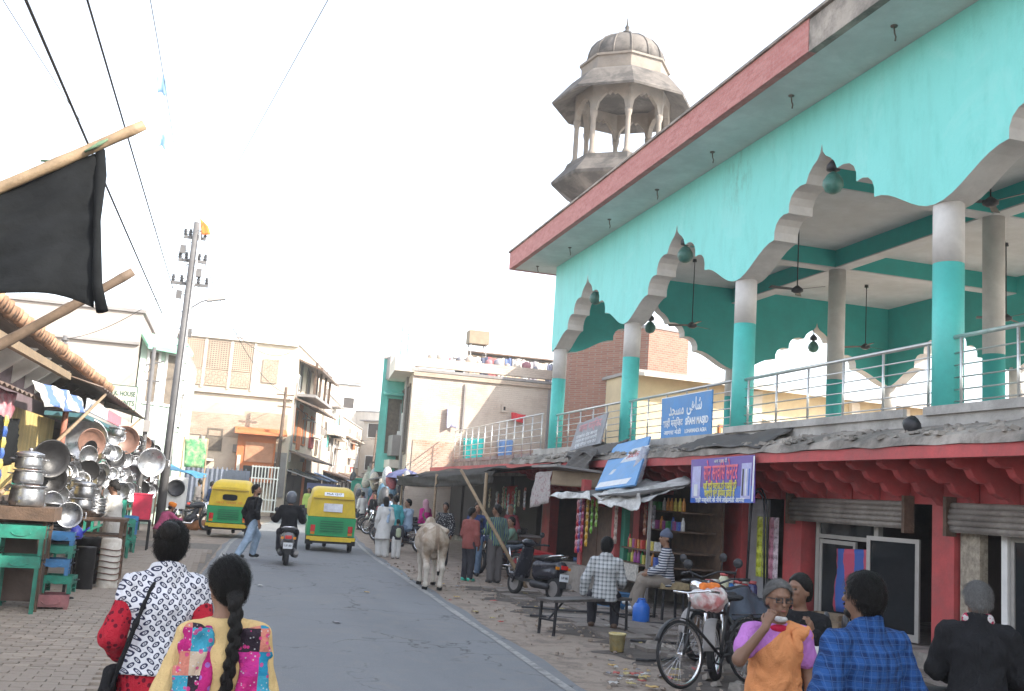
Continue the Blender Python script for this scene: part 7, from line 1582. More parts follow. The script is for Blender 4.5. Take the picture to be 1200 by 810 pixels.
def person(label, loc, rz, h, pose=None, wear=(), hair=None, res=.02, sk=0, female=False, look=0.0, nod=0.0, face=True, group=None, build=1.0, beard=None):
    """a figure facing local +y, feet at the Empty; wear: list of (kind, material, options)"""
    t = thing('person', label, 'person', loc, rz, group); s = h/1.72; t.scale = (s, s, s); res = res/s
    po = pose or {}
    X = v3((1, 0, 0)); ln = po.get('lean', 0.03); tw = po.get('side', 0.0); u = v3((math.sin(tw), math.sin(ln), math.cos(ln))); u /= np.linalg.norm(u)
    Pv = v3(po.get('pel', (0, 0, .93))); hw = .09*build; sw = (.158 if female else .178)*build
    wa = Pv+.15*u; ch = Pv+.34*u; nb = Pv+.515*u
    sh = {}; el = {}; wr = {}; hip = {}; kn = {}; an = {}
    for sd, sx in (('L', -1), ('R', 1)):
        sh[sd] = Pv+.44*u+X*sx*sw
        e, w = po.get('arm'+sd, ((sx*.06, -.04, -.275), (sx*.0, .07, -.235)))
        el[sd] = sh[sd]+v3(e); wr[sd] = el[sd]+v3(w)
        hip[sd] = Pv+v3((sx*hw, 0, -.03)); kk, aa = po.get('leg'+sd, ((sx*.0, .02, -.42), (sx*.005, -.03, -.42)))
        kn[sd] = hip[sd]+v3(kk); an[sd] = kn[sd]+v3(aa)
    hr = v3((math.cos(look), math.sin(look), 0)); hf = v3((-math.sin(look)*math.cos(nod), math.cos(look)*math.cos(nod), math.sin(nod))); hu = np.cross(hr, hf); HM = np.array([hr, hf, hu])
    hu0 = .6*u+.4*v3((0, 0, 1)); hc = nb+.165*hu0/np.linalg.norm(hu0)+.02*hf
    b = build; wx = .135*b if not female else .122*b
    torso = [('t', Pv-.03*u, wa, (.158*b, .115*b), (wx, .098*b), X), ('t', wa, ch, (wx, .098*b), ((.155 if not female else .145)*b, .112*b), X), ('t', ch, nb-.045*u, (.158*b, .108*b), (.085, .065), X)]
    for sd in 'LR': torso.append(('c', nb-.045*u, sh[sd]+.004*u, .052, .044*b))
    def arm(f1, f2, r=(.044, .04, .028)):
        q = []
        for sd in 'LR':
            if f1 > 0: q.append(('c', sh[sd], sh[sd]+(el[sd]-sh[sd])*f1, r[0]*b, r[0]*b+(r[1]-r[0])*f1))
            if f2 > 0: q.append(('c', el[sd], el[sd]+(wr[sd]-el[sd])*f2, r[1], r[1]+(r[2]-r[1])*f2))
        return q
    def legs(r, f=1.0, side='LR'):
        q = []
        for sd in side: q += [('c', hip[sd], kn[sd], r[0]*b, r[1]*b), ('c', kn[sd], kn[sd]+(an[sd]-kn[sd])*f, r[1]*b, r[1]*b+(r[2]-r[1])*f)]
        return q
    td = po.get('toe', {'L': 0.0, 'R': 0.0}); feet = []
    for sd in 'LR':
        d = v3((math.sin(-td.get(sd, 0)), math.cos(td.get(sd, 0)), po.get('toez', 0))); feet += [('c', an[sd]-.035*d+v3((0, 0, -.025)), an[sd]+.15*d+v3((0, 0, -.045)), .038, .03)]
    bd = torso+arm(1, 1)+legs((.082, .055, .038))+feet
    bd += [('c', nb-.03*u, hc-.06*hu, .056, .05)]
    head = [('e', hc+.025*hu-.01*hf, (.076, .094, .098), HM), ('e', hc+.028*hf-.045*hu, (.058, .066, .07), HM), ('e', hc+.05*hf-.095*hu, (.028, .03, .025), HM)]
    bd += [('k', .025)]+head
    if face:
        bd += [('k', .012), ('c', hc+.088*hf+.015*hu, hc+.112*hf-.022*hu, .009, .015), ('e', hc+.076*hf+.038*hu, (.05, .022, .012), HM), ('e', hc+.088*hf-.06*hu, (.024, .013, .012), HM), ('e', hc+.04*hr+.07*hf-.012*hu, (.022, .02, .018), HM), ('e', hc-.04*hr+.07*hf-.012*hu, (.022, .02, .018), HM)]
    for sx in (-1, 1): bd += [('e', hc+sx*.078*hr-.012*hf-.01*hu, (.012, .024, .033), HM)]
    curl = po.get('curl', .55)
    for sd, sx in (('L', -1), ('R', 1)):
        fd = wr[sd]-el[sd]; fd /= np.linalg.norm(fd); fd = v3(po.get('hand'+sd, fd)); fd /= np.linalg.norm(fd)
        pn = v3(po.get('palm'+sd, (-sx, 0, 0))); pn = pn-fd*(pn@fd); pn /= np.linalg.norm(pn)+1e-9; ax = np.cross(fd, pn)*sx   # ax towards the thumb side
        if ax[1] < 0 and 'palm'+sd not in po: ax = -ax
        kx = wr[sd]+fd*.095
        bd += [('k', .012), ('t', wr[sd], kx, (.026, .02), (.041, .016), ax), ('k', .004)]
        for i, L in enumerate((.072, .082, .077, .06)):
            o = kx+ax*(.030-.020*i); m1 = o+fd*L*.5*math.cos(curl*.5)+pn*L*.5*math.sin(curl*.5); m2 = m1+fd*L*.5*math.cos(curl*1.6)+pn*L*.5*math.sin(curl*1.6)
            rf = max(.0088, res*.62); bd += [('c', o-fd*.02, m1, rf*1.05, rf), ('c', m1, m2, rf, rf*.85)]
        tb = wr[sd]+fd*.03+ax*.028; t1 = tb+fd*.035+ax*.026+pn*.012; t2 = t1+fd*.03+pn*.012+ax*.006; rf = max(.0105, res*.65); bd += [('c', tb, t1, rf*1.2, rf), ('c', t1, t2, rf, rf*.85)]
    blob('body', bd, skin(sk), t, res, .03)
    lr = max(res*1.3, .02) if res > .012 else res*1.25
    for kind, m, o in wear:
        cuts = []; nm = o.get('name', kind); off = o.get('off', .014)+res*.25; fold = o.get('fold', .0022)
        if kind in ('shirt', 'jacket', 'kurta', 'vest', 'blouse'):
            hem = o.get('hem', .12); f1, f2 = o.get('sleeve', (1, .96)); fl = o.get('flare', 0.0)
            dn = -u if o.get('along', True) else v3((0, 0, -1))
            pr = list(torso)+([('t', Pv+.02*u, Pv+dn*hem, (.16*b, .12*b), ((.165+fl)*b, (.125+fl*.8)*b), X)] if hem > 0 else [])+arm(f1, f2, o.get('r', (.048, .047, .036)))
            cuts = [(nb+(.012+o.get('neck', 0))*u-.02*hf*0, u), (Pv+dn*hem, dn)]
            if o.get('collar'): pr += [('c', nb+.0*u, nb+.045*u, .066, .062)]; cuts[0] = (nb+.055*u-.0*hf, u*.9+.35*v3((0, 1, 0)))
            for sd in 'LR':
                if f2 <= 0 < f1 and f1 < 1: q = sh[sd]+(el[sd]-sh[sd])*f1
            blob(nm, pr, m, t, lr, .03, cuts, off, fold)
        elif kind in ('trousers', 'salwar', 'shorts'):
            r = o.get('r', (.095, .072, .055)); f = o.get('f', .97); pr = [('t', Pv-.05*u, Pv+.1*u, (.16*b, .118*b), (.14*b, .105*b), X)]+legs(r, f); cuts = [(Pv+.1*u, u)]
            blob(nm, pr, m, t, lr, .03, cuts, .01+res*.2, fold)
        elif kind == 'shoes':
            for i, sd in enumerate('LR'): blob('shoe', [feet[i], ('c', an[sd]+v3((0, 0, .02)), an[sd]+v3((0, 0, -.03)), .042, .042)], m, t, lr, .02, [(an[sd]-v3((0, 0, .095)), v3((0, 0, -1)))], .008+res*.2)
        elif kind == 'skirt':
            bt = o.get('z', .1); blob(nm, [('t', Pv+.08*u, v3((Pv[0], Pv[1]+.02, bt)), (.15*b, .115*b), (o.get('w', .26), o.get('d', .22)), X)], m, t, lr, .03, [(v3((0, 0, bt)), v3((0, 0, -1))), (Pv+.1*u, u)], .012+res*.2, o.get('fold', .006))
        elif kind == 'custom': blob(nm, o['prims'](dict(P=Pv, u=u, nb=nb, ch=ch, sh=sh, el=el, wr=wr, hc=hc, hf=hf, hu=hu, hr=hr, hip=hip, kn=kn, an=an, X=X, torso=torso)), m, t, o.get('res', lr), o.get('k', .03), o.get('cuts', ()), o.get('off', 0), fold)
    hr_ = lr*.9
    if hair in ('short', 'grey', 'long', 'bun', 'braid', 'greybun', 'balding'):
        hm = GHAIR if hair.startswith('grey') else HAIR
        pr = [('e', hc+.03*hu-.014*hf, (.079, .097, .099), HM), ('e', hc-.045*hf-.035*hu, (.07, .055, .07), HM)]
        fem = hair in ('bun', 'braid', 'greybun', 'long')
        lim = -.105 if not fem else -.12
        hl = (.048, .082) if hair in ('greybun', 'grey') else (.062, .055)
        cuts = [(hc+hl[0]*hf+hl[1]*hu, hf*.72-hu*.69), (hc+lim*hu, -hu*.9+hf*.25)]
        if not fem: cuts.append((hc-.012*hf-.055*hu, hf*.85-hu*.5))
        o = blob('hair', pr, hm, t, hr_*.85, .03, cuts, .011+res*.15, .0026 if not fem else .0014, ff=4.0)
        if res < .0125 and o: strands(o, hc, (hc-.1*hf+.07*hu) if hair == 'bun' else ((hc-.1*hf-.08*hu) if fem else (hc-.02*hf-.35*hu)), hm, 2600, .055 if not fem else .08, 5)
        if hair == 'bun': blob('hair_bun', [('e', hc-.10*hf+.075*hu, (.058, .05, .055), HM), ('e', hc-.12*hf+.10*hu, (.035, .035, .04), HM)], hm, t, hr_, .03, (), 0, .0025)
        if hair == 'greybun': blob('hair_bun', [('e', hc-.12*hf+.0*hu, (.05, .045, .05), HM)], hm, t, hr_, .03)
        if hair == 'braid':
            pr = []; p0 = hc-.085*hf-.055*hu
            for k in range(27):
                q = p0+v3((.018*math.cos(k*math.pi)+.01*math.sin(k*.3), -.075-.02*math.sin(k*.25)+.0*k, -.033*k)); pr.append(('e', q, (.022-.0004*k, .019, .027), None))
                q2 = q+v3((-.03*math.cos(k*math.pi), 0, -.014)); pr.append(('e', q2, (.019-.0004*k, .017, .025), None))
            pr.append(('c', hc-.08*hf-.02*hu, p0+v3((0, -.07, -.02)), .05, .032)); blob('braid', pr, hm, t, hr_, .008)
        if hair == 'long': blob('long_hair', [('t', hc-.05*hf, hc-.09*hf-.3*hu, (.085, .05), (.07, .03), hr)], hm, t, hr_, .03, (), 0, .003)
    elif hair == 'cap':
        blob('woollen_cap', [('e', hc+.045*hu-.008*hf, (.088, .104, .10), HM), ('e', hc+.14*hu-.02*hf, (.04, .04, .03), HM)], o2 if (o2 := po.get('capm')) else clothm('cap', (.12, .14, .2)), t, hr_, .03, [(hc+.03*hf+.02*hu, -hu*.95+hf*.1)], .01)
        blob('hair', [('e', hc-.03*hf-.01*hu, (.08, .075, .07), HM)], HAIR, t, hr_, .02, [(hc-.02*hf, hf)])
    elif hair == 'turban':
        pr = [('e', hc+.07*hu-.01*hf, (.10, .115, .075), HM)]+[('c', hc+(.03+.025*k)*hu+.07*hf*math.cos(a)+.075*hr*math.sin(a), hc+(.03+.025*k+.015)*hu+.075*hf*math.cos(a+.8)+.08*hr*math.sin(a+.8), .035, .035) for k in range(3) for a in np.linspace(0, 6.28, 8)]
        blob('head_cloth', pr, po['capm'], t, hr_, .012); blob('hair', [('e', hc-.04*hf-.02*hu, (.075, .06, .07), HM)], HAIR, t, hr_, .02, [(hc-.02*hf, hf)])
    elif hair == 'helmet':
        blob('helmet', [('e', hc+.035*hu, (.125, .145, .135), HM), ('e', hc-.03*hf-.05*hu, (.11, .1, .08), HM)], mat('grey_helmet', (.12, .13, .15), .25), t, hr_, .03)
    if beard: blob('beard', [('e', hc+.055*hf-.085*hu, (.05, .05, .035), HM), ('c', hc+.1*hf-.045*hu-.022*hr, hc+.1*hf-.045*hu+.022*hr, .008, .008)], HAIR if beard == 'black' else GHAIR, t, hr_, .015)
    if face:
        for sx in (-1, 1): blob('eye', [('e', hc+sx*.033*hr+.083*hf+.012*hu, (.014, .012, .008), HM)], mat('dark_eye', (.02, .015, .012), .2, rand=0), t, min(.006, res), .004)
        blob('lips', [('e', hc+.1*hf-.06*hu, (.022, .007, .008), HM)], mat('lip', (.22, .07, .06), .5, rand=0), t, min(.006, res), .004)
    return t
WH = clothm('white', (.64, .63, .61)); BLK = clothm('black', (.018, .018, .02)); DRK = clothm('dark', (.05, .05, .06)); SHOE = mat('dark_shoe', (.03, .028, .028), .5); SAND = mat('sandal', (.10, .06, .04), .6); GREYT = clothm('greyt', (.13, .12, .12)); WSH = mat('white_shoe', (.5, .5, .5), .6)
YK = clothm('yellow', (.66, .47, .22)); SKB = clothm('skyblue', (.35, .45, .58)); TEALC = clothm('teal', (.08, .38, .42)); MAG = clothm('magenta', (.50, .03, .22)); RUST = clothm('rust', (.28, .09, .08)); SGR = clothm('sagegreen', (.15, .25, .19)); NAVY = clothm('navy', (.04, .06, .15)); KHA = clothm('khaki', (.28, .24, .20)); PINKC = clothm('pinkc', (.42, .09, .18)); ORC = mat('orange_turban', (.75, .22, .02), .85, .2, 6, .4, 40, rand=0)
SITL = {'pel': (0, 0, .50), 'legL': ((-.05, .40, .02), (0, .05, -.42)), 'legR': ((.05, .40, .02), (0, .05, -.42)), 'lean': .12}
def sit(**k): d = dict(SITL); d.update(k); return d
# --- two women walking in the foreground
def strap(J): return [('c', J['sh']['L']+v3((.11, -.09, .04)), v3((-.12, -.155, 1.2)), .009, .009), ('c', v3((-.12, -.16, 1.2)), v3((-.21, -.14, .86)), .009, .009)]
def bagp(J): return [('t', v3((-.25, -.05, .72)), v3((-.23, -.05, .92)), (.05, .11), (.04, .1), (1, 0, 0))]
person('woman with a hair bun in a navy and white patterned vest walking away', (-.22, 5.55, 0), -.05, 1.54, {'armL': ((-.085, -.05, -.262), (.03, .17, -.12)), 'armR': ((.07, -.05, -.262), (-.03, .17, -.12)), 'legL': ((0, .12, -.40), (0, -.12, -.41)), 'lean': .04},
       [('kurta', M_RKUR, {'hem': .48, 'flare': .07, 'sleeve': (1, .9), 'r': (.05, .054, .042), 'off': .012}), ('salwar', M_RKUR, {'r': (.1, .085, .06)}), ('vest', M_VEST, {'hem': .015, 'sleeve': (.18, 0), 'off': .028, 'r': (.046, .05, .05), 'collar': True, 'flare': .02, 'fold': .0045}), ('shoes', SAND, {}), ('custom', BLK, {'name': 'bag_strap', 'prims': strap, 'off': .004}), ('custom', BLK, {'name': 'shoulder_bag', 'prims': bagp, 'fold': .003})], 'bun', .0085, 0, True, -.05, 0, build=1.06)
def dupp(J):
    q = []
    for s_ in (-1, 1):
        S = J['sh']['L' if s_ < 0 else 'R']; q += [('t', S+v3((-s_*.06, .07, .0)), S+v3((-s_*.03, -.09, .03)), (.075, .03), (.075, .03), (1, 0, 0)), ('t', S+v3((-s_*.03, -.09, .03)), S+v3((-s_*.012, -.145, -.25)), (.075, .024), (.08, .026), (1, 0, 0)), ('t', S+v3((-s_*.012, -.145, -.25)), S+v3((s_*.015, -.16, -.72)), (.08, .026), (.085, .03), (1, 0, 0)), ('t', S+v3((-s_*.06, .07, .0)), S+v3((-s_*.05, .14, -.5)), (.07, .02), (.07, .02), (1, 0, 0))]
    return q
person('girl with a long braid, yellow kurta and colourful printed scarf walking away', (.07, 4.45, 0), .1, 1.46, {'armL': ((-.09, -.03, -.26), (.03, .17, -.14)), 'armR': ((.06, -.02, -.27), (-.02, .14, -.2))},
       [('kurta', YK, {'hem': .5, 'flare': .06, 'sleeve': (1, .8), 'off': .014}), ('salwar', TEALC, {'r': (.1, .085, .06)}), ('custom', M_DUP, {'name': 'printed_scarf', 'prims': dupp, 'fold': .007, 'k': .02}), ('custom', patt('magenta_floral', lambda t: t.mix(t.math('LESS_THAN', t.voro(24, out='Distance'), .3), (.42, .02, .15), (.30, .12, .42))), {'name': 'scarf_fold', 'prims': lambda J: [('t', J['sh']['L']+v3((.075, -.07, .035)), J['sh']['L']+v3((.07, -.16, -.28)), (.03, .03), (.036, .03), (1, 0, 0)), ('t', J['sh']['L']+v3((.07, -.16, -.28)), J['sh']['L']+v3((.05, -.175, -.75)), (.036, .03), (.042, .03), (1, 0, 0))], 'fold': .005, 'k': .02}), ('shoes', SAND, {})], 'braid', .0085, 0, True, .35, 0, build=1.0)
# --- right foreground
ORS = clothm('orange_sari', (.74, .30, .12), .75)
def sari(J):
    u = J['u']; P = J['P']; q = list(J['torso'])+[('t', P+.12*u, v3((P[0], P[1]+.02, .05)), (.155, .12), (.22, .19), (1, 0, 0))]
    return q
def pallu(J):
    S = J['sh']['L']; return [('t', S+v3((.04, .09, .03)), S+v3((.03, -.1, .02)), (.07, .03), (.07, .03), (1, 0, 0)), ('t', S+v3((.02, -.12, .0)), v3((-.07, -.17, .5)), (.09, .025), (.12, .03), (1, 0, 0)), ('t', S+v3((.05, .11, -.02)), J['P']+v3((.1, .15, .02)), (.05, .012), (.03, .012), (1, 0, 0)), ('t', J['P']+v3((.15, .1, .1)), J['P']+v3((-.14, .15, -.12)), (.03, .014), (.03, .014), (0, 0, 1))]
person('elderly woman in an orange sari adjusting her glasses beside the motorcycle', (3.14, 5.42, 0), 2.92, 1.42, {'armR': ((.12, .14, -.16), (-.155, .06, .225)), 'handR': (-.35, -.15, .85), 'palmR': (-.6, -.6, -.2), 'armL': ((-.07, -.02, -.26), (.03, .12, -.2)), 'lean': .06, 'curl': .8},
       [('blouse', clothm('lilac', (.50, .20, .55)), {'hem': -.12, 'sleeve': (.55, 0), 'off': .012, 'r': (.06, .056, .05)}), ('custom', ORS, {'name': 'sari', 'prims': sari, 'off': .03, 'fold': .006, 'cuts': [(v3((-.05, 0, 1.44)), v3((.66, 0, .75)))]}), ('custom', ORS, {'name': 'sari_drape', 'prims': pallu, 'off': .0, 'fold': .005}), ('custom', clothm('crimson', (.5, .02, .06)), {'name': 'blouse_yoke', 'prims': lambda J: [('e', J['nb']+v3((0, .02, -.025)), (.085, .075, .035))], 'fold': .001}), ('custom', WH, {'name': 'face_mask', 'prims': lambda J: [('e', J['hc']+.062*J['hf']-.118*J['hu'], (.05, .03, .024), np.array([J['hr'], J['hf'], J['hu']]))], 'fold': .002}),
        ('custom', DARKM, {'name': 'glasses', 'res': .005, 'k': .004, 'prims': lambda J: [('c', J['hc']+s_*.012*J['hr']+.108*J['hf']+.012*J['hu']+s_*a[0]*J['hr']+a[1]*J['hu'], J['hc']+s_*.012*J['hr']+.108*J['hf']+.012*J['hu']+s_*b_[0]*J['hr']+b_[1]*J['hu'], .004, .004) for s_ in (-1, 1) for a, b_ in (((0, .015), (.045, .015)), ((.045, .015), (.045, -.015)), ((.045, -.015), (0, -.015)), ((0, -.015), (0, .015)))]+[('c', J['hc']+s_*.057*J['hr']+.108*J['hf']+.02*J['hu'], J['hc']+s_*.082*J['hr']+.0*J['hf']+.015*J['hu'], .004, .004) for s_ in (-1, 1)], 'fold': 0}), ('shoes', SAND, {})], 'greybun', .0085, 1, True, .05, -.05, build=1.1)
person('person in black half hidden behind the woman in the sari', (3.75, 6.15, 0), 2.2, 1.42, {'armL': ((-.06, .03, -.25), (.05, .15, .18)), 'handL': (.2, .3, .8)}, [('jacket', BLK, {'hem': .2, 'off': .02}), ('trousers', DRK, {}), ('shoes', SHOE, {})], 'short', .012, 1, False, -.3)
person('man in a blue plaid shirt with black hair seen from behind', (2.98, 4.3, 0), .12, 1.55, {'armL': ((-.10, -.03, -.26), (.02, .16, -.16)), 'armR': ((.09, -.04, -.265), (.0, .12, -.2)), 'lean': .04}, [('shirt', M_PLAID, {'hem': .2, 'off': .022, 'collar': True, 'fold': .004, 'r': (.05, .054, .043)}), ('trousers', DRK, {}), ('shoes', SHOE, {})], 'short', .0085, 1, False, .25, 0, build=1.06, beard='black')
person('grey haired man in a black jacket with a red and white scarf at the shop', (4.42, 5.3, 0), -.75, 1.48, {'armL': ((-.08, .06, -.25), (.06, .18, -.06)), 'armR': ((.07, .06, -.25), (-.06, .18, -.06)), 'lean': .12}, [('jacket', BLK, {'hem': .2, 'off': .028, 'collar': True, 'fold': .004, 'r': (.05, .052, .044)}), ('trousers', KHA, {}), ('shoes', SHOE, {}), ('custom', patt('red_white_scarf', lambda t: t.mix(t.math('GREATER_THAN', t.noise(22), .52), (.55, .5, .5), (.45, .03, .08))), {'name': 'scarf', 'prims': lambda J: [('c', J['nb']+v3((-.06, -.02, .035)), J['nb']+v3((.06, -.02, .035)), .05, .05), ('c', J['nb']+v3((-.07, .03, .02)), J['nb']+v3((-.03, .1, -.08)), .035, .03)], 'fold': .003})], 'grey', .009, 1, False, .3, -.25, build=1.05)
# --- on the road
person('young man in black shirt and light jeans walking across the road', (.72, 24.2, .02), -.95, 1.7, {'legL': ((-.01, .26, -.33), (0, -.08, -.41)), 'legR': ((.01, -.14, -.40), (0, -.24, -.34)), 'armL': ((-.07, -.06, -.27), (0, .08, -.24)), 'armR': ((.07, -.08, -.26), (0, .08, -.24)), 'pel': (0, 0, .90)}, [('shirt', BLK, {'hem': .14, 'sleeve': (1, .5), 'off': .016}), ('trousers', M_LDEN, {'r': (.095, .078, .062)}), ('shoes', SHOE, {})], 'short', .014, 0, False, -.95, 0, beard='black')
person('helmeted rider in black on the grey scooter', (1.5, 23.45, .30), -.03, 1.68, sit(pel=(0, 0, .50), lean=.1, legL=((-.08, .36, -.06), (.0, .02, -.38)), legR=((.08, .36, -.06), (.0, .02, -.38)), armL=((-.12, .08, -.24), (-.04, .28, .0)), armR=((.12, .08, -.24), (.04, .28, .0))), [('jacket', BLK, {'hem': .12, 'off': .03}), ('trousers', DRK, {}), ('shoes', SHOE, {})], 'helmet', .016, 1)
person('woman in white with a pale blue scarf walking at the right road edge', (4.3, 27.9, 0), .12, 1.58, {'legL': ((0, .1, -.41), (0, -.06, -.41))}, [('kurta', WH, {'hem': .42, 'flare': .07, 'off': .03}), ('salwar', WH, {'r': (.12, .11, .09)}), ('shoes', SAND, {}), ('custom', SKB, {'name': 'scarf', 'prims': lambda J: [('t', J['sh']['R']+v3((-.07, -.08, .03)), v3((.05, -.17, 1.0)), (.06, .02), (.05, .02), (1, 0, 0)), ('c', J['nb']+v3((-.1, 0, .02)), J['nb']+v3((.1, 0, .02)), .06, .06)]})], 'long', .018, 0, True, face=False)
person('small child in dark top and pale trousers beside the woman in white', (4.62, 27.6, 0), .1, 1.02, {}, [('shirt', DRK, {'hem': .12}), ('trousers', WH, {'r': (.1, .085, .065)}), ('shoes', SHOE, {}), ('custom', clothm('backpack', (.45, .5, .35)), {'name': 'backpack', 'prims': lambda J: [('t', v3((0, -.2, 1.0)), v3((0, -.19, 1.3)), (.13, .08), (.12, .06), (1, 0, 0))]})], 'short', .025, 0, face=False, build=1.15)
person('man in teal behind the woman in white', (4.95, 30.2, 0), .3, 1.62, {}, [('shirt', TEALC, {'hem': .2}), ('trousers', DRK, {}), ('shoes', SHOE, {})], 'short', .022, 1, face=False)
person('man in a pale blue shirt and jeans sitting on the parked motorcycle', (5.4, 30.45, .28), .75, 1.68, sit(lean=.08, legL=((-.12, .3, -.16), (-.02, .05, -.38)), legR=((.12, .3, -.16), (.02, .05, -.38)), armL=((-.1, .12, -.22), (-.03, .25, .02)), armR=((.1, .12, -.22), (.03, .25, .02))), [('shirt', SKB, {'hem': .1}), ('trousers', DENIM(), {}), ('shoes', SHOE, {})], 'short', .02, 0, look=1.0)
person('person in a magenta shawl behind the cow', (6.0, 31.0, 0), .6, 1.55, {}, [('kurta', MAG, {'hem': .4, 'flare': .05, 'off': .03}), ('salwar', DRK, {}), ('shoes', SAND, {}), ('custom', clothm('scarfp', (.45, .25, .3)), {'name': 'head_scarf', 'prims': lambda J: [('e', J['hc']+v3((0, -.02, .02)), (.1, .12, .13)), ('t', J['hc'], J['nb']-v3((0, .05, .1)), (.09, .09), (.16, .1), (1, 0, 0))]})], None, .022, 0, True, face=False)
person('boy in a black and white patterned jacket behind the cow rump', (5.55, 26.0, 0), 2.6, 1.55, {}, [('jacket', M_BWP, {'hem': .15, 'off': .025}), ('trousers', DRK, {}), ('shoes', SHOE, {})], 'short', .02, 1)
# --- tea stall group
person('young man in a rust coloured shirt and green shoes beside the cow', (5.2, 21.7, 0), -.9, 1.52, {'armL': ((-.05, 0, -.27), (.02, .12, -.2))}, [('shirt', RUST, {'hem': .18, 'off': .02}), ('trousers', DRK, {}), ('shoes', mat('green_shoe', (.05, .4, .3), .5), {})], 'short', .016, 1, look=-.7)
person('man in a green striped shirt and grey trousers standing by the bamboo prop', (5.75, 21.55, 0), .25, 1.62, {'armL': ((-.07, .05, -.26), (.03, .2, -.02))}, [('shirt', M_GSTR, {'hem': .12, 'off': .018}), ('trousers', GREYT, {'r': (.1, .085, .07)}), ('shoes', SHOE, {})], 'short', .016, 1, look=.9)
person('man in a blue shirt half hidden between the standing men', (5.7, 23.2, 0), 2.9, 1.62, {'armR': ((.06, .06, -.25), (-.04, .2, .0))}, [('shirt', NAVY, {'hem': .15}), ('trousers', DENIM(), {}), ('shoes', SHOE, {})], 'short', .02, 0)
person('man in a sage green shirt sitting on the red cart table', (6.75, 23.7, .10), 1.35, 1.66, sit(armL=((-.06, .14, -.22), (.02, .25, .02)), armR=((.06, .14, -.22), (-.02, .25, .02)), legL=((-.06, .4, .0), (0, .05, -.4)), legR=((.06, .4, .0), (0, .05, -.4))), [('shirt', SGR, {'hem': .1, 'sleeve': (.8, 0), 'off': .018}), ('trousers', DENIM(), {}), ('shoes', SHOE, {})], 'short', .015, 0, look=.6)
person('man in a dark red shawl at the back of the tea stall', (7.2, 25.6, 0), 2.0, 1.62, {}, [('kurta', clothm('maroon', (.22, .05, .06)), {'hem': .4, 'off': .03, 'flare': .04}), ('trousers', DRK, {}), ('shoes', SHOE, {})], 'grey', .02, 0)
# --- bench and kiosk
person('man in a black and white checked shirt sitting on the bench seen from behind', (5.42, 14.1, 0), -.35, 1.68, sit(pel=(0, 0, .56), lean=.06, armL=((-.11, -.03, -.26), (-.02, .06, -.2)), armR=((.07, .06, -.26), (.0, .2, -.08)), legL=((-.08, .4, -.04), (0, .06, -.40)), legR=((.08, .38, -.04), (0, .0, -.40))), [('shirt', M_CHECK, {'hem': .12, 'off': .022, 'collar': True, 'fold': .003}), ('trousers', DRK, {}), ('shoes', SAND, {})], 'short', .012, 1, look=-.15)
person('man in a woollen cap and striped top sitting sideways by the kiosk', (7.15, 15.85, .1), 1.15, 1.66, sit(pel=(0, 0, .58), lean=.02, armL=((-.06, .06, -.26), (.02, .2, -.08)), armR=((.05, .06, -.26), (-.03, .2, -.08)), legL=((-.05, .4, -.03), (0, .08, -.42)), legR=((.06, .38, .02), (0, .16, -.40))), [('shirt', M_STRIPE, {'hem': .12, 'off': .02}), ('trousers', KHA, {'r': (.1, .09, .075)}), ('shoes', WSH, {})], 'cap', .012, 0, look=.2)
# --- left shops
person('shopkeeper in a long white kurta standing at the tray table', (-1.75, 19.1, 0), 1.3, 1.62, {'armL': ((-.04, .12, -.24), (.05, .2, -.1)), 'armR': ((.04, .12, -.24), (-.05, .2, -.1)), 'lean': .08}, [('kurta', clothm('offwhite', (.50, .48, .45)), {'hem': .6, 'flare': .05, 'off': .03}), ('trousers', WH, {}), ('shoes', SAND, {})], 'short', .016, 1, nod=-.3)
person('boy in a pink shirt and orange head cloth crouching by the pipe pole', (-1.35, 26.3, .12), -.9, 1.5, sit(pel=(0, 0, .42), lean=.5, legL=((-.1, .34, .18), (0, -.05, -.42)), legR=((.1, .34, .18), (0, -.05, -.42)), armL=((-.05, .2, -.18), (.08, .16, .1)), armR=((.05, .2, -.18), (-.08, .16, .1)), capm=ORC), [('shirt', PINKC, {'hem': .08, 'off': .02}), ('trousers', KHA, {'r': (.1, .085, .065)}), ('shoes', SAND, {})], 'turban', .016, 1, nod=-.3)
# --- small far figures
FAR = [((8.0, 62.0), 0, 1.65, BLK, 'man in black far down the road near the green kiosk'), ((7.6, 58.5), .4, 1.62, NAVY, 'man in navy walking far down the right side of the road'), ((3.9, 49), 2.9, 1.6, clothm('lime', (.35, .45, .12)), 'person in lime green standing before the corner house'), ((4.3, 48), .3, 1.62, RUST, 'person in dark red standing before the corner house'), ((4.9, 50), 1.8, 1.62, WH, 'person in white standing before the corner house'), ((-.9, 44.5), .9, 1.65, GREYT, 'man in grey by the far stalls on the left'), ((6.2, 39.2), 1.5, 1.62, SKB, 'man in light blue among the far motorcycles'), ((6.0, 42), 2.4, 1.62, BLK, 'man in black among the far motorcycles'), ((5.9, 45), .4, 1.6, WH, 'person in white far along the right edge'), ((-.4, 40.5), -1.2, 1.62, NAVY, 'man in navy behind the left auto rickshaw')]
for (xy, a, hh, m, lab) in FAR:
    person(lab, (*xy, 0), a, hh, {}, [('shirt', m, {'hem': .2}), ('trousers', DRK, {}), ('shoes', SHOE, {})], 'short', .032, 1, face=False, group='people far down the street')
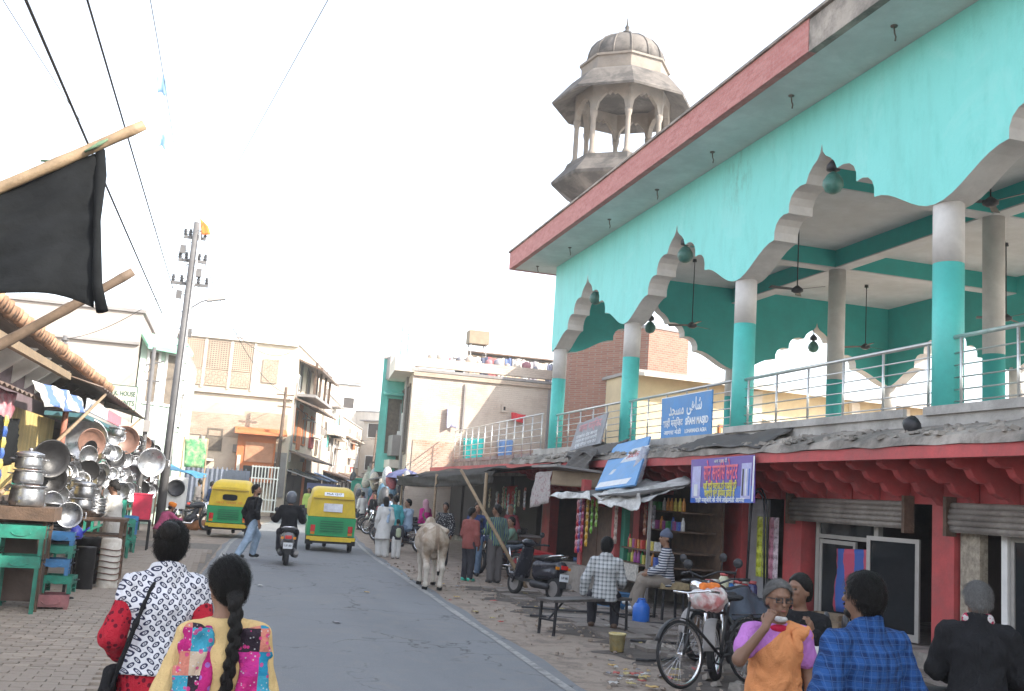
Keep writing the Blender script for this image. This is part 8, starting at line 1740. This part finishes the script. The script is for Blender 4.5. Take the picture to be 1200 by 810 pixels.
# ================================================================ cow
t = thing('cow', 'pale tan cow standing with its rump towards us at the road edge', 'cow', (4.0, 19.75, 0), -.08)
def cow_m():
    t_ = NT('cow_hide'); p = t_.sep(t_.oc()); n = t_.noise(5, 5)
    c = t_.mix(t_.ramp(n, [(.38, (0, 0, 0)), (.62, (1, 1, 1))]), (.30, .225, .16), (.55, .47, .38)); sp = t_.math('LESS_THAN', t_.math('ABSOLUTE', p[0]), .035); c = t_.mix(t_.math('MULTIPLY', sp, .55), c, (.17, .11, .075))
    w = t_.math('ADD', t_.math('MULTIPLY', t_.math('SUBTRACT', .72, p[2]), 3.0), t_.math('MULTIPLY', t_.math('SUBTRACT', n, .5), 1.8), clamp=True)
    c = t_.mix(w, c, (.62, .57, .50)); t_.bump(t_.noise(60, 4), .3, .01); return t_.fin(c, .85)
COWM = cow_m()
pr = [('t', A(0, -.52, .93), A(0, .1, .88), (.21, .22), (.31, .33), (1, 0, 0)), ('t', A(0, .1, .88), A(0, .62, .92), (.33, .33), (.22, .28), (1, 0, 0)), ('e', A(0, .55, 1.2), (.1, .18, .12)), ('c', A(-.21, -.42, 1.09), A(-.1, -.15, 1.13), .05, .06), ('c', A(.21, -.42, 1.09), A(.1, -.15, 1.13), .05, .06), ('e', A(0, -.62, 1.02), (.13, .12, .16)), ('c', A(0, -.6, 1.14), A(0, .5, 1.16), .05, .05),
      ('t', A(0, .6, 1.0), A(.05, 1.05, 1.05), (.13, .2), (.1, .13), (1, 0, 0)), ('t', A(.05, 1.02, 1.12), A(.08, 1.38, .92), (.11, .12), (.06, .065), (1, 0, 0)), ('c', A(-.02, 1.05, 1.14), A(-.18, 1.0, 1.12), .035, .02), ('c', A(.12, 1.05, 1.14), A(.28, 1.0, 1.12), .035, .02)]
for sx in (-1, 1):
    pr += [('t', A(sx*.17, -.5, .9), A(sx*.15, -.42, .62), (.1, .16), (.075, .1), (1, 0, 0)), ('c', A(sx*.15, -.42, .62), A(sx*.14, -.6, .42), .075, .05), ('c', A(sx*.14, -.6, .42), A(sx*.135, -.55, .1), .048, .036), ('c', A(sx*.135, -.55, .1), A(sx*.14, -.5, .05), .042, .05),
           ('c', A(sx*.16, .5, .8), A(sx*.14, .52, .45), .09, .055), ('c', A(sx*.14, .52, .45), A(sx*.13, .5, .1), .045, .036), ('c', A(sx*.13, .5, .1), A(sx*.135, .54, .05), .04, .05)]
pr += [('e', A(0, -.25, .62), (.12, .14, .09))]
blob('body', pr, COWM, t, .018, .05)
blob('tail', [('c', A(0, -.68, 1.1), A(.015, -.745, .95), .03, .024), ('c', A(.015, -.745, .95), A(.05, -.72, .55), .022, .014), ('c', A(.05, -.72, .55), A(.07, -.69, .36), .016, .03)], COWM, t, .012, .02)
blob('tail_tuft', [('e', A(.07, -.69, .36), (.03, .03, .085))], HAIR, t, .012, .02)
for sx in (-1, 1):
    blob('horn', [('c', A(.05+sx*.07, 1.06, 1.2), A(.05+sx*.16, 1.05, 1.33), .025, .018), ('c', A(.05+sx*.16, 1.05, 1.33), A(.05+sx*.12, 1.1, 1.45), .018, .008)], mat('horn', (.12, .1, .08), .5), t, .012, .01)
    for y in (-.53, .515): blob('hoof', [('c', A(sx*.137, y, .055), A(sx*.14, y+.04, .03), .05, .055)], BLACKR, t, .014, .02, [(A(0, 0, 0), A(0, 0, -1)), (A(0, 0, .075), A(0, 0, 1))])
# ================================================================ dusty air
hz = MB(); hz.bb((-330, -330, -1.1), (330, 330, 17.5)); ho = hz.build('haze', None)
ho.data.materials.clear(); hm_ = bpy.data.materials.new('dusty_air'); hm_.use_nodes = True; nt_ = hm_.node_tree; nt_.nodes.clear()
vo = nt_.nodes.new('ShaderNodeVolumePrincipled'); vo.inputs['Color'].default_value = (.97, .96, .94, 1); vo.inputs['Density'].default_value = .0014; vo.inputs['Anisotropy'].default_value = .0
ou = nt_.nodes.new('ShaderNodeOutputMaterial'); nt_.links.new(vo.outputs[0], ou.inputs['Volume']); ho.data.materials.append(hm_); tag(ho, kind='stuff'); ho['label'] = 'thin dusty haze filling the street air'
